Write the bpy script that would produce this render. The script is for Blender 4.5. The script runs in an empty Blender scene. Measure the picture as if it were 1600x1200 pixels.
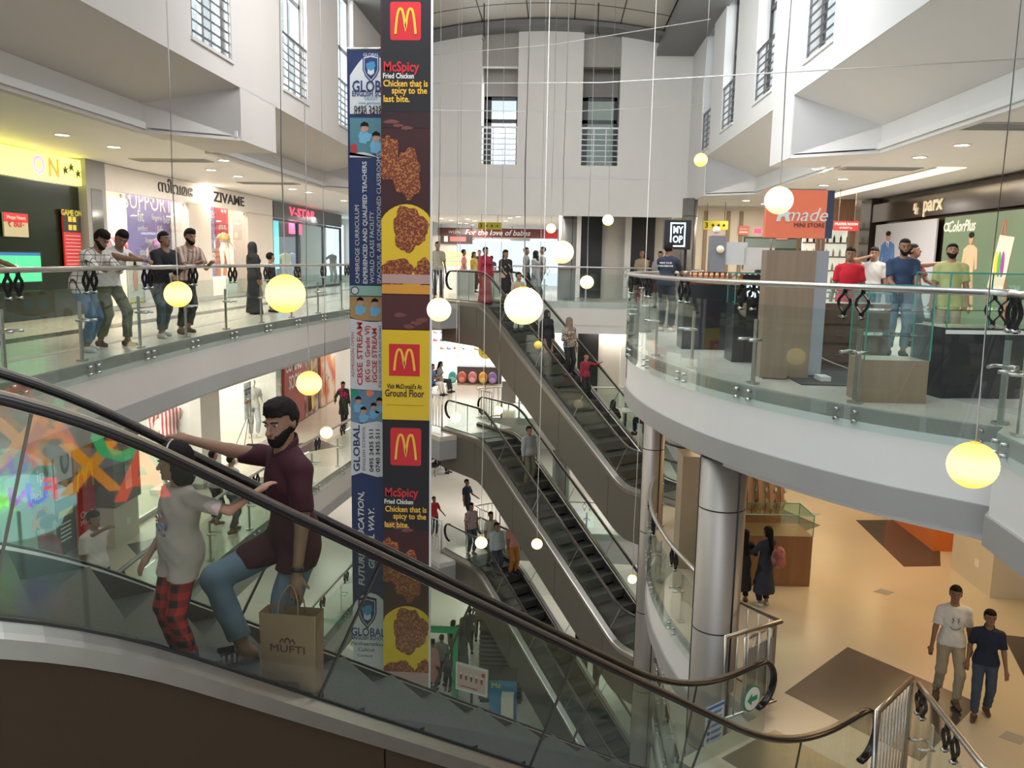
import bpy, math, random
import numpy as np
from mathutils import Vector, Matrix
random.seed(7)
PI = math.pi
D = bpy.data
SC = bpy.context.scene
COL = SC.collection
# ------------------------------------------------------------------ camera, world, exposure
EYE = np.array([0.0, 0.0, 1.32]); FPX = 1300.0
_d = np.array([-160.0, 8700.0, FPX]); _d /= np.linalg.norm(_d)
_a = np.array([70.0, -(_d[0]*70.0+_d[2]*FPX)/_d[1], FPX]); _a /= np.linalg.norm(_a)
_r = np.cross(_d, _a); _r = _r if _r[0] > 0 else -_r
RC = np.array([_r, _a, -_d])
cam = D.objects.new('camera', D.cameras.new('camera')); COL.objects.link(cam)
cam.data.sensor_width = 36.0; cam.data.lens = FPX/1600*36.0; cam.data.clip_start = 0.05; cam.data.clip_end = 200
cx, cy, cz = RC[:, 0], -RC[:, 1], -RC[:, 2]
cam.matrix_world = Matrix([[cx[i], cy[i], cz[i], EYE[i]] for i in range(3)]+[[0, 0, 0, 1]])
SC.camera = cam
SC.view_settings.view_transform = 'Standard'; SC.view_settings.look = 'None'
SC.view_settings.gamma = 1; SC.view_settings.use_curve_mapping = False
SC.view_settings.exposure = -0.10
SC.cycles.max_bounces = 6; SC.cycles.diffuse_bounces = 3; SC.cycles.glossy_bounces = 2
SC.cycles.transparent_max_bounces = 20; SC.cycles.transmission_bounces = 4
SC.cycles.caustics_reflective = False; SC.cycles.caustics_refractive = False
W = D.worlds.new('daylight'); SC.world = W; W.use_nodes = True
W.node_tree.nodes['Background'].inputs[0].default_value = (0.86, 0.93, 1.0, 1)
W.node_tree.nodes['Background'].inputs[1].default_value = 1.15

def area(x, y, z, sx, sy, power, col=(1, 1, 1), shape='RECTANGLE', rot=(0, 0, 0), name='ceiling_light_source'):
    l = D.lights.new(name, 'AREA'); l.shape = shape; l.size = sx; l.size_y = sy; l.energy = power; l.color = col
    o = D.objects.new(name, l); o.location = (x, y, z); o.rotation_euler = rot; COL.objects.link(o); return o
WARM = (1.0, 0.80, 0.55); NEU = (1.0, 0.93, 0.83); COOL = (0.9, 0.95, 1.0)
# unseen lamps above the atrium void, out of the picture
area(-0.4, 14.5, 8.1, 7.0, 6.0, 1150, (0.97, 0.97, 1.0), rot=(.62, 0, 0), name='overhead_fill')  # added lamp under the closed roof panels, tilted to brighten the back wall
area(0.6, 4.0, 8.6, 5.0, 6.0, 330, (0.95, 0.97, 1.0), name='overhead_fill')  # daylight through the roof opening above the viewer
for _y in (9.0, 13.0, 17.1, 21.2): area(-5.75, _y, 6.2, 3.4, 1.4, 190, (0.95, 0.98, 1.0), rot=(0, -PI/2, 0), name='window_daylight')
for _y in (10.2, 14.3, 17.9, 21.5): area(4.55, _y, 6.2, 3.4, 1.4, 35, (0.97, 0.98, 1.0), rot=(0, PI/2, 0), name='window_daylight')
area(-2.15, 28.6, 5.8, 1.0, 2.6, 40, (0.95, 0.98, 1.0), rot=(-PI/2, 0, 0), name='window_daylight')

def ray(x, y): return RC @ np.array([(x-800)/FPX, (y-600)/FPX, 1.0])
def pz(x, y, z): r = ray(x, y); p = EYE + r*(z-EYE[2])/r[2]; return Vector(p)
def pY(x, y, Y): r = ray(x, y); return Vector(EYE + r*Y/r[1])
def pX(x, y, X): r = ray(x, y); return Vector(EYE + r*X/r[0])

# ------------------------------------------------------------------ materials
MATS = {}
def mat(name, col, rough=0.6, metal=0.0, var=0.06, scale=6.0, emit=0.0, ecol=None, bump=0.0, spec=0.5, coat=0.0, alpha=None, trans=0.0):
    if name in MATS: return MATS[name]
    m = D.materials.new(name); m.use_nodes = True; nt = m.node_tree; b = nt.nodes['Principled BSDF']
    c = tuple(col)+(1,)
    n = nt.nodes.new('ShaderNodeTexNoise'); n.inputs['Scale'].default_value = scale; n.inputs['Detail'].default_value = 3
    tc = nt.nodes.new('ShaderNodeTexCoord'); nt.links.new(tc.outputs['Object'], n.inputs['Vector'])
    mx = nt.nodes.new('ShaderNodeMix'); mx.data_type = 'RGBA'
    mx.inputs[6].default_value = tuple(max(0, v*(1-var)) for v in col)+(1,)
    mx.inputs[7].default_value = tuple(min(1, v*(1+var)) for v in col)+(1,)
    nt.links.new(n.outputs['Fac'], mx.inputs[0]); nt.links.new(mx.outputs[2], b.inputs['Base Color'])
    b.inputs['Roughness'].default_value = rough; b.inputs['Metallic'].default_value = metal
    b.inputs['Specular IOR Level'].default_value = spec
    if coat: b.inputs['Coat Weight'].default_value = coat
    if emit:
        b.inputs['Emission Color'].default_value = tuple(ecol or col)+(1,); b.inputs['Emission Strength'].default_value = emit
    if bump:
        bp = nt.nodes.new('ShaderNodeBump'); bp.inputs['Strength'].default_value = bump; bp.inputs['Distance'].default_value = 0.01
        nt.links.new(n.outputs['Fac'], bp.inputs['Height']); nt.links.new(bp.outputs[0], b.inputs['Normal'])
    MATS[name] = m; return m
def glass(name, tint=(0.86, 0.95, 0.92), refl=1.0, rough=0.02, base=0.04):
    if name in MATS: return MATS[name]
    m = D.materials.new(name); m.use_nodes = True; nt = m.node_tree; nt.nodes.clear()
    o = nt.nodes.new('ShaderNodeOutputMaterial'); t = nt.nodes.new('ShaderNodeBsdfTransparent'); g = nt.nodes.new('ShaderNodeBsdfGlossy')
    mx = nt.nodes.new('ShaderNodeMixShader'); f = None; mm = nt.nodes.new('ShaderNodeMath')
    nz = nt.nodes.new('ShaderNodeTexNoise'); nz.inputs['Scale'].default_value = 1.5
    rm = nt.nodes.new('ShaderNodeMapRange'); rm.inputs[3].default_value = rough*0.5; rm.inputs[4].default_value = rough*1.5
    nt.links.new(nz.outputs['Fac'], rm.inputs[0]); nt.links.new(rm.outputs[0], g.inputs['Roughness'])
    f = nt.nodes.new('ShaderNodeLayerWeight'); f.inputs['Blend'].default_value = .5; pw = nt.nodes.new('ShaderNodeMath'); pw.operation = 'POWER'; pw.inputs[1].default_value = 5
    nt.links.new(f.outputs['Facing'], pw.inputs[0]); mm.operation = 'MULTIPLY_ADD'; mm.inputs[1].default_value = .9*refl; mm.inputs[2].default_value = base*refl
    t.inputs[0].default_value = tuple(tint)+(1,); g.inputs[0].default_value = (1, 1, 1, 1)
    nt.links.new(pw.outputs[0], mm.inputs[0]); nt.links.new(mm.outputs[0], mx.inputs[0])
    nt.links.new(t.outputs[0], mx.inputs[1]); nt.links.new(g.outputs[0], mx.inputs[2]); nt.links.new(mx.outputs[0], o.inputs[0])
    MATS[name] = m; return m
def pattern(name, kind, cols, scale=8.0, rough=0.8, rot=0.0, width=0.5):
    """procedural cloth / wood / tile patterns in object space"""
    if name in MATS: return MATS[name]
    m = mat(name, cols[0], rough); nt = m.node_tree; b = nt.nodes['Principled BSDF']
    tc = nt.nodes.new('ShaderNodeTexCoord'); sp = nt.nodes.new('ShaderNodeSeparateXYZ'); nt.links.new(tc.outputs['Object'], sp.inputs[0])
    def stripe(sock, sc, w):
        a = nt.nodes.new('ShaderNodeMath'); a.operation = 'MULTIPLY'; a.inputs[1].default_value = sc; nt.links.new(sock, a.inputs[0])
        fr = nt.nodes.new('ShaderNodeMath'); fr.operation = 'FRACT'; nt.links.new(a.outputs[0], fr.inputs[0])
        l = nt.nodes.new('ShaderNodeMath'); l.operation = 'LESS_THAN'; l.inputs[1].default_value = w; nt.links.new(fr.outputs[0], l.inputs[0]); return l.outputs[0]
    def mixc(f, c1, c2):
        x = nt.nodes.new('ShaderNodeMix'); x.data_type = 'RGBA'; nt.links.new(f, x.inputs[0])
        for k, c in ((6, c1), (7, c2)):
            if isinstance(c, tuple): x.inputs[k].default_value = c+(1,)
            else: nt.links.new(c, x.inputs[k])
        return x.outputs[2]
    if kind == 'stripe': out = mixc(stripe(sp.outputs['X'], scale, width), cols[0], cols[1])
    elif kind == 'hstripe': out = mixc(stripe(sp.outputs['Z'], scale, width), cols[0], cols[1])
    elif kind == 'ystripe': out = mixc(stripe(sp.outputs['Y'], scale, width), cols[0], cols[1])
    elif kind == 'check':
        s1 = stripe(sp.outputs['X'], scale, width); s2 = stripe(sp.outputs['Z'], scale, width); s3 = stripe(sp.outputs['Y'], scale, width)
        mx_ = nt.nodes.new('ShaderNodeMath'); mx_.operation = 'MAXIMUM'; nt.links.new(s1, mx_.inputs[0]); nt.links.new(s2, mx_.inputs[1])
        mz_ = nt.nodes.new('ShaderNodeMath'); mz_.operation = 'MAXIMUM'; nt.links.new(mx_.outputs[0], mz_.inputs[0]); nt.links.new(s3, mz_.inputs[1]); out = mixc(mz_.outputs[0], cols[0], cols[1])
    elif kind == 'plaid':
        s1 = stripe(sp.outputs['X'], scale, .5); s2 = stripe(sp.outputs['Z'], scale, .5)
        ad = nt.nodes.new('ShaderNodeMath'); ad.operation = 'ADD'; nt.links.new(s1, ad.inputs[0]); nt.links.new(s2, ad.inputs[1])
        dv = nt.nodes.new('ShaderNodeMath'); dv.operation = 'MULTIPLY'; dv.inputs[1].default_value = .5; nt.links.new(ad.outputs[0], dv.inputs[0])
        out = mixc(dv.outputs[0], cols[0], cols[1])
    elif kind == 'wood':
        mp = nt.nodes.new('ShaderNodeMapping'); mp.inputs['Scale'].default_value = (scale, scale, scale*.08)
        nt.links.new(tc.outputs['Object'], mp.inputs[0]); n = nt.nodes.new('ShaderNodeTexNoise'); n.inputs['Scale'].default_value = 3; n.inputs['Detail'].default_value = 6
        nt.links.new(mp.outputs[0], n.inputs[0]); out = mixc(n.outputs['Fac'], cols[0], cols[1])
    elif kind in ('blotch', 'crumb'):
        v = nt.nodes.new('ShaderNodeTexVoronoi' if kind == 'crumb' else 'ShaderNodeTexNoise'); v.inputs['Scale'].default_value = scale
        nt.links.new(tc.outputs['Object'], v.inputs['Vector'])
        cr = nt.nodes.new('ShaderNodeValToRGB'); nt.links.new(v.outputs[0], cr.inputs[0])
        e = cr.color_ramp.elements; lo, hi = (.0, .7) if kind == 'crumb' else (.36, .62)
        e[0].position = lo; e[0].color = cols[0]+(1,); e[1].position = hi; e[1].color = cols[-1]+(1,)
        for i, c in enumerate(cols[1:-1]):
            q = e.new(lo+(hi-lo)*(i+1)/(len(cols)-1)); q.color = c+(1,)
        out = cr.outputs[0]
    nt.links.new(out, b.inputs['Base Color']); return m

# ------------------------------------------------------------------ objects
def tag(o, label=None, cat=None, group=None, kind=None):
    if label: o['label'] = label
    if cat: o['category'] = cat
    if group: o['group'] = group
    if kind: o['kind'] = kind
    return o
def thing(name, label, cat, loc=(0, 0, 0), rz=0.0, group=None):
    o = D.objects.new(name, None); COL.objects.link(o); o.location = loc; o.rotation_euler = (0, 0, rz); o.empty_display_size = .1
    return tag(o, label, cat, group)
class MB:
    def __init__(s): s.v = []; s.f = []; s.sm = []
    def add(s, vs, fs, smooth=False):
        n = len(s.v); s.v += [tuple(v) for v in vs]; s.f += [tuple(i+n for i in f) for f in fs]; s.sm += [smooth]*len(fs); return s
    def box(s, c, size, rz=0.0, rot=None):
        x, y, z = (v/2 for v in size); R = rot if rot is not None else Matrix.Rotation(rz, 3, 'Z')
        vs = [Vector(c)+R @ Vector((a*x, b*y, d*z)) for a in (-1, 1) for b in (-1, 1) for d in (-1, 1)]
        return s.add(vs, [(0, 1, 3, 2), (4, 6, 7, 5), (0, 4, 5, 1), (2, 3, 7, 6), (0, 2, 6, 4), (1, 5, 7, 3)])
    def bb(s, x0, x1, y0, y1, z0, z1): return s.box(((x0+x1)/2, (y0+y1)/2, (z0+z1)/2), (abs(x1-x0), abs(y1-y0), abs(z1-z0)))
    def sweep(s, pts, sec, closed=False, up=Vector((0, 0, 1)), smooth=True, caps=True):
        pts = [Vector(p) for p in pts]; n = len(pts); k = len(sec); vs = []
        for i, p in enumerate(pts):
            if closed: t = pts[(i+1) % n]-pts[i-1]
            else: t = pts[min(i+1, n-1)]-pts[max(i-1, 0)]
            t.normalize(); a = t.cross(up)
            if a.length < 1e-3: a = t.cross(Vector((1, 0, 0)))
            a.normalize(); b = a.cross(t); vs += [p+a*u+b*w for u, w in sec]
        fs = []
        for i in range(n if closed else n-1):
            for j in range(k):
                fs.append((i*k+j, i*k+(j+1) % k, ((i+1) % n)*k+(j+1) % k, ((i+1) % n)*k+j))
        s.add(vs, fs, smooth)
        if not closed and caps: s.add([], []); m = len(s.v)-len(vs); s.f += [tuple(m+j for j in reversed(range(k))), tuple(m+(n-1)*k+j for j in range(k))]; s.sm += [False, False]
        return s
    def tube(s, pts, r, n=8, closed=False, **k): return s.sweep(pts, [(r*math.cos(2*PI*i/n), r*math.sin(2*PI*i/n)) for i in range(n)], closed, **k)
    def cyl(s, p0, p1, r, n=12, r1=None):
        p0, p1 = Vector(p0), Vector(p1); r1 = r if r1 is None else r1; t = (p1-p0).normalized(); a = t.orthogonal().normalized(); b = t.cross(a)
        vs = [p+(a*math.cos(2*PI*i/n)+b*math.sin(2*PI*i/n))*q for p, q in ((p0, r), (p1, r1)) for i in range(n)]
        s.add(vs, [(i, (i+1) % n, n+(i+1) % n, n+i) for i in range(n)], True)
        m = len(s.v)-2*n; s.f += [tuple(m+i for i in reversed(range(n))), tuple(m+n+i for i in range(n))]; s.sm += [False, False]; return s
    def lathe(s, prof, n=20, c=(0, 0, 0)):
        vs = [(c[0]+r*math.cos(2*PI*i/n), c[1]+r*math.sin(2*PI*i/n), c[2]+z) for r, z in prof for i in range(n)]
        return s.add(vs, [(j*n+i, j*n+(i+1) % n, (j+1)*n+(i+1) % n, (j+1)*n+i) for j in range(len(prof)-1) for i in range(n)], True)
    def sph(s, c, r, n=12, sq=(1, 1, 1)):
        m = n; vs = []; fs = []
        for j in range(m+1):
            th = PI*j/m
            for i in range(n*2): vs.append((c[0]+r*sq[0]*math.sin(th)*math.cos(PI*i/n), c[1]+r*sq[1]*math.sin(th)*math.sin(PI*i/n), c[2]+r*sq[2]*math.cos(th)))
        q = n*2
        for j in range(m):
            for i in range(q): fs.append((j*q+i, (j+1)*q+i, (j+1)*q+(i+1) % q, j*q+(i+1) % q))
        return s.add(vs, fs, True)
    def prism(s, poly, z0, z1, smooth=False):
        n = len(poly); a = sum(poly[i][0]*poly[(i+1) % n][1]-poly[(i+1) % n][0]*poly[i][1] for i in range(n))
        if a < 0: poly = poly[::-1]
        vs = [(p[0], p[1], z0) for p in poly]+[(p[0], p[1], z1) for p in poly]
        return s.add(vs, [tuple(reversed(range(n))), tuple(range(n, 2*n))]+[(i, (i+1) % n, n+(i+1) % n, n+i) for i in range(n)])
    def plate(s, M, poly, t):
        """extrude 2-D outline (x,y) by t along local z, mapped with matrix M"""
        n = len(poly); a = sum(poly[i][0]*poly[(i+1) % n][1]-poly[(i+1) % n][0]*poly[i][1] for i in range(n))
        if a < 0: poly = poly[::-1]
        vs = [M @ Vector((p[0], p[1], 0)) for p in poly]+[M @ Vector((p[0], p[1], t)) for p in poly]
        return s.add(vs, [tuple(reversed(range(n))), tuple(range(n, 2*n))]+[(i, (i+1) % n, n+(i+1) % n, n+i) for i in range(n)])
    def band(s, path, z0, z1, t):
        """vertical band following a plan path, thickness t to the left of travel"""
        n = len(path); P = [Vector((p[0], p[1], 0)) for p in path]; O = []
        for i in range(n):
            d = (P[min(i+1, n-1)]-P[max(i-1, 0)]).normalized(); O.append(P[i]+Vector((-d.y, d.x, 0))*t)
        vs = []
        for i in range(n):
            for q, z in ((P[i], z0), (P[i], z1), (O[i], z1), (O[i], z0)): vs.append((q.x, q.y, z))
        fs = [(i*4+j, i*4+(j+1) % 4, (i+1)*4+(j+1) % 4, (i+1)*4+j) for i in range(n-1) for j in range(4)]
        fs += [(0, 3, 2, 1), tuple((n-1)*4+j for j in range(4))]
        return s.add(vs, fs)
    def mesh(s, name):
        me = D.meshes.new(name); me.from_pydata(s.v, [], s.f); me.polygons.foreach_set('use_smooth', s.sm); me.validate(); me.update(); return me
    def build(s, name, m, parent=None, label=None):
        o = D.objects.new(name, s.mesh(name)); COL.objects.link(o)
        if m: o.data.materials.append(m)
        if parent is not None: o.parent = parent
        if label: o['label'] = label
        return o
def struct(name, mb, m): o = mb.build(name, m); o['kind'] = 'structure'; return o
def clone(root, loc, rz=None, label=None):
    r = root.copy(); COL.objects.link(r); r.location = loc
    if rz is not None: r.rotation_euler = (0, 0, rz)
    if label: r['label'] = label
    for ch in list(root.children):
        c = ch.copy(); COL.objects.link(c); c.parent = r
        for g in list(ch.children):
            d = g.copy(); COL.objects.link(d); d.parent = c
    return r
def basis(o, xdir, ydir):
    x = Vector(xdir).normalized(); y = Vector(ydir).normalized(); z = x.cross(y)
    return Matrix([[x[i], y[i], z[i], o[i]] for i in range(3)]+[[0, 0, 0, 1]])
_bf = None
def text(name, s, size, M, m, parent=None, ext=0.004, bold=0.0, width=None, align='CENTER', shear=0.0, space=1.0, label=None):
    """lettering mesh: x right, y up in matrix M (local to the parent); width = fit to this width"""
    bold = min(bold, size*.022); c = D.curves.new(name, 'FONT'); c.body = s; c.size = size; c.extrude = ext; c.offset = bold; c.align_x = align; c.align_y = 'CENTER'; c.shear = shear
    c.space_character = space; c.resolution_u = 2
    t = D.objects.new('t', c); COL.objects.link(t); dg = bpy.context.evaluated_depsgraph_get(); dg.update()
    me = D.meshes.new_from_object(t.evaluated_get(dg)); D.objects.remove(t); D.curves.remove(c)
    if width and len(me.vertices):
        xs = [v.co.x for v in me.vertices]; k = width/max(1e-6, max(xs)-min(xs))
        for v in me.vertices: v.co.x *= k
    me.transform(M); me.materials.clear(); me.materials.append(m); me.name = name
    o = D.objects.new(name, me); COL.objects.link(o)
    if parent is not None: o.parent = parent
    if label: o['label'] = label
    return o
def crom(pts, k=6):
    P = [np.array(p, float) for p in pts]; P = [2*P[0]-P[1]]+P+[2*P[-1]-P[-2]]; out = []
    for i in range(1, len(P)-2):
        for j in range(k):
            t = j/k; a, b, c, d = P[i-1:i+3]
            out.append(tuple(.5*((2*b)+(-a+c)*t+(2*a-5*b+4*c-d)*t*t+(-a+3*b-3*c+d)*t**3)))
    out.append(tuple(P[-2])); return out
# common materials
STEEL = mat('brushed_steel', (.62, .61, .60), .28, 1.0, .12, 30); DSTEEL = mat('deck_steel', (.36, .34, .31), .36, 1.0, .12, 8)
WHITE = mat('white_paint', (.80, .79, .775), .55, 0, .03, 2); OFFW = mat('offwhite_paint', (.80, .775, .74), .6, 0, .03, 2)
BLACK = mat('black_plastic', (.015, .015, .017), .35); RUBBER = mat('black_rubber', (.012, .008, .009), .2, 0, .1, 5, spec=.45)
GREYP = mat('grey_panel', (.33, .325, .32), .5, 0, .05, 3); DARK = mat('dark_recess', (.012, .012, .014), .5)
GL = glass('clear_glass', (.945, .98, .97), .8); GLF = glass('shop_glass', (.93, .97, .96), .8)
CREAM = mat('cream_wall', (.66, .60, .50), .55, 0, .04, 2)
# ------------------------------------------------------------------ people: one smooth surface per body, hair and clothes as children
def smin(a, b, k): h = np.clip(.5+.5*(b-a)/k, 0, 1); return b*(1-h)+a*h-k*h*(1-h)
def smax(a, b, k): return -smin(-a, -b, k)
def rcone(P, a, b, r1, r2):
    a = np.asarray(a, float); b = np.asarray(b, float); ba = b-a; l2 = max(ba@ba, 1e-9); t = np.clip((P-a)@ba/l2, 0, 1)
    return np.linalg.norm(P-a-t[:, None]*ba, axis=1)-(r1+(r2-r1)*t)
def ell(P, c, r, R=None):
    q = P-np.asarray(c, float)
    if R is not None: q = q@R
    r = np.asarray(r, float); k0 = np.linalg.norm(q/r, axis=1); k1 = np.linalg.norm(q/(r*r), axis=1); return k0*(k0-1)/np.maximum(k1, 1e-9)
def surfmesh(fn, lo, hi, vox, name):
    lo = np.array(lo, float); hi = np.array(hi, float); B = 6; bs = vox*B
    nb = np.ceil((hi-lo)/bs).astype(int)+1; N = nb*B+1
    g = np.full(N, 1.0, np.float32)
    c = np.stack(np.meshgrid(*[np.arange(n) for n in nb], indexing='ij'), -1).reshape(-1, 3)
    dc = fn(lo+(c+.5)*bs); act = c[np.abs(dc) < bs*1.35]; neg = c[dc <= -bs*1.35]
    for b in neg: g[b[0]*B:b[0]*B+B, b[1]*B:b[1]*B+B, b[2]*B:b[2]*B+B] = -1
    off = np.stack(np.meshgrid(*[np.arange(B+1)]*3, indexing='ij'), -1).reshape(-1, 3)
    idx = (act[:, None, :]*B+off[None]).reshape(-1, 3); flat = np.unique(np.ravel_multi_index(idx.T, N)); idx = np.stack(np.unravel_index(flat, N), -1)
    g.reshape(-1)[flat] = fn(lo+idx*vox)
    s = g < 0
    cnt = sum(s[i:N[0]-1+i, j:N[1]-1+j, k:N[2]-1+k].astype(np.int8) for i in (0, 1) for j in (0, 1) for k in (0, 1))
    cells = np.argwhere((cnt > 0) & (cnt < 8)); vid = -np.ones(N, np.int32)
    if len(cells) == 0: return None
    vid[tuple(cells.T)] = np.arange(len(cells)); acc = np.zeros((len(cells), 3)); w = np.zeros(len(cells))
    co = [(i, j, k) for i in (0, 1) for j in (0, 1) for k in (0, 1)]
    for a in range(8):
        for b in range(a+1, 8):
            d = [co[b][q]-co[a][q] for q in range(3)]
            if sum(map(abs, d)) != 1: continue
            ga = g[tuple((cells+co[a]).T)]; gb = g[tuple((cells+co[b]).T)]; m = (ga < 0) != (gb < 0)
            t = np.where(m, ga/np.where(m, ga-gb, 1), 0); p = np.array(co[a])+t[:, None]*np.array(d); acc += p*m[:, None]; w += m
    V = lo+(cells+acc/w[:, None])*vox; F = []
    for ax in range(3):
        e = [0, 0, 0]; e[ax] = 1; A = s[:N[0]-e[0], :N[1]-e[1], :N[2]-e[2]]; Bq = s[e[0]:, e[1]:, e[2]:]
        q = np.argwhere(A != Bq); q = q[(q[:, (ax+1) % 3] > 0) & (q[:, (ax+2) % 3] > 0)]
        if not len(q): continue
        u = np.zeros(3, int); u[(ax+1) % 3] = 1; v = np.zeros(3, int); v[(ax+2) % 3] = 1
        f = np.stack([vid[tuple((q-x).T)] for x in (u*0, u, u+v, v)], 1); fl = s[tuple(q.T)]
        f[~fl] = f[~fl][:, ::-1]; F.append(f[:, ::-1] if False else f)
    F = np.concatenate(F); F = F[(F >= 0).all(1)]
    me = D.meshes.new(name); me.vertices.add(len(V)); me.vertices.foreach_set('co', V.astype(np.float32).ravel())
    me.loops.add(F.size); me.loops.foreach_set('vertex_index', F.astype(np.int32).ravel())
    me.polygons.add(len(F)); me.polygons.foreach_set('loop_start', np.arange(0, F.size, 4, dtype=np.int32)); me.polygons.foreach_set('use_smooth', np.ones(len(F), bool))
    me.update(calc_edges=True); me.validate(); return me
def nrm(v): v = np.asarray(v, float); return v/max(np.linalg.norm(v), 1e-9)
def ik(a, t, l1, l2, pole):
    a = np.asarray(a, float); t = np.asarray(t, float); d = t-a; L = np.linalg.norm(d); Lm = min(L, (l1+l2)*.998); d = d/max(L, 1e-9); t = a+d*Lm
    x = (l1*l1-l2*l2+Lm*Lm)/(2*Lm); h = math.sqrt(max(l1*l1-x*x, 0)); p = np.asarray(pole, float); p = p-d*(p@d); return a+d*x+nrm(p)*h, t
def rotx(a): c, s = math.cos(a), math.sin(a); return np.array([[1, 0, 0], [0, c, -s], [0, s, c]])
def rotz(a): c, s = math.cos(a), math.sin(a); return np.array([[c, -s, 0], [s, c, 0], [0, 0, 1]])
SKIN = {k: mat('skin_'+k, c, .5, 0, .08, 12, spec=.4) for k, c in dict(tan=(.36, .19, .12), brown=(.27, .145, .09), fair=(.5, .28, .19)).items()}
HAIR = mat('black_hair', (.010, .008, .007), .75, 0, .3, 60, bump=.6, spec=.2)
LIPS = mat('lips', (.33, .12, .10), .5); EYEW = mat('eye_white', (.34, .31, .28), .4); IRIS = mat('eye_iris', (.02, .012, .01), .2)
def person(label, loc, face, h=1.7, skin='tan', shirt=None, sleeve='short', pants=None, shoes=None, vox=.012, hair='short', beard=False,
           hl=None, hr=None, fl=None, fr=None, lean=0.0, head=(0, 0), hip=(0, 0, 0), dress=None, scarf=None, collar=None, bulk=1.0, hem=.86,
           group=None, sit=False, twist=0.0, curl=.6, cuff=.12, shawl=None, poles=None, fold=0.0, untuck=True, female=False, hs=1.0, pose_w=None):
    """loc = where the feet stand; face = heading in degrees (0 looks to -Y, 90 to +X). Lengths in pose targets are metres at 1.7 m height."""
    s = h/1.7; hip = np.array(hip, float)
    def wl_(p):   # world point -> pose space
        return rotz(-math.radians(face))@((np.array(p, float)-np.array(tuple(loc), float))/s)
    if pose_w:
        hl = tuple(wl_(pose_w['hl'])) if 'hl' in pose_w else hl; hr = tuple(wl_(pose_w['hr'])) if 'hr' in pose_w else hr
        fl = tuple(wl_(pose_w['fl'])) if 'fl' in pose_w else fl; fr = tuple(wl_(pose_w['fr'])) if 'fr' in pose_w else fr
    T = rotz(twist)@rotx(lean)          # torso frame about the pelvis
    pel = np.array([0, 0, .93])+hip
    def tp(x, y, z): return pel+T@np.array([x, y, z-.93])
    bw = .95 if female else 1.0
    HL, HR = pel+np.array([.085, 0, -.03]), pel+np.array([-.085, 0, -.03])
    fl = np.array(fl if fl is not None else (.10, .0, .08), float); fr = np.array(fr if fr is not None else (-.10, .0, .08), float)
    po = poles or {}
    KL, AL = ik(HL, fl, .43, .42, po.get('kl', (.1, -1, .0))); KR, AR = ik(HR, fr, .43, .42, po.get('kr', (-.1, -1, .0)))
    SL, SR = tp(.172*bw, .012, 1.350), tp(-.172*bw, .012, 1.350)
    if hl is None: hl = tuple(SL+np.array([.07, -.06, -.53]))
    if hr is None: hr = tuple(SR+np.array([-.07, -.06, -.53]))
    EL, WL = ik(SL, hl, .28, .25, po.get('el', (.35, 1, -.6))); ER, WR = ik(SR, hr, .28, .25, po.get('er', (-.35, 1, -.6)))
    HT = T@rotz(math.radians(head[0]))@rotx(-math.radians(head[1]))
    nb = tp(0, .015, 1.44); hc = nb+HT@np.array([0, -.015, .145*hs])
    hw = lambda x, y, z: hc+HT@np.array([x, y, z])*hs
    HP = lambda P: (P-hc)/hs+hc
    def hp(x, y, z): return hc+HT@np.array([x, y, z])
    def hand(P, W_, E_, d, sgn):
        f = nrm(W_-E_); side = nrm(np.cross(f, (0, 0, 1))+np.array([1e-4, 0, 0]))*sgn; pn = nrm(np.cross(side, f))*sgn
        # palm
        c1 = W_+f*.055; dd = rcone(P, W_, c1, .024, .030); q = P-c1; M_ = np.stack([side, f, pn], 1)
        dd = smin(dd, ell(P, W_+f*.06, (.040, .052, .017), M_), .012)
        for i, (off, L) in enumerate(((-.029, .062), (-.010, .076), (.010, .070), (.028, .052))):
            b = W_+f*.095+side*off; a1 = curl; f1 = nrm(f*math.cos(a1*.5)-pn*math.sin(a1*.5)); f2 = nrm(f*math.cos(a1*1.5)-pn*math.sin(a1*1.5))
            m1 = b+f1*L*.5; dd = smin(dd, np.minimum(rcone(P, b, m1, .0095, .0085), rcone(P, m1, m1+f2*L*.5, .0085, .007)), .004)
        tb = W_+f*.03-side*.03; t1 = nrm(f*.7-side*.6-pn*.35); dd = smin(dd, rcone(P, tb, tb+t1*.055, .0125, .0085), .01); return dd
    def torso(P, g=0.0, k=.05):
        x = 1.0*bulk; Rt = T
        d = ell(P, tp(0, .0, 1.25), (.148*bw*x+g, .10*x+g, .17+g), Rt); d = smin(d, ell(P, tp(0, .0, 1.05), (.128*x*bw+g, .088*x+g, .17+g), Rt), k)
        d = smin(d, ell(P, pel+np.array([0, .005, .0]), (.150*x+g, .100*x+g, .135+g)), k)
        d = smin(d, np.minimum(rcone(P, tp(.02, .015, 1.395), tp(.150*bw, .012, 1.362), .060+g, .047+g), rcone(P, tp(-.02, .015, 1.395), tp(-.150*bw, .012, 1.362), .060+g, .047+g)), .04)
        if female: d = smin(d, np.minimum(ell(P, tp(.065, -.085, 1.26), (.055+g, .05+g, .055+g)), ell(P, tp(-.065, -.085, 1.26), (.055+g, .05+g, .055+g))), .04)
        if bulk > 1.05: d = smin(d, ell(P, tp(0, -.05, 1.07), (.11*x+g, .085*x+g, .12+g), Rt), .05)
        return d
    def uarms(P, g=0.0): return np.minimum(rcone(P, SL, EL, .050+g, .038+g), rcone(P, SR, ER, .050+g, .038+g))
    def farms(P, g=0.0): return np.minimum(rcone(P, EL, WL, .038+g, .025+g), rcone(P, ER, WR, .038+g, .025+g))
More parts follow.
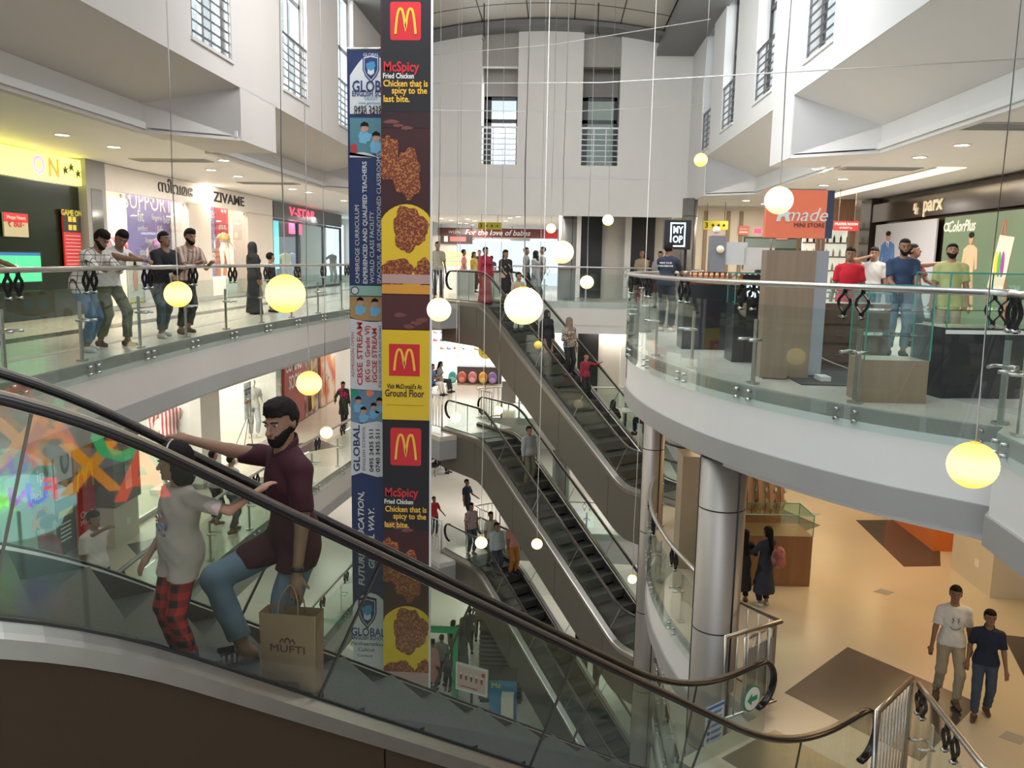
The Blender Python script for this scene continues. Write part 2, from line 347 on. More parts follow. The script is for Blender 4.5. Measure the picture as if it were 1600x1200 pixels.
    def legs(P, g=0.0, g2=None):
        g2 = g if g2 is None else g2
        a = smin(rcone(P, HL, KL, .083*bulk**.5+g, .056+g), rcone(P, KL, AL, .056+g, .036+g2), .03); b = smin(rcone(P, HR, KR, .083*bulk**.5+g, .056+g), rcone(P, KR, AR, .056+g, .036+g2), .03); return a, b
    def fdir(K_, A_): d = np.array([0, -1., 0]); return d
    tl = nrm(np.array([KL[0]-HL[0], KL[1]-HL[1], 0])*1.0+np.array([.12, -.6, 0])); tr = nrm(np.array([KR[0]-HR[0], KR[1]-HR[1], 0])*1.0+np.array([-.12, -.6, 0]))
    def foot(P, A_, t, g=0.0): b = A_+np.array([0, 0, -.045]); return smin(rcone(P, A_+np.array([0, 0, 0]), b-t*.03, .036+g, .034+g), rcone(P, b-t*.04+np.array([0, 0, .008]), b+t*.13-np.array([0, 0, .012]), .036+g, .025+g), .03)
    R_ = HT
    def headf(P, g=0.0):
        d = ell(P, hp(0, .018, .035), (.074+g, .092+g, .088+g), R_); d = smin(d, ell(P, hp(0, -.018, -.035), (.056+g, .072+g, .075+g), R_), .03)
        d = smin(d, ell(P, hp(0, -.058, -.082), (.028+g, .026+g, .022+g), R_), .03); return d
    def face_(P):
        d = headf(P)
        d = smin(d, rcone(P, hp(0, -.088, .012), hp(0, -.112, -.026), .008, .0125), .012); d = smin(d, np.minimum(ell(P, hp(.011, -.100, -.028), (.009, .009, .007), R_), ell(P, hp(-.011, -.100, -.028), (.009, .009, .007), R_)), .006)
        d = smin(d, rcone(P, hp(-.035, -.080, .030), hp(.035, -.080, .030), .009, .009), .014)
        d = smax(d, -np.minimum(ell(P, hp(.031, -.094, .010), (.016, .012, .010), R_), ell(P, hp(-.031, -.094, .010), (.016, .012, .010), R_)), .008)
        d = smin(d, np.minimum(ell(P, hp(.076, .012, .0), (.010, .019, .030), R_), ell(P, hp(-.076, .012, .0), (.010, .019, .030), R_)), .006)
        d = smin(d, rcone(P, hp(-.018, -.088, -.052), hp(.018, -.088, -.052), .0075, .0075), .008)
        return d
    def body(P):
        d = torso(P); d = smin(d, uarms(P), .04); d = smin(d, farms(P), .015); a, b = legs(P); d = smin(d, np.minimum(a, b), .035)
        d = smin(d, rcone(P, nb-np.array([0, 0, .05]), hc+T@np.array([0, .01, -.03]), .058, .052), .03)
        d = smin(d, np.minimum(foot(P, AL, tl), foot(P, AR, tr)), .015)
        if vox < .016: d = smin(d, np.minimum(hand(P, WL, EL, d, 1), hand(P, WR, ER, d, -1)), .01)
        else:
            for W_, E_ in ((WL, EL), (WR, ER)): f = nrm(W_-E_); d = smin(d, rcone(P, W_, W_+f*.13, .03, .018), .015)
        return smin(d, face_(HP(P))*hs, .02)
    J = np.array([HL, HR, KL, KR, AL, AR, SL, SR, EL, ER, WL, WR, hc, nb, pel]); lo = J.min(0)-.26; hi = J.max(0)+.26
    wl = nrm(WL-EL); wr = nrm(WR-ER)
    root = thing('person', label, 'person', loc, math.radians(face), group); root.scale = (s, s, s)
    def mk(fn, name, m, v=None, label=None):
        me = surfmesh(fn, lo, hi, v or vox, name)
        if me is None: return None
        me.materials.append(m); o = D.objects.new(name, me); COL.objects.link(o); o.parent = root
        if label: o['label'] = label
        return o
    mk(body, 'body', SKIN[skin])
    wob = lambda P, a, f: a*np.sin(P[:, 2]*f+P[:, 0]*f*.7)*np.cos(P[:, 0]*f*.8-P[:, 1]*f*.6+P[:, 2]*f*.3)
    if shirt is not None:
        def fs_(P):
            g = .016; d = torso(P, g); zz = P[:, 2]
            if untuck: d = smin(d, ell(P, pel+np.array([0, 0, .02]), (.158*bulk+g, .108*bulk+g, .17)), .04)
            if untuck: d = smin(d, np.minimum(rcone(P, HL, HL+(KL-HL)*.5, .083*bulk**.5+g+.006, .078*bulk**.5+g+.004), rcone(P, HR, HR+(KR-HR)*.5, .083*bulk**.5+g+.006, .078*bulk**.5+g+.004)), .03)
            u = uarms(P, g+.006)
            if sleeve == 'short':
                cutL = (P-(SL+nrm(EL-SL)*.21))@nrm(EL-SL); cutR = (P-(SR+nrm(ER-SR)*.21))@nrm(ER-SR)
                u = np.minimum(smax(rcone(P, SL, EL, .046+g, .044+g), cutL, .006), smax(rcone(P, SR, ER, .046+g, .044+g), cutR, .006))
                d = smin(d, u, .03)
            elif sleeve == 'long':
                fa = np.minimum(smax(rcone(P, EL, WL, .045+g, .03+g*.7), (P-(WL-wl*.015))@wl, .006), smax(rcone(P, ER, WR, .045+g, .03+g*.7), (P-(WR-wr*.015))@wr, .006))
                d = smin(smin(d, u, .03), fa, .015)
            d = smax(d, (pel[2]+hem-.93)-P[:, 2]-0*P[:, 1], .008)
            d = smax(d, (P-(nb+T@np.array([0, -.01, .012])))@(T@np.array([0, -.45, .9])), .006)
            return d+wob(P, .0035, 38)
        sh = mk(fs_, 'shirt', shirt)
        if collar is not None:
            mk(lambda P: smax(smax(np.abs(rcone(P, nb-np.array([0, 0, .05]), nb+T@np.array([0, -.005, .06]), .076, .066))-.006, (P-(nb+T@np.array([0, 0, .04])))@(T@np.array([0, -.55, .83])), .004), -(P-(nb+T@np.array([0, 0, -.012])))@(T@np.array([0, -.5, .86])), .004), 'collar', collar, min(vox, .009))
    if pants is not None:
        def fp(P):
            a, b = legs(P, .014, .024); d = smin(a, b, .02); d = smin(d, ell(P, pel+np.array([0, .005, .0]), (.152*bulk+.01, .102*bulk+.01, .13)), .04)
            d = smax(d, P[:, 2]-(pel[2]+.08), .01)
            cl = (P-(AL+(KL-AL)*cuff))@nrm(AL-KL); cr = (P-(AR+(KR-AR)*cuff))@nrm(AR-KR)
            dl = np.where(np.linalg.norm(P-AL, axis=1) < .3, cl, -1); dr = np.where(np.linalg.norm(P-AR, axis=1) < .3, cr, -1)
            return smax(smax(d, dl, .006), dr, .006)+wob(P, .005, 30)
        mk(fp, 'trousers', pants)
    if dress is not None:
        dm, zb, wid, slv = dress
        def fd(P):
            d = torso(P, .022); k = pel+np.array([0, 0, -.02]); e = (AL+AR)/2; e = np.array([e[0], e[1], zb+.02])
            d = smin(d, rcone(P*np.array([1, 1.15, 1]), k*np.array([1, 1.15, 1]), e*np.array([1, 1.15, 1]), .15, wid), .06); d = smax(d, zb-P[:, 2], .01)
            u = uarms(P, .02); 
            if slv: u = smin(u, np.minimum(smax(rcone(P, EL, WL, .05, .045), (P-WL)@wl, .006), smax(rcone(P, ER, WR, .05, .045), (P-WR)@wr, .006)), .015)
            d = smin(d, u, .03); d = smax(d, (P-(nb+T@np.array([0, -.01, .015])))@(T@np.array([0, -.45, .9])), .006)
            return d+wob(P, .007, 26)
        mk(fd, 'dress', dm)
    if shawl is not None:
        mk(lambda P: smax(smax(np.abs(torso(P, .035))-.007, (pel[2]+.1)-P[:, 2], .01), np.abs((P-nb)[:, 0]*.8+(P-nb)[:, 2]*.5+.12)-.13, .01)+wob(P, .004, 30), 'shawl', shawl)
    if shoes is not None:
        mk(lambda P: smax(np.minimum(foot(P, AL, tl, .009), foot(P, AR, tr, .009)), np.minimum(np.abs(P[:, 2]-AL[2]), np.abs(P[:, 2]-AR[2]))*0+np.where(np.linalg.norm(P-AL, axis=1) < np.linalg.norm(P-AR, axis=1), P[:, 2]-(AL[2]+.0), P[:, 2]-(AR[2]+.0)), .008), 'shoes', shoes)
    hn = lambda P, a, f: a*np.sin(P[:, 0]*f)*np.sin(P[:, 1]*f+1)*np.sin(P[:, 2]*f+2)
    def hairf(P, th, line, back):
        q = (P-hc)@HT; x, y, z = q[:, 0], q[:, 1], q[:, 2]
        d = headf(P, th); d = smin(d, ell(P, hp(0, .01, .075), (.06+th, .075+th, .045+th), R_), .02)
        cut = np.minimum((line-z)-np.maximum(-y-.02, 0)*.1, 9)                       # below the hairline in front
        cut = np.where(y > -.005, np.maximum(back-z, -.3), (line-(z))+0*y); d = smax(d, cut, .012)
        d = smax(d, -ell(P, hp(0, -.115, -.015), (.062, .06, .078), R_), .008); return d+hn(P, .004, 110)
    hv = min(vox, .012) if vox < .016 else vox
    if scarf is not None:
        def fsf(P):
            d = headf(P, .018); d = smin(d, rcone(P, hc+T@np.array([0, .03, -.03]), nb+T@np.array([0, .0, -.08]), .085, .12), .05); d = smin(d, ell(P, nb+T@np.array([0, 0, -.1]), (.16, .115, .09)), .05)
            return smax(d, -ell(P, hp(0, -.12, -.012), (.055, .07, .075), R_), .008)
        mk(fsf, 'headscarf', scarf)
    elif hair == 'short': mk(lambda P: hairf(HP(P), .009, .058, -.045), 'hair', HAIR, hv)
    elif hair == 'thick': mk(lambda P: smin(hairf(HP(P), .012, .052, -.055), ell(HP(P), hp(0, -.01, .105), (.060, .080, .030), R_)+hn(P, .006, 90), .02), 'hair', HAIR, hv)
    elif hair == 'curly': mk(lambda P: smin(hairf(HP(P), .015, .052, -.05), ell(HP(P), hp(0, -.0, .105), (.068, .085, .038), R_), .02)+hn(P, .007, 140), 'hair', HAIR, hv)
    elif hair == 'buzz': mk(lambda P: hairf(HP(P), .005, .070, -.04), 'hair', HAIR, hv)
    elif hair == 'bob':
        mk(lambda P: smin(hairf(HP(P), .02, .05, -.13), smax(ell(HP(P), hp(0, .045, -.06), (.105, .075, .115), R_), -ell(HP(P), hp(0, -.10, -.03), (.068, .10, .10), R_), .01)+hn(P, .006, 90), .02), 'hair', HAIR, hv)
    elif hair == 'long':
        mk(lambda P: smin(hairf(HP(P), .015, .055, -.10), rcone(P, hw(0, .075, -.03), tp(0, .135, 1.18), .06, .045)+hn(P, .006, 80), .03), 'hair', HAIR, hv)
    elif hair == 'bun': mk(lambda P: smin(hairf(HP(P), .012, .06, -.05), ell(HP(P), hp(0, .12, .02), (.035, .035, .035), R_), .01), 'hair', HAIR, hv)
    if beard:
        def fb(P):
            P = HP(P); q = (P-hc)@HT; d = headf(P, .0055); d = smin(d, ell(P, hp(0, -.058, -.088), (.030, .026, .026), R_), .02)
            d = smax(d, q[:, 2]+.042-1.1*np.maximum(np.abs(q[:, 0])-.034, 0), .01)
            d = smax(d, q[:, 1]-.02, .01); d = smax(d, -ell(P, hp(0, -.098, -.051), (.020, .03, .0075), R_), .004); return d+hn(P, .002, 200)
        mk(fb, 'beard', HAIR, hv)
    if vox < .016:
        for sx in (-1, 1):
            for nm, m, c, r in (('eye', EYEW, .0035, .0105), ('iris', IRIS, -.0035, .0062)): MB().sph(hw(sx*.031, -.0775+c, .010), r*hs, 6).build(nm, m, root)
            MB().tube([hw(sx*.014, -.092, .028), hw(sx*.032, -.0915, .034), hw(sx*.050, -.078, .029)], .0035, 6).build('eyebrow', HAIR, root)
        b = MB(); b.tube([hw(-.022, -.090, -.052), hw(-.008, -.0955, -.050), hw(.008, -.0955, -.050), hw(.022, -.090, -.052)], .0042, 6); b.build('lips', LIPS, root)
    root['_'] = 0; del root['_']
    return root, dict(WL=WL, WR=WR, EL=EL, ER=ER, hc=hc, HT=HT, nb=nb, pel=pel, T=T, AL=AL, AR=AR, tl=tl, tr=tr, s=s)
# ------------------------------------------------------------------ escalators
def sramp(t, c): return 0.0 if t < -c else (t if t > c else (t+c)**2/(4*c))
TREAD = pattern('step_tread', 'ystripe', [(.025, .024, .023), (.07, .068, .065)], 60, .5); YEL = mat('yellow_paint', (.8, .6, .05), .5)
def escalator(label, x, y, th, z0, sg, d0, c1, c2, tan, H, W_, hr, L, clad, depth=1.25, joints=1.45, group=None, steps=True, j0=0.0, sweepn=.12, gm=None, rail_m=None, deckw=.17, jm=None, drop=0.0):
    root = thing('escalator', label, 'escalator', (x, y, z0), th, group); run = H/tan
    zf = lambda u: sg*tan*(sramp(u-d0, c1)-sramp(u-d0-run, c2))
    sl = lambda u: (zf(u+.02)-zf(u-.02))/.04
    def pt(u, h): k = u-h*sl(u)*.62; return k, zf(k)+h
    for sd in (-1, 1):
        yl = sd*W_/2; r = .27
        # handrail with the round returns at both ends
        P = []
        for a in range(0, 181, 15):
            t = math.radians(a); P.append((r-r*math.sin(t)+0, yl, hr-r-r*math.cos(t)))
        n = int((L-2*r)/sweepn); P += [(r+(L-2*r)*i/n, yl, zf(r+(L-2*r)*i/n)+hr) for i in range(1, n)]
        for a in range(0, 181, 15):
            t = math.radians(a); P.append((L-r+r*math.sin(t), yl, zf(L)+hr-r+r*math.cos(t)))
        sec = [(.042*math.cos(a)*abs(math.cos(a))**-.3, .024*math.sin(a)) if abs(math.cos(a)) > .05 else (0, .024*math.sin(a)) for a in [2*PI*k/14 for k in range(14)]]
        MB().sweep(P, sec, up=Vector((0, 1, 0.001))).build('handrail', rail_m or RUBBER, root) if False else MB().sweep(P, [(b_, a_) for a_, b_ in sec], up=Vector((0, 1, 0.001))).build('handrail', rail_m or RUBBER, root)
        # steel track under the rubber
        MB().sweep([(p[0], p[1], p[2]-.0) for p in P[13:-13]], [(.035+.0, -.02), (.035, .02), (.02, .02), (.02, -.02)], up=Vector((0, 1, .001)), smooth=False).build('handrail_track', DSTEEL, root)
        # glass panels with leaning joints
        us = [.12]; u = .12+joints*.7+j0
        while u < L-.9: us.append(u); u += joints
        us.append(L-.12)
        for a, b in zip(us[:-1], us[1:]):
            k = max(2, int((b-a)/.15)); top = []; bot = []
            for i in range(k+1):
                u = a+(b-a)*i/k; g0 = .006 if i == 0 else (-.006 if i == k else 0)
                q = pt(u+g0, .10-drop); bot.append(q); q = pt(u+g0, hr-.03)
                if u < r or u > L-r:
                    e = (r-u) if u < r else (u-L+r); zz = (hr-r)+math.sqrt(max(r*r-e*e, 0))-.03; q = (u, zf(u)+zz)
                top.append(q)
            vs = [(p[0], yl+o, p[1]) for o in (-.006, .006) for p in bot+top[::-1]]; m_ = len(bot)*2
            fs = []
            nb_ = len(bot)
            for i in range(nb_-1):
                q = (i, i+1, m_-2-i, m_-1-i); fs += [q, tuple(v+m_ for v in reversed(q))]
            for i in range(m_): fs.append((i, i+m_, (i+1) % m_+m_, (i+1) % m_))
            MB().add(vs, fs).build('glass_panel', gm or GL, root)
        # joint strips
        for u in us[1:-1]:
            p0, p1 = pt(u, .09-drop), pt(u, hr-.03); MB().sweep([(p0[0], yl, p0[1]), (p1[0], yl, p1[1])], [(-.006, -.008), (.006, -.008), (.006, .008), (-.006, .008)], up=Vector((0, 1, 0)), smooth=False).build('joint_strip', jm or STEEL, root)
        n = int(L/.15); U = [L*i/n for i in range(n+1)]
        def loft(sec, name, m, us_=U):
            b = MB(); k = len(sec); vs = []
            for u in us_:
                for yy, zz in sec: vs.append((u, yy, zf(u)+zz-drop))
            m_ = len(us_); fs = [(i*k+j, i*k+(j+1) % k, (i+1)*k+(j+1) % k, (i+1)*k+j) for i in range(m_-1) for j in range(k)]
            fs += [tuple(reversed(range(k))), tuple((m_-1)*k+j for j in range(k))]; b.add(vs, fs, False); return b.build(name, m, root)
        o = yl+sd*deckw; i_ = yl-sd*.05
        loft([(i_, -.12), (i_, .055), (yl-sd*.012, .10), (yl+sd*.012, .10), (o-sd*.03, .07), (o, .05), (o, -.04), (o-sd*.02, -.04), (yl, .0)], 'deck', DSTEEL)
        MB().sweep([(u, yl, zf(u)+.103-drop) for u in U], [(-.012, -.012), (.012, -.012), (.012, .012), (-.012, .012)], up=Vector((0, 1, 0)), smooth=False).build('glass_gasket', BLACK, root)
        MB().sweep([(u, i_-sd*.004, zf(u)-.02-drop) for u in U], [(-.1, -.004), (.1, -.004), (.1, .004), (-.1, .004)], up=Vector((0, 1, 0)), smooth=False).build('skirt_panel', mat('skirt_dark', (.09, .082, .075), .4, .4), root)
        # cladding in separate panels
        cu = [0.0]
        while cu[-1] < L-2.0: cu.append(cu[-1]+1.9)
        cu.append(L)
        for a, b in zip(cu[:-1], cu[1:]):
            k = max(2, int((b-a)/.2)); us_ = [a+.006+(b-a-.012)*i/k for i in range(k+1)]
            loft([(o-sd*.03, -.04), (o-sd*.012, -.04), (o-sd*.012, -depth), (o-sd*.03, -depth)], 'side_panel', clad, us_)
    us_ = [L*i/40 for i in range(41)]; vs = []; ow = W_/2+deckw-.03
    for u in us_: vs += [(u, -ow, zf(u)-depth+.02), (u, ow, zf(u)-depth+.02), (u, ow, zf(u)-depth-.02), (u, -ow, zf(u)-depth-.02)]
    MB().add(vs, [(i*4+j, i*4+(j+1) % 4, (i+1)*4+(j+1) % 4, (i+1)*4+j) for i in range(40) for j in range(4)]+[(0, 1, 2, 3), (163, 162, 161, 160)]).build('truss_bottom', clad, root)
    iw = W_/2-.06
    if steps:
        u = .95; i = 0
        while u < L-1.1:
            a, b = u, u+.40; z = zf(u+.2)-drop
            MB().bb(a, b-.004, -iw, iw, z-.22, z).build('step', TREAD, root); u += .40
    for a, b in ((0, .95), (L-1.1, L)):
        MB().bb(a, b, -iw, iw, zf((a+b)/2)-.08, zf((a+b)/2)+.003).build('floor_plate', DSTEEL, root)
    return root, zf
# ------------------------------------------------------------------ glass railings
BRK = mat('bracket_black', (.02, .02, .022), .3, .6); GLR = glass('railing_glass', (.925, .972, .958), .8)
def resample(path, step):
    P = [np.array(p[:2], float) for p in path]; seg = [np.linalg.norm(P[i+1]-P[i]) for i in range(len(P)-1)]; cum = np.concatenate([[0], np.cumsum(seg)]); n = max(1, round(cum[-1]/step))
    def at(s_):
        s_ = min(max(s_, 0), cum[-1]-1e-6); i = int(np.searchsorted(cum, s_, 'right')-1); i = min(i, len(seg)-1); t = (s_-cum[i])/max(seg[i], 1e-9); return P[i]*(1-t)+P[i+1]*t
    return at, cum[-1], n
def railing(label, path, z, step=1.45, inward=1, hz=1.15, group=None, gz=(-.22, .9), posts=True, detail=1, brackets=True, midrail=False):
    """path follows the slab edge; inward=+1 means the floor is to the left of travel"""
    at, Lt, n = resample(path, step); a0 = at(0); root = thing('glass_railing', label, 'railing', (a0[0], a0[1], z), 0, group)
    def lp(s_, off, zz):
        p = at(s_); q0, q1 = at(s_-.05), at(s_+.05); d = (q1-q0)/max(np.linalg.norm(q1-q0), 1e-9); nrm_ = np.array([-d[1], d[0]])*inward; p = p+nrm_*off-a0; return Vector((p[0], p[1], zz)), Vector((d[0], d[1], 0)), Vector((nrm_[0], nrm_[1], 0))
    m = max(2, int(Lt/.25)); MB().tube([lp(Lt*i/m, -.03, hz-.03)[0] for i in range(m+1)], .032, 10).build('handrail', STEEL, root)
    for k in range(n):
        s0, s1 = Lt*k/n+.008, Lt*(k+1)/n-.008; q = max(1, int((s1-s0)/.36)); vs = []
        for i in range(q+1):
            s_ = s0+(s1-s0)*i/q
            for off, zz in ((-.045, gz[0]), (-.045, gz[1]), (-.033, gz[1]), (-.033, gz[0])): vs.append(lp(s_, off, zz)[0])
        MB().add(vs, [(i*4+j, i*4+(j+1) % 4, (i+1)*4+(j+1) % 4, (i+1)*4+j) for i in range(q) for j in range(4)]+[(3, 2, 1, 0), tuple(q*4+j for j in range(4))]).build('glass_panel', GLR, root)
    for k in range(n+1):
        s_ = Lt*k/n; s_ = min(max(s_, .06), Lt-.06)
        if posts:
            p, t, nn = lp(s_, .11, 0); b = MB(); ang = math.atan2(t.y, t.x)
            for o in ((-.0, .0),): b.box(p+Vector((0, 0, .36)), (.05, .022, .72), ang)
            b.box(p+Vector((0, 0, .012)), (.12, .09, .02), ang); po = b.build('post', STEEL, root)
            if detail:
                b = MB()
                for zz in (.5,): b.cyl(p+t*-.10+Vector((0, 0, zz)), p+t*.10+Vector((0, 0, zz)), .014, 8)
                for e in (-1, 1): b.cyl(p+t*e*.09+Vector((0, 0, .5)), p+t*e*.09-nn*.165+Vector((0, 0, .5)), .016, 8)
                b.build('clamp', STEEL, root)
                for e in (-1, 1):
                    b = MB()
                    for zz in (-.06, -.15): q_ = lp(s_+e*.1, 0, zz)[0]; b.cyl(q_-nn*.06, q_+nn*.03, .018, 8)
                    b.box(lp(s_+e*.1, .02, -.105)[0], (.03, .01, .12), ang); b.build('standoff_bolts', STEEL, root)
        if brackets:
            for e in (-1, 1):
                c, t, nn = lp(min(max(s_+e*.095, .05), Lt-.05), -.038, 0); b = MB()
                for sgn in (-1, 1):
                    pts = [c+t*(sgn*w)+Vector((0, 0, zz)) for w, zz in ((.006, hz-.05), (.010, hz-.09), (.056, hz-.14), (.066, hz-.175), (.054, hz-.21), (.010, hz-.265), (.008, hz-.33))]
                    b.sweep(pts, [(-.018, -.005), (.018, -.005), (.018, .005), (-.018, .005)], up=t, smooth=False)
                br = b.build('bracket', BRK, root)
                if detail > 1: MB().cyl(c+Vector((0, 0, hz-.31))-nn*.035, c+Vector((0, 0, hz-.31))+nn*.035, .016, 10).build('bolt', STEEL, br)
    return root
def barrier(label, pts, z, h=1.1, step=.12, r=.025, cat='railing', solid=None):
    """tubular steel balustrade with upright bars"""
    root = thing('bar_railing', label, cat, (pts[0][0], pts[0][1], z)); P = [Vector((p[0]-pts[0][0], p[1]-pts[0][1], 0)) for p in pts]
    MB().tube([P[0]+Vector((0, 0, .02))]+[p+Vector((0, 0, h)) for p in P]+[P[-1]+Vector((0, 0, .02))], r, 8).build('top_rail', STEEL, root)
    MB().tube([p+Vector((0, 0, .12)) for p in P], .016, 8).build('bottom_rail', STEEL, root)
    for a, b in zip(P[:-1], P[1:]):
        n = max(1, int((b-a).length/step))
        for i in range(1, n): q = a+(b-a)*i/n; MB().cyl(q+Vector((0, 0, .12)), q+Vector((0, 0, h-.01)), .010, 6).build('upright', STEEL, root)
    return root
# ------------------------------------------------------------------ paper lanterns
def lanmat(name, c0, c1, st):
    m = mat(name, c0, .8); nt = m.node_tree; b = nt.nodes['Principled BSDF']; tc = nt.nodes.new('ShaderNodeTexCoord'); s = nt.nodes.new('ShaderNodeSeparateXYZ'); nt.links.new(tc.outputs['Generated'], s.inputs[0])
    cr = nt.nodes.new('ShaderNodeValToRGB'); nt.links.new(s.outputs['Z'], cr.inputs[0]); e = cr.color_ramp.elements; e[0].position = .1; e[0].color = c0+(1,); e[1].position = .95; e[1].color = c0+(1,)
    for p in (.35, .62): q = e.new(p); q.color = c1+(1,)
    nt.links.new(cr.outputs[0], b.inputs['Emission Color']); b.inputs['Emission Strength'].default_value = st; b.inputs['Base Color'].default_value = c0+(1,); return m
LW = lanmat('lantern_paper', (1.0, .74, .34), (1.0, .92, .70), 1.5); LY = lanmat('lantern_paper_yellow', (1.0, .66, .12), (1.0, .88, .46), 1.35); LO = mat('lantern_paper_unlit', (.85, .62, .12), .7, emit=.25)
CORD = mat('cord_white', (.62, .6, .56), .6)
def lantern(label, x, y, Y, rpx, m=LW, top=8.2, n=16):
    c = pY(x, y, Y); r = rpx*Y/FPX; root = thing('paper_lantern', label, 'lantern', c, 0, 'round paper lanterns hung over the atrium')
    b = MB(); prof = []
    for i in range(2*n+1):
        t = .20+(PI-.40)*i/(2*n); k = 1+(.018 if i % 2 else 0); prof.append((r*math.sin(t)*k, r*.97*math.cos(t)))
    b.lathe(prof, 28); b.build('shade', m, root)
    MB().lathe([(r*.2, r*.93), (r*.22, r*.97), (r*.2, r*.99)], 20).build('top_ring', LO, root)
    MB().tube([(0, 0, r*.5), (.004, 0, r+.1), (-.01, 0, r+1.0), (.006, 0, r+2.2), (0, 0, top-c.z)], .0042+Y*.00018, 5).build('cord', CORD, root)
    return root
# ------------------------------------------------------------------ the building
HF = 3.95; LV = [0.0, -HF, -2*HF, -3*HF]
def fmat(name, c, rough=.24):
    m = mat(name, c, rough, 0, .07, 1.2, spec=.5); return m
FL2 = fmat('floor_tile_upper', (.56, .53, .47)); FL1 = fmat('floor_tile_mid', (.60, .53, .42)); FL0 = fmat('floor_tile_low', (.62, .60, .55))
TILE = mat('dark_floor_tile', (.075, .065, .062), .22, 0, .15, 3)
GBAND = mat('grey_band', (.36, .355, .345), .5, 0, .06, 2)
EL = crom([(-5.25, -8), (-5.35, 3), (-5.5, 7), (-5.68, 10.5), (-5.76, 13.6), (-5.6, 17), (-5.3, 20.5), (-4.85, 24), (-4.3, 27.5)], 5)
ER2 = [(3.3, -8), (3.3, 3.0), (3.62, 6.85)]+crom([(3.80, 7.1), (3.04, 7.83), (2.43, 8.7), (1.91, 9.69), (1.57, 10.76), (1.33, 11.9), (1.22, 13.1), (1.25, 14.2), (1.55, 15.6), (2.2, 17.2), (3.0, 18.6), (3.5, 20.2), (3.7, 22), (3.75, 25), (3.75, 27.5)], 5)
ESC_X, ESC_Y, ESC_T = -2.86, 25.70, -.885
dE = (math.cos(ESC_T), math.sin(ESC_T)); nE = (-dE[1], dE[0])
def plat(u0, u1, w): return [(ESC_X+dE[0]*u+nE[0]*v, ESC_Y+dE[1]*u+nE[1]*v) for u, v in ((u0, -w), (u0, w), (u1, w), (u1, -w))]
FX, FY, FT = 2.993, 8.569, 3.843
dF = (math.cos(FT), math.sin(FT)); nF = (-dF[1], dF[0])
def fe(u, v): return (FX+dF[0]*u+nF[0]*v, FY+dF[1]*u+nF[1]*v)
ER1 = [(4.6, -8), (4.4, 3.5), (4.0, 6.2), fe(1.35, .86), fe(1.35, -.80)]+[fe(-.05, -.84)]+crom([(2.28, 9.75), (2.1, 10.6), (1.86, 11.84), (1.78, 12.6), (1.74, 13.4), (1.8, 14.6), (2.0, 15.8)], 5)+[(2.3, 17.0), (2.35, 17.9), (3.75, 19.6), (3.75, 27.5)]
def left_poly(): return [(-14, -8)]+[tuple(p) for p in EL]+[(-14, 27.5)]
def right_poly(E_): return [tuple(p) for p in E_]+[(14, 27.5), (14, -8)]
def floor_level(z, m, ER, th=.15):
    b = MB(); b.prism(left_poly(), z-th, z); b.prism(right_poly(ER), z-th, z); b.bb(-14, 14, 27.5, 44, z-th, z)
    P = plat(-2.6, .9, 1.35); b.prism(P, z-th, z-.001); struct('floor', b, m)
floor_level(LV[0], FL2, ER2); floor_level(LV[1], FL1, ER1)
# lower levels: the right edges stay behind the columns
ER0 = [(4.6, -8), (4.4, 6.2), (2.9, 9.2), (2.3, 12), (2.3, 16), (2.35, 17.9), (3.75, 19.6), (3.75, 27.5)]
floor_level(LV[2], FL0, ER0)
b = MB(); b.bb(-14, 14, -8, 44, LV[3]-.2, LV[3]); struct('floor', b, FL0)
# slabs / suspended ceilings under each level, with white and grey fascia bands
def inset(path, d):
    out = []
    for i, p in enumerate(path):
        a, c = np.array(path[max(i-1, 0)]), np.array(path[min(i+1, len(path)-1)]); t = (c-a)/max(np.linalg.norm(c-a), 1e-9); out.append((p[0]-t[1]*d, p[1]+t[0]*d))
    return out
tn = 0
for z, ER in ((LV[0], ER2), (LV[1], ER1), (LV[2], ER0)):
    b = MB(); b.prism([(-14, -8)]+inset(EL, .12)+[(-14, 27.5)], z-1.05, z-.95); b.prism(inset(ER, -.12)+[(14, 27.5), (14, -8)], z-1.05, z-.95); b.bb(-14, 14, 27.62, 44, z-1.05, z-.95)
    struct('ceiling', b, WHITE)
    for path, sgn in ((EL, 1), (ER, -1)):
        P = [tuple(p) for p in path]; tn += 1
        b = MB(); b.band(P, z-.70, z-.012, sgn*.10); struct('trim_%d' % tn, b, WHITE if sgn < 0 else mat('white_paint_dimmed', (.60, .56, .525), .55, 0, .03, 2))  # left band: same white paint, its dimmer light put into the colour
        tn += 1; b = MB(); b.band(inset(P, -sgn*.03), z-.955, z-.70, sgn*.14); struct('trim_%d' % tn, b, GBAND)
    tn += 1; b = MB(); b.bb(-4.3, 3.75, 27.47, 27.62, z-.78, z-.012); b.bb(-4.3, 3.75, 27.49, 27.7, z-1.05, z-.78); struct('trim_%d' % tn, b, OFFW)
# landing platforms edge boxes of the stacked escalators
for z in LV[:3]:
    P = plat(-2.6, .9, 1.37); b = MB(); b.prism(P, z-.72, z-.14); tn += 1; struct('trim_%d' % tn, b, GREYP)
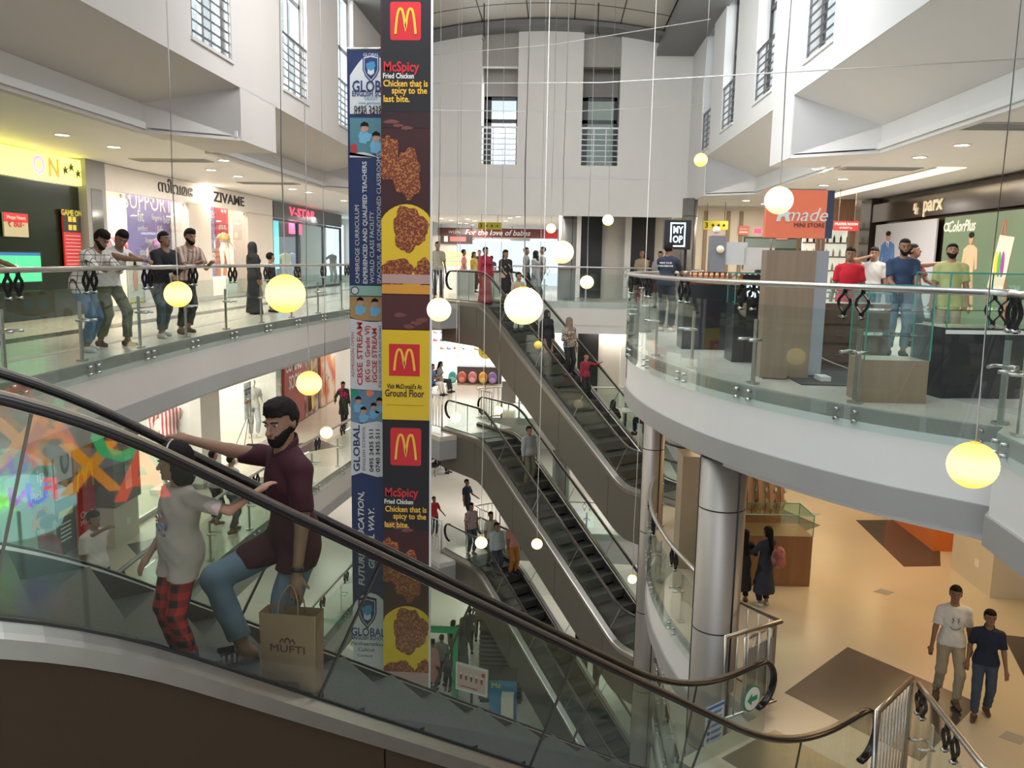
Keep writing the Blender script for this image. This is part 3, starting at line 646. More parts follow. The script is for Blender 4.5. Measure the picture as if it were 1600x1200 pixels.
# floor inlays (flush dark tiles)
def inlay(pts, z, m=TILE): 
    b = MB(); b.prism(pts, z, z+.003); global tn; tn += 1; return struct('trim_%d' % tn, b, m)
inlay([(4.2, 11.2), (2.97, 9.85), (4.05, 8.5), (5.3, 9.8)], LV[1])
inlay([(6.4, 17.2), (6.3, 14.5), (6.98, 14.6), (8.2, 17.4)], LV[1])
inlay([tuple(pz(x, y, LV[1])[:2]) for x, y in ((1186, 780), (1282, 821), (1208, 847), (1150, 815))], LV[1])
inlay([tuple(pz(x, y, LV[1])[:2]) for x, y in ((1567, 992), (1640, 1000), (1660, 1080), (1600, 1057))], LV[1])
for x, y in ((1381, 925), (1270, 803), (1584, 1153)):
    p = pz(x, y, LV[1]); inlay([(p.x-.17, p.y), (p.x, p.y-.14), (p.x+.17, p.y), (p.x, p.y+.14)], LV[1], GREYP)
inlay([(-8.2, 4), (-8.15, 30), (-7.75, 30), (-7.8, 4)], LV[0])
inlay([(-6.6, 8.0), (-6.7, 26), (-6.58, 26), (-6.45, 8.0)], LV[0], GREYP)
inlay([(4.4, 7.0), (3.2, 12.5), (4.0, 17.5), (4.3, 17.5), (3.6, 12.5), (4.7, 7.2)], LV[0], GREYP)
for k in range(6):
    a = 1.9+k*.22; c = np.array([-4.4, 24.5]); d = np.array([math.cos(a), math.sin(a)]); n = np.array([-d[1], d[0]])
    inlay([tuple(c+d*1.6-n*.12), tuple(c+d*1.6+n*.12), tuple(c+d*3.4+n*.28), tuple(c+d*3.4-n*.28)], LV[3], GREYP)
for dx, dy in ((-6.9, 18.3), (-7.0, 14.2), (-6.7, 22.5)): inlay([(dx-.7, dy), (dx, dy-.8), (dx+.7, dy), (dx, dy+.8)], LV[1])
# outer shell
SH = 9.2
b = MB(); b.bb(-14.2, -14, -8, 44, -12, 3.35); struct('wall_left', b, CREAM)
b = MB(); b.bb(14, 14.2, -8, 44, -12, 3.35); struct('wall_right', b, CREAM)
b = MB()
for z0, z1 in ((-12, -.95),): b.bb(-14, 14, 44, 44.2, z0, z1)
b.bb(-14, -6.2, 44, 44.2, -.95, 3.35); b.bb(1.5, 14, 44, 44.2, -.95, 3.35); b.bb(-6.2, 1.5, 44, 44.2, 2.3, 3.1); struct('wall_back', b, OFFW)
# gallery ceilings of the top level
ZC = 3.25
b = MB(); b.prism([(-14, -8), (-6.5, -8), (-6.5, 14.0), (-5.35, 14.0), (-5.35, 15.75), (-6.5, 15.75), (-6.5, 24.5), (-5.35, 24.5), (-5.35, 27.5), (-14, 27.5)], ZC, ZC+.1)
b.prism([(14, -8), (14, 27.5), (4.15, 27.5), (4.15, 24.4), (5.3, 24.4), (5.3, 17.0), (4.15, 17.0), (4.15, 15.5), (5.3, 15.5), (5.3, -8)], ZC, ZC+.1); struct('ceiling', b, WHITE)
b = MB(); b.bb(-5.3, 4.1, 27.45, 44, 2.9, 3.0); b.bb(-14, -5.3, 27.45, 44, ZC, ZC+.1); b.bb(4.1, 14, 27.45, 44, ZC, ZC+.1); b.bb(-5.4, -5.3, 27.86, 44, 2.9, ZC+.1); b.bb(4.1, 4.2, 27.86, 44, 2.9, ZC+.1); struct('ceiling', b, WHITE)
# upper side walls: bays with sloping soffits, fins and deep window slots
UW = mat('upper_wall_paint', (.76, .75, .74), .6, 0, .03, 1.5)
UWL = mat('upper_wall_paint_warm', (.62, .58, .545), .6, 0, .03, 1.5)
def upper_wall(side, X, sgn, bays, wins, zb, zt, m, sill):
    # sgn: +1 room to +X side (left wall), -1 for the right wall; wall body goes away from the room
    b = MB(); T_ = .36 if side == 'right' else .26; ys = -3.0; cuts = sorted(wins); y = ys
    def wb(y0, y1, z0, z1): b.bb(X-sgn*T_ if True else X, X, y0, y1, z0, z1)
    for (w0, w1, zs) in cuts:
        wb(y, w0, zb, zt); wb(w0, w1, zb, zs); y = w1
    wb(y, 27.5, zb, zt)
    # fins reach down to the gallery ceiling
    y = -3.0
    edges = []
    for (b0, b1) in bays: edges.append((b0, b1))
    fins = []; prev = None
    for i, (b0, b1) in enumerate(bays):
        nxt = bays[i+1][0] if i+1 < len(bays) else 27.5
        fins.append((b1, nxt))
    for f0, f1 in fins: b.bb(X-sgn*1.25, X, f0, f1, ZC-.04, zb+.02)
    struct('wall_'+side, b, m)
    for (b0, b1) in bays:
        c = MB(); Xi = X-sgn*1.25
        # sloping panel from the wall foot back to the gallery edge, then an upright band
        vs = [(X-sgn*.02, b0, zb), (X-sgn*.02, b1, zb), (Xi, b1-.9, ZC+.38), (Xi, b0, ZC+.38), (X-sgn*.02, b0, zb+.06), (X-sgn*.02, b1, zb+.06), (Xi-sgn*.1, b1-.9, ZC+.44), (Xi-sgn*.1, b0, ZC+.44)]
        c.add(vs, [(0, 1, 2, 3), (4, 7, 6, 5), (0, 3, 7, 4), (1, 5, 6, 2), (2, 6, 7, 3), (0, 4, 5, 1)])
        c.add([(X-sgn*.02, b1, zb+.03), (X-sgn*.02, b1, ZC), (Xi, b1, ZC), (Xi, b1-.9, ZC+.38), (Xi, b1, ZC+.38)], [(0, 3, 1), (1, 3, 4, 2)])
        c.add([(X-sgn*.02, b1-.0, zb), (Xi, b1-.9, ZC+.38), (Xi, b1-.9, ZC+.02), (X-sgn*.02, b1, ZC+.02)], [(0, 1, 2, 3)])
        c.prism([(X, b1+.01), (Xi-sgn*.1, b1-.9), (Xi-sgn*.1, b1+.01)], ZC-.05, ZC+.0)
        c.bb(Xi-sgn*.12, Xi+sgn*.01, b0, b1-.85, ZC-.06, ZC+.38)
        struct('ceiling', c, m)
    # windows: dark frame, glass, guard bars
    for k, (w0, w1, zs) in enumerate(cuts):
        global wn; wn += 1
        c = MB(); xo = X-sgn*(T_-.08)
        for yy in (w0+.04, w1-.04, (w0+w1)/2): c.bb(xo-.03, xo+.03, yy-.04, yy+.04, zs, zs+3.2)
        for zz in (zs+.05, zs+1.9, zs+3.15): c.bb(xo-.03, xo+.03, w0, w1, zz-.05, zz+.05)
        w = struct('window_%d' % wn, c, BLACK if side == 'right' else mat('window_frame_grey', (.3, .31, .32), .5))
        MB().bb(xo-.006, xo+.006, w0+.05, w1-.05, zs+.1, zs+3.1).build('glass_pane', GLF, w)
        c = MB(); xr = X-sgn*.04; c.bb(xr-.025, xr+.025, w0+.01, w1-.01, zs+1.02, zs+1.07)
        for j in range(6): c.bb(xr-.012, xr+.012, w0+.01, w1-.01, zs+.1+j*.15, zs+.124+j*.15)
        for j in range(3): yy = w0+.06+(w1-w0-.12)*j/2; c.bb(xr-.018, xr+.018, yy-.018, yy+.018, zs, zs+1.03)
        c.build('guard_bars', mat('guard_steel', (.25, .25, .26), .35, .8), w)
        c = MB(); c.bb(X-sgn*T_, X-sgn*(T_-.1), w0, w1, zs+3.2, zt); struct('wall_'+side, c, m)
        c = MB(); c.bb(X-sgn*.02, X+sgn*.03, w0-.04, w1+.04, zs-.05, zs); global tn; tn += 1; struct('trim_%d' % tn, c, m)
wn = 0
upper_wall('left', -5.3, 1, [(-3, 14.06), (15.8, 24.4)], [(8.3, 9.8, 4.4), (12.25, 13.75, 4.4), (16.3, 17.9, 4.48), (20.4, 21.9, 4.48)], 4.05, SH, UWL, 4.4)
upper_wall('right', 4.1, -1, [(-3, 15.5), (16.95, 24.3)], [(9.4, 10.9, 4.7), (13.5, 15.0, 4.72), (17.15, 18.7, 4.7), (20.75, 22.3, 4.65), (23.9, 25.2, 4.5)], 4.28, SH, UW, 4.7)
# upper back wall with two slots
YB = 27.5
def bx_(x0, y0): return pY(x0, y0, YB)
s1 = (bx_(752, 200).x, bx_(808, 200).x); s2 = (bx_(909, 200).x, bx_(967, 200).x); zs = bx_(780, 257).z; zw = bx_(780, 140).z
b = MB()
for x0, x1 in ((-5.3, s1[0]), (s1[1], s2[0]), (s2[1], 4.1)): b.bb(x0, x1, YB, YB+.35, 2.8, SH)
for s_ in (s1, s2): b.bb(s_[0], s_[1], YB, YB+.35, 2.8, zs)
struct('wall_back', b, OFFW)
b = MB(); b.bb(-5.3, 4.1, YB-.08, YB, 2.75, 3.95); b.bb(-5.3, 3.4, YB-.10, YB-.08, 3.93, 3.98); tn += 1; struct('trim_%d' % tn, b, OFFW)
FROST = mat('frosted_pane', (.45, .55, .5), .6, emit=.12)
for i, s_ in enumerate((s1, s2)):
    wn += 1; yo = YB+1.25; b = MB(); b.bb(s_[0]-.02, s_[0]+.22, yo, yo+.1, zs-.1, zw); b.bb(s_[1]-.10, s_[1]+.02, yo, yo+.1, zs-.1, zw)
    for zz in (zw-.04, zs+1.55, zs+.0): b.bb(s_[0], s_[1], yo, yo+.1, zz-.06, zz+.06)
    w = struct('window_%d' % wn, b, BLACK)
    MB().bb(s_[0]+.1, s_[1]-.1, yo+.04, yo+.05, zs, zw).build('glass_pane', GLF if i == 0 else FROST, w)
    c = MB(); yr = YB+.08; c.bb(s_[0], s_[1], yr-.03, yr+.03, zs+1.14, zs+1.20)
    for j in range(6): c.bb(s_[0], s_[1], yr-.012, yr+.012, zs+.12+j*.17, zs+.145+j*.17)
    for j in range(4): xx = s_[0]+(s_[1]-s_[0])*j/3; c.bb(xx-.015, xx+.015, yr-.02, yr+.02, zs, zs+1.15)
    c.build('guard_bars', mat('guard_steel', (.3, .3, .31), .35, .8), w)
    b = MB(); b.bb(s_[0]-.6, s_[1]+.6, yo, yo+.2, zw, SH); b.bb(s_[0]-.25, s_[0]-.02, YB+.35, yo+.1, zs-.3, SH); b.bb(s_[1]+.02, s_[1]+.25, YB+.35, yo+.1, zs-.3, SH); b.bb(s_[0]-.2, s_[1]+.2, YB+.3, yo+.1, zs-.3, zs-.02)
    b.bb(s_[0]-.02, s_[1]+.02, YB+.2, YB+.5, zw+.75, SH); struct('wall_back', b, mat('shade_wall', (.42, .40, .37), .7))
# arched panelled roof over the far half
b = MB(); xs = np.linspace(-5.4, 4.2, 25); PAN = mat('roof_panel', (.55, .52, .45), .45, 0, .04, 1)
def zr(x): return 8.62-.028*(x+.5)**2
for i in range(24):
    x0, x1 = xs[i], xs[i+1]; b.add([(x0, 12, zr(x0)), (x1, 12, zr(x1)), (x1, 29.2, zr(x1)), (x0, 29.2, zr(x0)), (x0, 12, zr(x0)+.1), (x1, 12, zr(x1)+.1), (x1, 29.2, zr(x1)+.1), (x0, 29.2, zr(x0)+.1)], [(0, 3, 2, 1), (4, 5, 6, 7), (0, 1, 5, 4), (3, 7, 6, 2)])
struct('ceiling', b, PAN)
b = MB()
for x0 in (-4.0, -2.45, -1.05, .35, 1.75, 3.05): b.sweep([(x0*(1+.0), 12, zr(x0)-.004), (x0, 27.4, zr(x0)-.004)], [(-.018, -.004), (.018, -.004), (.018, .004), (-.018, .004)], smooth=False)
for yy in (25.2, 22.4, 19.6, 16.8): b.sweep([(x, yy, zr(x)-.006) for x in xs], [(-.015, -.004), (.015, -.004), (.015, .004), (-.015, .004)], smooth=False)
tn += 1; struct('trim_%d' % tn, b, BLACK)
b = MB(); b.sweep([(x, 27.1, zr(x)-.10) for x in xs], [(-.45, -.08), (.45, -.08), (.45, .06), (-.45, .06)], smooth=False); b.sweep([(3.55, 12, zr(3.55)-.35), (3.55, 27.5, zr(3.55)-.35)], [(-.6, -.1), (.6, -.1), (.6, .1), (-.6, .1)], smooth=False)
b.sweep([(-4.8, 12, zr(-4.8)-.3), (-4.8, 27.5, zr(-4.8)-.3)], [(-.55, -.1), (.55, -.1), (.55, .1), (-.55, .1)], smooth=False)
tn += 1; struct('trim_%d' % tn, b, mat('roof_edge_grey', (.17, .165, .16), .45))
# hanging rods and crossing wires under the roof
for i, (x, y) in enumerate(((756, 55), (934, 50))):
    p = pY(x, y, 25.0); t = thing('hanging_rod', 'thin dark threaded rod with hook hanging from the roof, %s one' % ('left' if i == 0 else 'right'), 'rod', p)
    MB().cyl((0, 0, 0), (0, 0, 3.0), .018, 6).build('rod', BLACK, t); MB().tube([(0, 0, 0), (.05, 0, -.08), (0, 0, -.16), (-.05, 0, -.1)], .012, 6).build('hook', BLACK, t)
for i, (a, c) in enumerate((((676, 86, 24), (1110, 30, 20)), ((676, 130, 24), (1600, 92, 10)), ((676, 172, 23), (1100, 163, 23)))):
    A = pY(*a); B_ = pY(*c); m = (A+B_)/2-Vector((0, 0, .12)); o = MB().tube([A, m, B_], .009, 5).build('catenary_wire', CORD); tag(o, ['highest thin wire strung across the atrium under the roof', 'thin wire strung across the atrium in the middle of the three', 'lowest of the thin wires strung across the atrium'][i], 'wire')
# round clad columns
def column(label, x, y, r, z0, z1, seams=None, m=None):
    t = thing('column', label, 'column', (x, y, z0)); MB().cyl((0, 0, 0), (0, 0, z1-z0), r, 40).build('shaft', m or STEELC, t)
    b = MB(); s = seams or 1.25; z = s*.6
    while z < z1-z0: b.cyl((0, 0, z-.008), (0, 0, z+.008), r+.002, 40); z += s
    b.box((r*.5, -r*.866, (z1-z0)/2), (.02, .02, z1-z0)); b.box((-r, 0, (z1-z0)/2), (.016, .016, z1-z0)); b.build('panel_joints', BLACK, t); return t
STEELC = mat('column_cladding', (.33, .305, .28), .42, .5, .05, 2)
column('thick silver clad round column below the curved balcony', 2.10, 10.0, .285, LV[3], -1.0, 1.55)
column('slim silver round column beside the lower end of the escalators', 2.02, 16.3, .215, LV[3], -1.0, 1.7)
column('round grey column behind the far upper railing', .35, 28.6, .3, LV[0], 2.9, 1.7, GREYP)
column('round grey column on the lower rear gallery', .35, 28.6, .3, LV[2], -4.9, 1.7, GREYP)
column('round grey column by the optical kiosk', 4.0, 26.0, .22, LV[0], ZC, 1.7)
# ------------------------------------------------------------------ downlights (each a lamp of its own) and ceiling luminaires
LAMPW = mat('lamp_glow', (1, .93, .82), .5, emit=14, ecol=(1.0, .92, .78))
def downlight(p, label, power=45, r=.11, col=NEU, group=None, light=True):
    t = thing('downlight', label, 'downlight', p, 0, group)
    MB().lathe([(r*1.25, 0), (r*1.25, -.012), (r, -.015), (r, -.004)], 20).build('trim_ring', WHITE, t)
    MB().cyl((0, 0, -.006), (0, 0, -.010), r, 20).build('lamp_disc', LAMPW, t)
    if light: area(p[0], p[1], p[2]-.03, r*2, r*2, power, col, 'DISK', name='downlight_source')
    return t
GDN = 'recessed downlights in the top gallery ceilings'
L_ = [(97, 210), (178, 229), (350, 250), (330, 265), (372, 275), (457, 295), (482, 300), (537, 313)]
R_ = [(1503, 226), (1437, 245), (1277, 263), (1317, 279), (1287, 289), (1166, 313), (1194, 318), (1131, 317), (1152, 328), (1122, 331), (1101, 331)]
names_l = ['nearest', 'second nearest', 'third', 'fourth', 'fifth', 'sixth', 'seventh', 'eighth', 'ninth', 'tenth', 'eleventh']
for i, (x, y) in enumerate(L_): downlight(pz(x, y, ZC), '%s round white downlight from the near end of the left gallery ceiling' % names_l[i], 60, group=GDN, col=WARM if i < 2 else NEU)
for i, (x, y) in enumerate(R_): downlight(pz(x, y, ZC), '%s round white downlight from the near end of the right gallery ceiling' % names_l[i], 60 if i < 5 else 35, group=GDN)
for i, (x, y) in enumerate([(690, 341), (705, 344), (719, 348), (729, 349), (738, 351), (752, 354), (764, 358), (731, 342), (742, 345), (800, 333), (810, 338), (797, 340), (790, 345), (964, 334), (869, 333), (1213-0, 300)][:15]):
    p = pz(x, y, 2.9); 
    if p.y > 43: p.y = 42.5
    if i == 13: p = pY(964, 335, 27.62); p.z = 2.898
    downlight(p, 'small bright downlight in the rear gallery ceiling above the bright shop entrance' if i < 13 else ('downlight under the rear wall beside the dark window strips' if i == 13 else 'downlight above the round grey column at the rear'), 40, group='rear gallery ceiling spots' if i < 13 else None, light=i % 2 == 0)
# luminaires below the slabs (their faces are turned away from the viewer)
for z in (LV[0], LV[1], LV[2]):
    zz = z-1.07
    for y in (6, 11, 16, 21, 26): area(-8.3, y, zz, 1.6, .6, 50, NEU)
    for x in (-8, -3, 2, 7): area(x, 30, zz, 1.6, .6, 80, NEU); area(x, 36, zz, 1.6, .6, 70, NEU)
wr = (1.0, .70, .36)
for x, y, p in ((5.2, 6.5, 26), (6.6, 10.0, 44), (5.0, 13.5, 48), (7.5, 14.5, 52), (5.0, 18.0, 52), (8.5, 19, 50), (7, 23, 50)): area(x, y, LV[0]-1.07, 2.2, 1.2, p, wr)
for y in (10, 15, 20, 25): area(6, y, LV[1]-1.07, 1.5, .6, 50, NEU); area(6, y, LV[2]-1.07, 1.5, .6, 50, NEU)
for x in (-10, -5, 0, 4, 9): area(x, 34, 2.88, 1.5, .6, 90, NEU)
for y in (5, 9, 13, 17, 21, 25): area(-10.8, y, ZC-.01, .3, 1.8, 45, NEU); area(9.6 if y > 9 else 6, y, ZC-.01, .3, 1.8, 45, NEU)
# ------------------------------------------------------------------ escalators
KHAKI = mat('khaki_cladding', (.135, .122, .10), .42, .3, .04, 1.5); BROWN = mat('brown_cladding', (.05, .032, .019), .6, 0, .08, 3, spec=.15)
escalator('nearest escalator, with a man and a girl riding, brown side panels', FX, FY, FT, LV[1], 1, 1.516, .863, .863, .656, 3.987, 1.236, .867, 9.6, BROWN, 1.3, 1.50, j0=.35, drop=.21, deckw=.095, gm=glass('escalator_glass', (.84, .88, .85), .9), jm=mat('joint_dark', (.12, .11, .10), .3, .7))
for k, lab in enumerate(('far escalator from the top gallery down, highest of the three stacked flights', 'middle one of the three far stacked escalators', 'lowest far escalator down to the ground floor crowd')):
    escalator(lab, ESC_X, ESC_Y, ESC_T, LV[k], -1, 2.128, .371, .291, .668, HF, 1.221, .95, 9.9, KHAKI, 1.15, 1.6, group=None, gm=glass('escalator_glass_far', (.90, .95, .93), 1.0))
# ------------------------------------------------------------------ railings
def cut(path, y0, y1): return [p for p in path if y0 <= p[1] <= y1]
railing('long curved glass railing of the upper left gallery, young men leaning on it', cut(EL, 4.6, 25.5), LV[0], 1.55, 1, detail=2)
railing('left glass railing one storey down, seen behind the bearded man', cut(EL, 8, 25.5), LV[1], 1.7, 1)
railing('glass railing two storeys down, seen left of the hanging banners', cut(EL, 10, 25.5), LV[2], 1.7, 1)
railing('big curved glass railing of the upper right gallery in front of the glass counters', cut(ER2, 6.9, 27)[0:], LV[0], 1.42, -1, detail=2)
railing('short straight end of the upper right railing at the right edge of the view', [(3.32, 3.6), (3.62, 6.8)], LV[0], 1.5, -1, detail=2)
a0 = plat(-2.6, .9, 1.35)
railing('straight glass railing of the far upper gallery behind the lanterns', [(-1.75, 27.5), (3.7, 27.5)], LV[0], 1.35, 1)
railing('straight glass railing of the far gallery one storey down', [(-1.2, 27.5), (3.7, 27.5)], LV[1], 1.35, 1)
railing('straight glass railing of the far gallery two storeys down', [(-1.2, 27.5), (3.7, 27.5)], LV[2], 1.35, 1)
i0 = [i for i, p in enumerate(ER1) if abs(p[1]-9.75) < .01][0]
railing('curved glass railing one storey down beside the thick silver column', [(2.12, 10.3)]+[p for p in ER1 if 10.5 < p[1] < 18], LV[1], 1.4, -1, detail=2)
railing('glass railing between the right gallery and the escalator foot one storey down', [(3.8, 20.2), (3.75, 27)], LV[1], 1.4, -1)
railing('glass railing two storeys down on the right behind the columns', [(2.3, 12), (2.3, 17)], LV[2], 1.4, -1)
for z, lab in ((LV[0], 'upper'), (LV[1], 'middle'), (LV[2], 'lowest')):
    q = [(ESC_X+dE[0]*u+nE[0]*v, ESC_Y+dE[1]*u+nE[1]*v) for u, v in ((.2, -.86), (-.9, -.95), (-3.0, -.98))]; barrier('steel bar railing left of the %s far escalator landing' % lab, q, z, 1.08, .15)
    q = [(ESC_X+dE[0]*u+nE[0]*v, ESC_Y+dE[1]*u+nE[1]*v) for u, v in ((.4, .86), (-.6, .95), (-.5, 1.9))]; barrier('steel bar railing right of the %s far escalator landing' % lab, q, z, 1.08, .15)
# guards round the foot of the nearest escalator
P = [(2.36, 9.98), (2.74, 9.42), fe(.5, -.92)]; r = barrier('steel guard railing running from the thick column to the escalator foot', P, LV[1], 1.12, .16, .03)
P = [fe(.05, -.98), fe(-.55, -1.02)]; r = barrier('low steel gate with grey sheet beside the escalator exit', P, LV[1], .95, .15, .028)
MB().box((( P[1][0]-P[0][0])/2, (P[1][1]-P[0][1])/2, .45), (.62, .02, .72), math.atan2(P[1][1]-P[0][1], P[1][0]-P[0][0])).build('sheet_panel', GREYP, r)
q0 = pz(1372, 1112, LV[1]+1.15); q1 = pz(1425, 1060, LV[1]+1.15); q2 = pz(1560, 1215, LV[1]+1.15)
r = barrier('steel bar railing at the foot of the nearest escalator, bottom right', [tuple(q0[:2]), tuple(q1[:2])], LV[1], 1.15, .085, .032)
railing('glass railing with black loop brackets at the bottom right corner', [(q1.x+.08, q1.y-.06), tuple(q2[:2])], LV[1], 1.0, 1, detail=2)
LN = [(446, 459, 7.0, 31, LY, 'large glowing yellow lantern in front of the upper left railing'), (278, 460, 8.6, 21, LY, 'yellow lantern hanging in front of the young man in black'),
 (818, 478, 7.0, 30, LW, 'largest white lantern hanging in the middle of the atrium'), (1520, 727, 5.6, 37, LY, 'big yellow lantern low at the right in front of the white balcony band'),
 (1217, 313, 7.6, 21, LW, 'pale lantern overlapping the orange mini store sign'), (686, 484, 11.0, 19, LW, 'white lantern right beside the tall burger banner, at far escalator top'),
 (878, 394, 11.5, 18, LW, 'white lantern hanging above the far upper railing'), (483, 599, 9.6, 20, LY, 'yellow lantern in front of the red coming soon wall'),
 (510, 676, 15, 10, LW, 'small lantern just right of the bearded man'), (1095, 250, 14, 10, LY, 'small lantern against the upper right wall'),
 (950, 344, 20, 8.5, LW, 'small lantern in front of the dark window strips'), (861, 357, 22, 7.5, LW, 'tiny lantern in front of the rear red shop sign'),
 (917, 441, 18, 10.5, LW, 'small lantern against the far glass railing'), (841, 539, 19, 6.5, LO, 'small unlit ochre lantern beside the woman in black'),
 (717, 550, 19, 7.5, LW, 'small lantern in front of the shoe shop'), (712, 653, 21, 8.5, LW, 'small lantern at the top of the middle far escalator'),
 (779, 641, 22, 7, LW, 'small lantern between the handrails of the middle far escalator'), (752, 848, 20, 10, LW, 'small lantern in front of the people on the lowest escalator'),
 (839, 850, 17.5, 9, LW, 'small lantern against the side of the middle far escalator'), (988, 905, 17.5, 7.5, LW, 'small lantern left of the slim silver column')]
for x, y, Y, r, m, l in LN: lantern(l, x, y, Y, r, m)
# ------------------------------------------------------------------ flat panels, signs and posters
def emat(name, c, st=1.0, var=.03): return mat(name, c, .5, 0, var, 4, emit=st)
LIT = emat('lit_white', (1, .97, .93), 2.0); RED = mat('sign_red', (.62, .03, .04), .45); ORG = mat('sign_orange', (.86, .22, .11), .5)
TXTW = mat('text_white', (.85, .85, .83), .5); TXTB = mat('text_black', (.02, .02, .025), .5); YELP = mat('sign_yellow', (.75, .62, .05), .5)
class Pan:
    def __init__(s, label, cat, c, xdir, w, h, t=.03, m=None, name='sign', group=None, ydir=(0, 0, 1)):
        s.root = thing(name, label, cat, c, 0, group); s.M = basis((0, 0, 0), xdir, ydir); s.w, s.h, s.t = w, h, t
        if m: MB().plate(s.M @ Matrix.Translation((0, 0, -t)), [(-w/2, -h/2), (w/2, -h/2), (w/2, h/2), (-w/2, h/2)], t).build('panel', m, s.root)
    def poly(s, pts, m, dz=.002, t=.004, name='artwork'): return MB().plate(s.M @ Matrix.Translation((0, 0, dz)), [(p[0]*s.w/2, p[1]*s.h/2) for p in pts], t).build(name, m, s.root)
    def rect(s, x, y, w, h, m, dz=.002, name='artwork', t=.004): return s.poly([(x-w, y-h), (x+w, y-h), (x+w, y+h), (x-w, y+h)], m, dz, t, name)
    def ellipse(s, x, y, rx, ry, m, dz=.003, n=24, name='artwork'): return s.poly([(x+rx*math.cos(2*PI*i/n), y+ry*math.sin(2*PI*i/n)) for i in range(n)], m, dz, .004, name)
    def text(s, x, y, st, size, m, rot=0, name='lettering', dz=.006, **k):
        return text(name, st, size, s.M @ Matrix.Translation((x*s.w/2, y*s.h/2, dz)) @ Matrix.Rotation(math.radians(rot), 4, 'Z'), m, s.root, **k)
    def frame(s, m, b=.03, name='frame'):
        w, h = s.w/2, s.h/2; q = MB()
        for x0, x1, y0, y1 in ((-w-b, w+b, h, h+b), (-w-b, w+b, -h-b, -h), (-w-b, -w, -h, h), (w, w+b, -h, h)): q.plate(s.M @ Matrix.Translation((0, 0, -s.t)), [(x0, y0), (x1, y0), (x1, y1), (x0, y1)], s.t+.02)
        return q.build(name, m, s.root)
LX, RX_, BX = (0, 1, 0), (0, -1, 0), (1, 0, 0)     # reading direction on left, right and back walls
def panX(label, cat, x0, y0, x1, y1, X, m, t=.03, name='sign', wall='l', group=None):
    """panel on a plane of constant X whose picture corners are given"""
    a, c = pX(x0, (y0+y1)/2, X), pX(x1, (y0+y1)/2, X); ya, yc = a.y, c.y; xm = (x0+x1)/2; zt, zb = pX(xm, y0, X).z, pX(xm, y1, X).z
    return Pan(label, cat, (X, (ya+yc)/2, (zt+zb)/2), LX if wall == 'l' else RX_, abs(yc-ya), zt-zb, t, m, name, group)
def panY(label, cat, x0, y0, x1, y1, Y, m, t=.03, name='sign', group=None):
    a, c = pY(x0, (y0+y1)/2, Y), pY(x1, (y0+y1)/2, Y); xm = (x0+x1)/2; zt, zb = pY(xm, y0, Y).z, pY(xm, y1, Y).z
    return Pan(label, cat, ((a.x+c.x)/2, Y, (zt+zb)/2), BX, c.x-a.x, zt-zb, t, m, name, group)
def wallbox(name, x0, x1, y0, y1, z0, z1, m): return struct(name, MB().bb(x0, x1, y0, y1, z0, z1), m)
# ---- mannequin (female bust or male clothed) as one smooth surface
MANN = mat('mannequin_cream', (.72, .66, .60), .3)
def mannequin(label, loc, face, top=None, bottom=None, female=True, group=None, skin=MANN, vox=.02, h=1.72, headless=True, half=False, arm=None, base=True, sl='short', hem=.86):
    r, J = person(label, loc, face, h, 'tan', top, sl, bottom, None, vox, hair=None, female=female, hem=hem, untuck=hem < 1, hl=arm or (.26, -.02, .93), hr=(-.30, .05, 1.02), group=group)
    r.name = 'mannequin'; r['category'] = 'mannequin'
    for c in r.children:
        if c.name.startswith('body'):
            c.data.materials[0] = skin
            if headless:
                import bmesh; bm = bmesh.new(); bm.from_mesh(c.data); z = J['nb'][2]+.05; bmesh.ops.bisect_plane(bm, geom=bm.verts[:]+bm.edges[:]+bm.faces[:], plane_co=(0, 0, z), plane_no=(0, 0, 1), clear_outer=True); bmesh.ops.holes_fill(bm, edges=[e for e in bm.edges if e.is_boundary], sides=0); bm.to_mesh(c.data); bm.free()
    MB().cyl((0, 0, -.0), (0, 0, .02), .18, 24).build('stand', STEEL, r)
    return r
# =================================================================== upper left gallery
SX = -10.0
z0 = pX(125, 291, SX).z
# games shop at the left edge
yg = pX(125, 270, SX).y
wallbox('wall_left', -13.9, SX-.12, yg-.02, yg+.1, 0, ZC, GREYP)
DG = mat('dark_green_front', (.008, .018, .008), .22, 0, .2, 1)
wallbox('wall_left', SX-.2, SX-.06, 3, yg, 0, z0-.02, DG)
p = Pan('glowing yellow shop sign with the letters ON and leaping figures, upper left', 'sign', (SX+.02, yg-3.0, (z0+ZC)/2-.02), LX, 6.0, ZC-z0-.06, .12, emat('sign_box_yellow', (1.0, .93, .16), 2.4), 'light_box_sign')
p.text(-.62, 0, 'GAME', .50, emat('letter_cyan', (.15, .75, .85), .8), bold=.02); p.text(.52, -.03, 'O', .50, emat('letter_pink', (.9, .45, .75), .9), bold=.03); p.text(.68, -.05, 'N', .50, emat('letter_orange', (.95, .4, .08), .7), bold=.03)
for x, y, a in ((.80, .0, .4), (.87, .3, -.5), (.95, -.1, .2)):
    q = [(x-.03, y-.1), (x-.006, y+.02), (x-.035, y+.22), (x+.002, y+.12), (x+.006, y+.34), (x+.02, y+.3), (x+.018, y+.12), (x+.05, y+.28), (x+.028, y+.0), (x+.045, y-.3), (x+.01, y-.14), (x-.01, y-.42), (x-.006, y-.1)]
    p.poly(q, mat('silhouette_olive', (.12, .12, .01), .6), .004)
p = Pan('wall screen showing a green football pitch, left edge', 'television', pX(20, 418, SX+.3), LX, 1.7, .58, .05, BLACK, 'television')
p.root.location.y -= .0
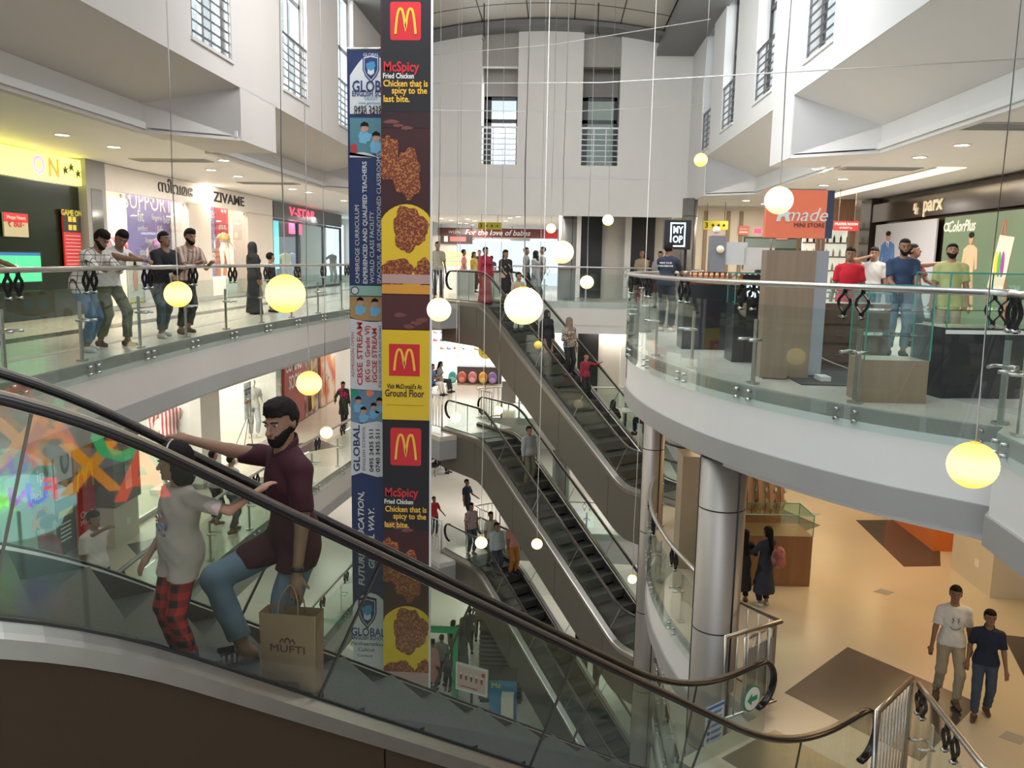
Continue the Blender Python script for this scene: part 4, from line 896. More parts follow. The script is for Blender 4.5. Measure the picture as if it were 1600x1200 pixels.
g = emat('screen_green', (.05, .62, .22), 1.1); p.rect(0, -.08, .96, .82, g, name='screen'); p.rect(0, .82, .96, .10, emat('screen_blue', (.02, .12, .3), .8), name='screen_bar'); p.ellipse(.1, -.1, .10, .3, emat('screen_line', (.35, .8, .5), 1), .007); p.rect(.1, -.1, .004, .75, emat('screen_line', (.35, .8, .5), 1), .007)
p = panX('pale price poster with red header on the dark shop front', 'poster', 6, 333, 44, 370, SX, mat('poster_pale', (.5, .47, .32), .6), name='poster'); p.rect(0, .62, 1, .38, RED); p.text(0, .1, '₹ 80/-', .2, RED); p.text(0, .62, 'Happy Hours', .10, TXTW)
p = panX('red and black game price list beside the grey pillar', 'poster', 100, 328, 127, 420, SX+.01, RED, name='poster'); p.rect(0, .62, 1, .38, TXTB); p.text(0, .88, 'GAME ON', .16, YELP, bold=.004)
for i in range(4): p.rect(-.45+.5*(i % 2)+.2, .68-.28*(i//2), .2, .09, YELP, .006)
for i in range(9): p.rect(0, .12-.12*i, .85, .008, TXTW, .006)
yz0 = pX(157, 300, SX).y
t = thing('pillar', 'grey clad pillar with narrow mirror between the yellow sign and the white shop', 'pillar', (SX, (yg+yz0)/2, 0)); MB().bb(-.4, .12, -(yz0-yg)/2, (yz0-yg)/2, 0, ZC).build('casing', GREYP, t)
MB().bb(.12, .13, -.22, .22, 1.1, 2.65).build('mirror', mat('mirror_glass', (.5, .52, .5), .08, .9), t)
# ---- lingerie shop
yz1 = pX(423, 304, SX).y; zb_ = 2.66
wallm = mat('shop_interior_warm', (.80, .70, .58), .6, 0, .05, 1.5)
wallbox('wall_left', -13.6, -13.5, yz0, yz1, 0, ZC, wallm); wallbox('wall_left', -13.5, SX-.1, yz1-.1, yz1, 0, ZC, wallm)
b = MB(); b.bb(-13.5, SX-.05, yz0, yz1, 0.001, .02); struct('floor', b, mat('shop_floor_cream', (.7, .62, .5), .25))
area(-11.8, (yz0+yz1)/2, ZC-.05, 2.4, 8.5, 520, (1, .84, .66), rot=(0, 0, 0)); area(-10.6, (yz0+yz1)/2, ZC-.06, .4, 8.5, 150, (1, .8, .7))
t = Pan('long white shop fascia with dark Malayalam and English lettering', 'sign', (SX+.06, (yz0+yz1)/2, (zb_+ZC)/2), LX, yz1-yz0-.04, ZC-zb_-.03, .13, mat('fascia_white', (.82, .76, .70), .4), 'shop_fascia')
def fx(px_): return (pX(px_, 300, SX).y-(yz0+yz1)/2)/((yz1-yz0)/2)
t.text((fx(243)+fx(297))/2, .05, 'സിവമേ', .42, TXTB, ext=.012, width=pX(297, 290, SX).y-pX(243, 290, SX).y, bold=.0)
t.text((fx(330)+fx(378))/2, .0, 'ZIVAME', .40, TXTB, ext=.008, width=pX(378, 300, SX).y-pX(330, 300, SX).y, bold=.008)
t.ellipse(fx(319), .05, .035, .55, emat('logo_glow', (1, .9, .7), 5), .004, name='logo_disc')
area(SX+.4, pX(319, 300, SX).y, 3.0, .3, .3, 25, (1, .85, .6), rot=(0, PI/2, 0))
PUR = mat('poster_purple', (.30, .25, .56), .5, 0, .12, 1.2)
def wordposter(label, a, c, words, reds=False):
    p = panX(label, 'poster', a, 307, c, 484, SX-.62, PUR, name='poster', t=.02)
    for x, y, s_, w in words: p.text(x, y, s_, w, TXTW, ext=.002)
    return p
wordposter('purple window poster covered in white words starting with SUPPORTIVE', 202, 291, [(-.05, .86, 'SUPPORTIVE', .62), (-.6, .62, 'fit', .42), (-.05, .62, 'lingerie', .2), (.35, .60, 'bend', .3), (.7, .58, 'perfect', .34), (-.55, .42, 'perfect', .18), (.05, .40, 'lift', .34), (-.3, .22, 'lingerie', .2), (-.35, .02, 'inclusive', .3), (.2, -.1, 'comfort', .2), (-.1, -.30, 'GOAL', .5), (.4, -.35, 'support', .22), (.2, -.56, 'INCLU', .5), (-.3, -.78, 'perfect', .18), (.3, -.84, 'confident', .2)])
p = wordposter('purple and red window poster behind the second mannequin', 326, 344, [(.0, .7, 'ed', .5), (.1, .3, 'le', .4), (.1, -.1, 'BS', .5)])
p = panX('red window poster with orange square behind the second mannequin', 'poster', 338, 322, 358, 455, SX-.60, mat('poster_red', (.62, .04, .07), .5), name='poster', t=.02); p.text(0, .5, 'LESS IS', .2, TXTW); p.text(0, .3, 'MORE', .2, TXTW); p.rect(0, -.7, .9, .25, mat('poster_orange', (.9, .25, .03), .5))
for a, c, l in ((292, 326, 'cream pillar between the two lingerie shop windows'), (384, 423, 'cream end wall of the lingerie shop beside the dark sports shop')):
    ya, yc = pX(a, 400, SX).y, pX(c, 400, SX).y; t = thing('pillar', l, 'pillar', (SX, (ya+yc)/2, 0)); MB().bb(-.4, .1, -(yc-ya)/2, (yc-ya)/2, 0, zb_).build('casing', mat('pillar_cream', (.74, .66, .58), .5), t); MB().bb(-.42, .12, -(yc-ya)/2-.01, (yc-ya)/2+.01, 0, .12).build('plinth', STEEL, t)
for a, c, l in ((160, 198, 'glass door of the lingerie shop next to the grey pillar'), (200, 245, 'first shop window pane beside the white shirted man'), (246, 291, 'second shop window pane in front of the purple poster'), (327, 352, 'third shop window pane with the red poster'), (353, 384, 'last lingerie shop window pane')):
    ya, yc = pX(a, 400, SX).y, pX(c, 400, SX).y; t = thing('shop_window', l, 'shop window', (SX, (ya+yc)/2, 0)); MB().bb(-.006, .006, -(yc-ya)/2+.01, (yc-ya)/2-.01, .12, zb_-.01).build('glass_pane', GLF, t)
    for e in (-1, 1): MB().bb(-.02, .02, e*((yc-ya)/2-.1)-.05, e*((yc-ya)/2-.1)+.05, zb_-.1, zb_-.02).build('patch_fitting', STEEL, t)
    MB().bb(-.03, .03, -(yc-ya)/2, (yc-ya)/2, .02, .12).build('sill_rail', STEEL, t)
for x, y, l, c in ((250, 400, 'white female mannequin bust in the window behind the youth in black', (.45, .2, .4)), (352, 400, 'white female mannequin with gold top in front of the red poster', (.6, .35, .12))):
    q = pX(x, 400, SX-.3) if False else pX(x, 440, SX-.32); t = thing('plinth', ('low white display plinth under the %s mannequin' % ('left' if x < 300 else 'right')), 'plinth', (q.x, q.y, .02)); MB().bb(-.2, .2, -.45, .45, 0, .35 if x < 300 else .62).build('block', WHITE, t)
    mannequin(l, (q.x, q.y, .37 if x < 300 else .64), 40, mat('bra_%d' % x, c, .6), None, h=1.55, female=True, vox=.018, arm=(.33, .05, 1.02), sl='none', hem=1.16)
# hanging clothes rack inside
def clothes_rack(label, c, L, cols, z=1.7, along=(0, 1, 0)):
    t = thing('clothes_rack', label, 'clothes rack', c); a = Vector(along)
    b = MB(); b.tube([-a*L/2, -a*L/2+Vector((0, 0, z)), a*L/2+Vector((0, 0, z)), a*L/2], .015, 6); b.build('frame', STEEL, t)
    n = int(L/.11); s_ = Vector((a.y, -a.x, 0))
    for i in range(n):
        q = a*(-L/2+.08+i*(L-.16)/max(1, n-1)); k = .42+.05*math.sin(i*7); bb_ = MB(); M_ = basis(q+Vector((0, 0, z-.06))-a*.02, s_, (0, 0, 1))
        bb_.plate(M_, [(-.04, .05), (-.2, -.03), (-.28, -.25), (-.2, -.28), (-.17, -.15), (-.18, -k-.25), (.18, -k-.25), (.17, -.15), (.2, -.28), (.28, -.25), (.2, -.03), (.04, .05)], .035); bb_.build('garment', cols[i % len(cols)], t)
    return t
C1 = [mat('cloth_pink', (.7, .25, .3), .8), mat('cloth_grey', (.3, .3, .32), .8), mat('cloth_white', (.75, .72, .7), .8), mat('cloth_maroon', (.3, .04, .06), .8)]
q = pX(188, 440, -11.5); clothes_rack('rack of pink and grey garments inside the lingerie shop', (q.x, q.y, .02), 1.8, C1)
q = pX(172, 440, -12.6); clothes_rack('rack of pale garments deep inside the lingerie shop', (q.x, q.y, .02), 2.2, [C1[2], C1[0]])
p = Pan('tilted standing photo board of a model, beside the purple poster', 'standee', pX(212, 445, SX-.1), LX, .75, 1.25, .02, mat('standee_grey', (.55, .5, .48), .5), 'standee'); p.ellipse(0, .2, .32, .45, SKIN['fair']); p.ellipse(.0, .75, .2, .16, HAIR); p.rect(0, -.75, .9, .16, YELP); p.text(0, -.75, 'HAVE YOU', .16, TXTB, bold=.004)
# ---- sports and underwear shop further along
yv1 = 38.5; b = MB(); wallbox('wall_left', -13.6, -13.5, yz1, yv1, 0, ZC, mat('shop_interior_cool', (.45, .6, .62), .5)); zf_ = 2.62
p = Pan('dark grey shop fascia with glowing red lettering', 'sign', (SX+.08, (yz1+yv1)/2, 2.93), LX, yv1-yz1-.1, .56, .12, mat('fascia_dark', (.10, .10, .11), .4), 'shop_fascia')
REDE = emat('letter_red_glow', (1.0, .05, .10), 3.0)
def fv(px_): return (pX(px_, 322, SX).y-(yz1+yv1)/2)/((yv1-yz1)/2)
p.text((fv(448)+fv(487))/2, .0, 'V-STAR', .44, REDE, ext=.01, bold=.004, width=pX(487, 322, SX).y-pX(448, 322, SX).y, shear=.15)
area(-11.5, (yz1+yv1)/2, 2.85, 2, 7, 220, (.75, .95, 1.0))
for i, (a, c, l) in enumerate(((425, 465, 'shop window pane with cyan light band beside the lingerie shop'), (465, 505, 'dark framed shop window pane of the red lettered shop'), (505, 545, 'bright end pane of the red lettered shop'))):
    ya, yc = pX(a, 400, SX).y, min(yv1, pX(c, 400, SX).y); t = thing('shop_window', l, 'shop window', (SX, (ya+yc)/2, 0)); w = (yc-ya)/2
    MB().bb(-.006, .006, -w+.05, w-.05, .1, zf_).build('glass_pane', GLF, t); b = MB()
    for y_ in (-w+.04, w-.04): b.bb(-.05, .05, y_-.04, y_+.04, 0, zf_)
    b.bb(-.05, .05, -w, w, 0, .1); b.bb(-.05, .05, -w, w, zf_-.08, zf_); b.build('frame', mat('frame_dark', (.04, .04, .05), .4), t)
pan = panX('cyan lit panel inside the red lettered shop', 'lit display', 427, 345, 436, 420, SX-.5, emat('cyan_glow', (.2, .85, .95), 1.3), name='lit_display')
pan = panX('red neon display inside the red lettered shop', 'lit display', 452, 345, 472, 366, SX-.8, emat('red_glow', (.95, .08, .2), 1.4), name='lit_display')
wallbox('wall_left', SX-1.2, SX-1.0, pX(478, 400, SX).y, pX(506, 400, SX).y, 0, zf_, DARK)
pan = panX('bright white display wall at the far end of the red lettered shop', 'lit display', 511, 350, 537, 430, SX-1.2, emat('white_glow', (.75, .95, 1.0), 1.6), name='lit_display')
for x, c, l in ((447, (.6, .5, .1), 'yellow clothed'), (458, (.15, .2, .45), 'blue clothed'), (520, (.08, .08, .1), 'black clothed')):
    q = pX(x, 440, SX-.45); mannequin('%s mannequin in the red lettered shop window' % l, (q.x, q.y, .0), 45, mat('mc_%s' % l, c, .8), C1[1], h=1.65, female=False, vox=.025)
# =================================================================== left gallery one storey down
S1 = -8.1; zF = LV[1]; zt_ = LV[0]-1.06
y_a, y_b = pX(194, 800, S1).y, pX(235, 760, S1).y
# poster wall beside the escalator glass (seen through it)
wallbox('wall_left', S1-.3, S1-.12, 6.5, y_a-1.0, zF, zt_, GREYP)
p = panX('green and white advertising board with an orange car', 'poster', 52, 742, 88, 850, S1, mat('poster_green', (.05, .30, .17), .45), name='poster'); 
def redo(a, b_, z1, z2, label, m): return Pan(label, 'poster', (S1, (a+b_)/2, zF+(z1+z2)/2), LX, b_-a, z2-z1, .03, m, 'poster')
D.objects.remove(p.root.children[0]); D.objects.remove(p.root)
ypos = lambda x, y=800: pX(x, y, S1).y
p = redo(ypos(0), ypos(86), .25, 2.45, 'large pale green advertising board with an orange car', mat('poster_mint', (.42, .62, .52), .45))
p.poly([(.05, .12), (.3, .2), (.9, .22), (.95, .05), (.1, -.08)], mat('poster_green', (.05, .30, .17), .45)); p.text(.5, .08, 'Pick up', .2, TXTW, bold=.004); p.ellipse(.45, .35, .35, .16, mat('poster_green', (.05, .30, .17), .45)); p.text(.5, .35, 'ip', .3, TXTW)
OC = mat('car_orange', (.85, .28, .04), .4); p.poly([(.05, -.42), (.08, -.25), (.25, -.12), (.6, -.10), (.8, -.25), (.95, -.3), (.95, -.45)], OC); p.poly([(.22, -.24), (.3, -.15), (.55, -.14), (.65, -.24)], TXTB, .007)
for x in (.25, .8): p.ellipse(x, -.44, .07, .07, TXTB, .008); p.ellipse(x, -.44, .035, .035, STEEL, .014)
p = redo(ypos(88), ypos(116), .25, 2.6, 'narrow black and white car care poster', mat('poster_black', (.05, .05, .06), .5)); p.rect(0, .35, 1, .28, TXTW); p.ellipse(.2, .35, .5, .2, TXTB, .007); p.ellipse(.2, .35, .3, .12, STEEL, .012); p.rect(0, -.1, 1, .08, TXTW); p.text(0, .8, 'BARRELS', .12, TXTW); p.rect(0, -.4, .8, .05, YELP); p.ellipse(.0, .02, .4, .06, OC, .008)
for i in range(5): p.rect(-.1, -.55-.06*i, .6, .01, TXTW)
p = redo(ypos(120), ypos(150), .1, 2.7, 'tall orange and red burger restaurant poster strip', mat('poster_orange2', (.90, .33, .03), .45)); p.rect(0, -.45, 1, .5, RED); p.rect(0, .92, 1, .08, RED)
def arches(pan, x, y, w, h, m, sub=None, dz=.01):
    """golden arches as one bent ribbon"""
    M_ = pan.M; o = MB(); pts = []
    for i in range(41):
        t = -1+2*i/40; s_ = abs(t); u = (s_-.5)*2; yy = (1-abs(u)**2.6)
        if s_ < .5: yy = .12+.88*(1-abs(u)**2.6)
        pts.append(M_ @ Vector((x*pan.w/2+t*w/2, y*pan.h/2+yy*h-h/2, dz)))
    z = M_.col[2].to_3d(); o.sweep(pts, [(-w*.055, -.003), (w*.055, -.003), (w*.055, .003), (-w*.055, .003)], up=z, smooth=False); return o.build('arches_logo', m, pan.root)
GOLD = mat('arches_gold', (1.0, .60, .02), .45); arches(p, .0, .0, .5, .42, YELP); p.text(0, -.5, 'Open', .18, TXTW); p.text(0, -.6, '24 hours', .12, TXTW); p.ellipse(0, .55, .6, .12, mat('poster_yellow', (.9, .65, .05), .5)); p.text(0, .55, 'fry', .2, TXTB)
ya = ypos(152, 820); t = thing('pillar', 'dark grey pillar with tall mirror and beige stone foot, seen through the escalator glass', 'pillar', (S1, (ya+y_a)/2, zF)); hw = (y_a-ya)/2
MB().bb(-.6, .35, -hw, hw, .75, zt_-zF).build('casing', mat('pillar_dark', (.13, .125, .12), .35), t); MB().bb(-.6, .30, -hw+.03, hw-.03, 0, .75).build('stone_foot', CREAM, t); MB().bb(.35, .37, -hw+.35, hw-.35, 1.0, 2.6).build('mirror', mat('mirror_glass', (.5, .52, .5), .08, .9), t); MB().bb(.30, .31, hw-.5, hw-.35, .3, .42).build('socket_plate', WHITE, t)
# clothes shop
y0c, y1c, y2c, y3c = y_a, pX(300, 740, S1).y, pX(330, 720, S1).y, pX(440, 680, S1).y
b = MB(); b.bb(-13.4, -13.3, y0c-2, y3c, zF, zt_); b.bb(-13.3, S1-.1, y0c-.1, y0c, zF, zt_); b.bb(-13.3, S1-.1, y3c-.1, y3c, zF, zt_); struct('wall_left', b, mat('shop_interior_white', (.78, .76, .72), .5))
area(-10.5, (y0c+y3c)/2, zt_-.03, 4, y3c-y0c-.5, 520, (1, .95, .85))
for a, c, l in ((y0c, (y0c+y1c)/2, 'low framed shop window pane near the dark pillar'), ((y0c+y1c)/2, y1c, 'shop window pane in front of the striped shirt'), (y2c, (y2c+y3c)/2, 'glass shop door with tall handle'), ((y2c+y3c)/2, y3c, 'glass pane beside the shop door, before the red wall')):
    t = thing('shop_window', l, 'shop window', (S1, (a+c)/2, zF)); w = (c-a)/2; MB().bb(-.006, .006, -w+.02, w-.02, .1, zt_-zF-.02).build('glass_pane', GLF, t); MB().bb(-.03, .03, -w, w, 0, .1).build('sill_rail', STEEL, t)
    if 'door' in l: MB().tube([(.03, w-.2, .8), (.08, w-.2, .8), (.08, w-.2, 1.5), (.03, w-.2, 1.5)], .015, 6).build('handle', STEEL, t)
t = thing('pillar', 'broad off-white pillar between shop window and shop door, one storey down', 'pillar', (S1, (y1c+y2c)/2, zF)); MB().bb(-.5, .25, -(y2c-y1c)/2, (y2c-y1c)/2, 0, zt_-zF).build('casing', OFFW, t); MB().bb(-.5, .27, -(y2c-y1c)/2-.01, (y2c-y1c)/2+.01, 0, .12).build('plinth', GREYP, t)
STR = pattern('shirt_red_white', 'stripe', [(.78, .74, .70), (.55, .05, .07)], 16, .8)
q = pX(268, 770, S1-.42); mannequin('headless mannequin in a red and white striped shirt', (q.x, q.y, zF+.12), 32, STR, mat('trousers_navy', (.03, .04, .08), .8), female=False, vox=.014, sl='long', arm=(.26, .0, .9), h=2.1)
t = thing('plinth', 'white display block under the striped shirt mannequin', 'plinth', (q.x, q.y, zF)); MB().bb(-.3, .3, -.4, .4, 0, .11).build('block', WHITE, t)
FOLD = [mat('fold_%d' % i, c, .85) for i, c in enumerate([(.5, .1, .1), (.1, .35, .4), (.1, .12, .3), (.6, .55, .5), (.15, .3, .15), (.35, .1, .2), (.7, .5, .2)])]
def shelf_unit(label, c, L, n, items, zh=.42, depth=.4, z0=.3, m=None, along='y', kind='stack of folded clothes'):
    t = thing('shelf_unit', label, 'shelf', c); b = MB(); H_ = z0+n*zh
    def BB(bm, a0, a1, d0, d1, z_0, z_1): return bm.bb(d0, d1, a0, a1, z_0, z_1) if along == 'y' else bm.bb(a0, a1, d0, d1, z_0, z_1)
    for e in (-1, 1): BB(MB(), 0, 0, 0, 0, 0, 0); bm = MB(); BB(bm, e*L/2-.02, e*L/2+.02, -depth/2, depth/2, 0, H_); bm.build('side', m or WHITE, t)
    for i in range(n+1): bm = MB(); BB(bm, -L/2, L/2, -depth/2, depth/2, z0+i*zh-.02, z0+i*zh); bm.build('shelf', m or mat('shelf_wood', (.5, .33, .18), .5), t)
    return t
def stacks(label_fn, c, L, n, zh, z0, along='y', per=.45, group=None):
    k = 0
    for i in range(n):
        for j in range(int(L/per)):
            a = -L/2+per*(j+.5); o = MB(); hh = random.choice((.12, .18, .24)); pos = Vector(c)+(Vector((0, a, 0)) if along == 'y' else Vector((a, 0, 0)))+Vector((0, 0, z0+i*zh))
            for q_ in range(int(hh/.04)): o.bb(-.13, .13, -.16, .16, q_*.04+.003, q_*.04+.037)
            ob = o.build('folded_clothes', FOLD[(i*3+j) % 7]); ob.location = pos; tag(ob, label_fn, 'clothes', group); k += 1
sh = (-12.9, (y2c+y3c)/2+.5, zF); shelf_unit('shelf unit with folded clothes along the lit shop back wall', sh, 4.2, 4, None); stacks('stack of folded clothes on the shelves of the lit clothes shop', sh, 4.2, 4, .42, .3, group='folded clothes on the shop back shelves')
sh = (-11.3, (y0c+y1c)/2+.2, zF); shelf_unit('low shelf of folded clothes behind the striped shirt mannequin', sh, 3.0, 2, None); stacks('stack of folded clothes on the low shelf behind the striped shirt mannequin', sh, 3.0, 2, .42, .3, group='folded clothes behind the striped shirt')
q = pX(398, 700, S1-.6); mannequin('full mannequin in a pale shirt and grey trousers inside the lit shop', (q.x, q.y, zF), 35, mat('shirt_grey_pale', (.55, .53, .5), .8), C1[1], female=False, vox=.02, headless=False)
p = Pan('small white notice board on a thin stand in the shop doorway', 'notice stand', (q.x+.4, q.y-1.5, zF+1.35), LX, .55, 1.0, .02, WHITE, 'notice_stand'); p.text(0, .6, 'YOUR FAMILY', .09, mat('text_blue', (.05, .15, .4), .5)); p.text(0, .4, 'GET 5%', .12, mat('text_blue', (.05, .15, .4), .5)); p.text(0, -.1, 'THIS WAY', .1, RED)
MB().tube([(0, 0, -.5), (-.02, -.35, -1.34)], .012, 6).build('leg', BLACK, p.root); MB().tube([(0, 0, -.5), (-.02, .35, -1.34)], .012, 6).build('leg', BLACK, p.root); MB().tube([(0, 0, -.4), (-.4, 0, -1.34)], .012, 6).build('leg', BLACK, p.root)
# red hoarding
ye = 27.4; MAR = mat('hoarding_red', (.40, .045, .035), .5, 0, .08, 2)
wallbox('wall_left', S1-.3, S1-.1, y3c, 42, zF, zt_, OFFW)
yr0, yr1 = pX(446, 640, S1).y, pX(476, 640, S1).y
p = Pan('red hoarding with the words COMING SOON', 'hoarding', (S1, (yr0+yr1)/2, zF+1.4), LX, yr1-yr0, 2.75, .08, MAR, 'hoarding'); p.text(-.1, .38, 'COMING', .62, TXTW, bold=.008, width=(yr1-yr0)*.8); p.text(0, -.02, 'SOON', .62, TXTW, bold=.008, width=(yr1-yr0)*.6)
yr2 = pX(497, 630, S1).y; p = Pan('orange and brown picture hoarding next to the red one', 'hoarding', (S1, (yr1+yr2)/2, zF+1.4), LX, yr2-yr1-.05, 2.75, .08, pattern('hoarding_pic', 'blotch', [(.03, .02, .02), (.35, .10, .05), (.6, .5, .4)], 2.2, .5), 'hoarding')
for i in range(3): p.poly([(-.8+.3*i, -.9), (-.6+.3*i, .1+.2*i), (-.4+.3*i, .1+.2*i), (-.3+.3*i, -.9)], [MAR, TXTB, GOLD][i])
yr3 = pX(520, 620, S1).y; p = Pan('far red and white picture hoarding with flame shapes', 'hoarding', (S1, (yr2+yr3)/2+.4, zF+1.4), LX, (yr3-yr2), 2.75, .08, pattern('hoarding_pic2', 'blotch', [(.6, .08, .03), (.8, .3, .08), (.75, .7, .65)], 1.3, .5), 'hoarding'); p.text(-.2, -.3, 'Essential', .3, TXTW)
# =================================================================== upper right gallery
RXX = 9.0; yp0 = pX(1357, 400, RXX).y; yp1 = 9.0; FD = mat('fascia_brown_gloss', (.035, .026, .022), .18)
wallbox('wall_right', RXX+.2, RXX+.4, 3, yp0, 0, 3.22, FD)
zb2 = pX(1480, 334, RXX).z
p = Pan('long glossy dark fascia with raised cream lettering, upper right', 'sign', (RXX-.02, (yp0+8)/2, (zb2+3.05)/2), RX_, yp0-8, 3.05-zb2, .15, FD, 'shop_fascia')
CRM = mat('letter_cream', (.80, .70, .52), .4, emit=.15)
def fp_(px_): return -(pX(px_, 318, RXX).y-(yp0+8)/2)/((yp0-8)/2)
p.text((fp_(1446)+fp_(1474))/2, .12, 'parx', .52, CRM, ext=.02, width=pX(1446, 318, RXX).y-pX(1476, 318, RXX).y, bold=.012)
xl = fp_(1436); k = .012; p.poly([(xl-k*1.4, .35), (xl-k*.6, .42), (xl-k*.4, -.1), (xl+k*.6, -.05), (xl+k*.2, -.55), (xl+k*.9, -.62), (xl+k*.3, -.75), (xl-k*.8, -.6), (xl-k*.4, -.2), (xl-k*1.6, -.3)], CRM, .0, .05, name='emblem')
def figure(pn, x, y, s, suit, trouser, skin=SKIN['fair'], tie=None, legs=True, ar=1.0):
    a = s*ar; E_ = lambda dx, dy, rx, ry, m, dz=.004: pn.ellipse(x+dx*a, y+dy*s, rx*a, ry*s, m, dz)
    pn.poly([(x+dx*a, y+dy*s) for dx, dy in ((-.30, .12), (-.12, .24), (.12, .24), (.30, .12), (.36, -.45), (.26, -.5), (.2, -.1), (.2, -.6), (-.2, -.6), (-.2, -.1), (-.26, -.5), (-.36, -.45))], suit, .003)
    if legs: pn.poly([(x+dx*a, y+dy*s) for dx, dy in ((-.2, -.6), (.2, -.6), (.34, -1.5), (.18, -1.5), (.0, -.8), (-.1, -1.5), (-.28, -1.5))], trouser, .0025)
    if tie: pn.poly([(x-.06*a, y+.24*s), (x+.06*a, y+.24*s), (x, y-.2*s)], TXTW, .006); pn.poly([(x-.02*a, y+.2*s), (x+.02*a, y+.2*s), (x+.03*a, y-.15*s), (x-.03*a, y-.15*s)], tie, .008)
    E_(0, .42, .10, .15, skin, .005); E_(0, .30, .05, .08, skin, .004); E_(0, .53, .115, .09, HAIR, .008)
LB = pattern('poster_sky', 'hstripe', [(.55, .58, .66), (.42, .55, .64)], .35, .4)
p = panX('tall shop poster of a man in a blue suit, behind the phone caller', 'poster', 1364, 345, 1458, 470, RXX+.1, None, name='poster', wall='r'); 
def rpost(label, x0, x1, m, zt=zb2-.08):
    a, c = pX(x0, 400, RXX).y, pX(x1, 400, RXX).y; return Pan(label, 'poster', (RXX+.02, (a+c)/2, (zt+.1)/2), RX_, a-c, zt-.1, .04, m, 'poster')
D.objects.remove(p.root)
p = rpost('tall shop poster of a man in a blue suit, behind the phone caller', 1364, 1458, mat('poster_blue_grey', (.50, .52, .60), .4, 0, .1, .6)); figure(p, -.5, .45, .62, mat('suit_blue', (.08, .2, .5), .6), TXTB, tie=mat('tie_purple', (.2, .1, .35), .5), ar=1.25)
p.rect(0, -.55, 1, .4, mat('poster_aqua', (.25, .48, .56), .4)) if False else None
p = rpost('large green shop poster with a seated man painting, ColorPlus lettering', 1470, 1640, mat('poster_deep_green', (.13, .20, .14), .35, 0, .25, .4)); p.text(-.62, .80, 'ColorPlus', .36, TXTW, shear=.3, width=1.25, bold=.004); p.text(-.93, .80, 'CP', .28, TXTW, bold=.006)
figure(p, -.38, .30, .62, mat('shirt_beige', (.55, .42, .28), .6), mat('trouser_tan', (.50, .36, .22), .6), ar=.75)
p.poly([(.0, -.55), (.02, -.55), (.22, .85), (.20, .85)], mat('easel_rust', (.45, .13, .07), .6)); p.poly([(.22, .85), (.24, .85), (.42, -.9), (.38, -.9)], mat('easel_rust', (.45, .13, .07), .6)); p.poly([(.02, -.3), (.30, -.38), (.42, .55), (.16, .6)], mat('canvas_cream', (.75, .68, .58), .7), .006)
for dx, c in ((.10, (.7, .6, .05)), (.16, (.1, .4, .1)), (.22, (.3, .05, .4))): p.ellipse(.04+dx, .1, .03, .22, mat('paint_%d' % int(dx*100), c, .5), .012)
t = thing('pillar', 'dark clad end pillar left of the blue suit poster', 'pillar', (RXX, yp0+.35, 0)); MB().bb(-.05, .4, -.4, .4, 0, 3.22).build('casing', FD, t)
# warm cove strip in the ceiling above the dark fascia
q0, q1 = pz(1325, 311, ZC), pz(1500, 283, ZC); t = thing('cove_light', 'long warm ceiling cove strip above the dark cream lettered fascia', 'light', (7.6, (q0.y+q1.y)/2, ZC)); MB().bb(-.28, .28, -5.5, 5.5, -.012, -.004).build('lit_trough', emat('cove_glow', (1, .80, .52), 1.7), t); MB().bb(-.32, -.28, -5.5, 5.5, -.03, 0).build('lip', WHITE, t); area(7.6, 17, ZC-.05, .5, 9, 130, WARM)
# prayer room corridor and bottle shop behind
WD = pattern('walnut', 'wood', [(.16, .08, .045), (.30, .17, .10)], 6, .4); WD2 = pattern('oak_laminate', 'wood', [(.24, .165, .11), (.36, .26, .18)], 5, .45)
YW = 24.8
t = thing('wooden_storefront', 'brown wooden shop front with lit shelves of bottles behind the man in red', 'shop front', (8.0, YW, 0)); x0, x1 = pY(1277, 400, YW).x-8, pY(1330, 400, YW).x-8
MB().bb(x0, x1, -.1, .1, 2.35, 3.2).build('header', WD, t); MB().bb(x0-.05, x0+.16, -.1, .1, 0, 2.35).build('left_jamb', WD, t); MB().bb(x1-.12, x1+.04, -.1, .1, 0, 2.35).build('right_jamb', WD, t)
MB().bb(x0+.16, x1-.12, -.01, .0, 0, 2.35).build('glass_door', GLF, t); MB().tube([(x0+.25, -.03, .8), (x0+.25, -.1, .85), (x0+.25, -.1, 1.45), (x0+.25, -.03, 1.5)], .02, 6).build('handle', STEEL, t)
MB().bb(x0, x1+.4, 1.6, 1.65, 0, 3.2).build('back_wall', emat('shelf_glow', (.95, .88, .75), .75), t)
for i in range(6): MB().bb(x0, x1+.4, 1.3, 1.6, .3+.42*i, .34+.42*i).build('shelf', WD, t)
for i in range(6):
    for j in range(7):
        o = MB().lathe([(0, 0), (.035, 0), (.035, .14), (.012, .18), (.012, .22), (0, .22)], 8).build('bottle', [TXTB, mat('box_cream', (.7, .6, .45), .6)][i < 4]); o.location = (8+x0+.1+j*.2, YW+1.42, .345+.42*i); tag(o, 'small bottle or box on the lit shelves behind the brown shop front', 'bottle', 'goods on the lit shelves behind the man in red')
p = Pan('red hanging prayer room sign', 'sign', pY(1322, 353, 22.0), BX, .62, .24, .04, RED); p.text(0, .35, 'PRAYER ROOM', .085, TXTW, bold=.002); p.text(0, -.4, 'മസ്ജിദ് റൂം', .06, TXTW)
for e in (-.2, .2): MB().cyl((e, 0, .12), (e, 0, ZC-p.root.location.z), .008, 6).build('hanger', STEEL, p.root)
wallbox('wall_right', 9.3, 14, 24.6, 24.75, 0, 3.22, CREAM)
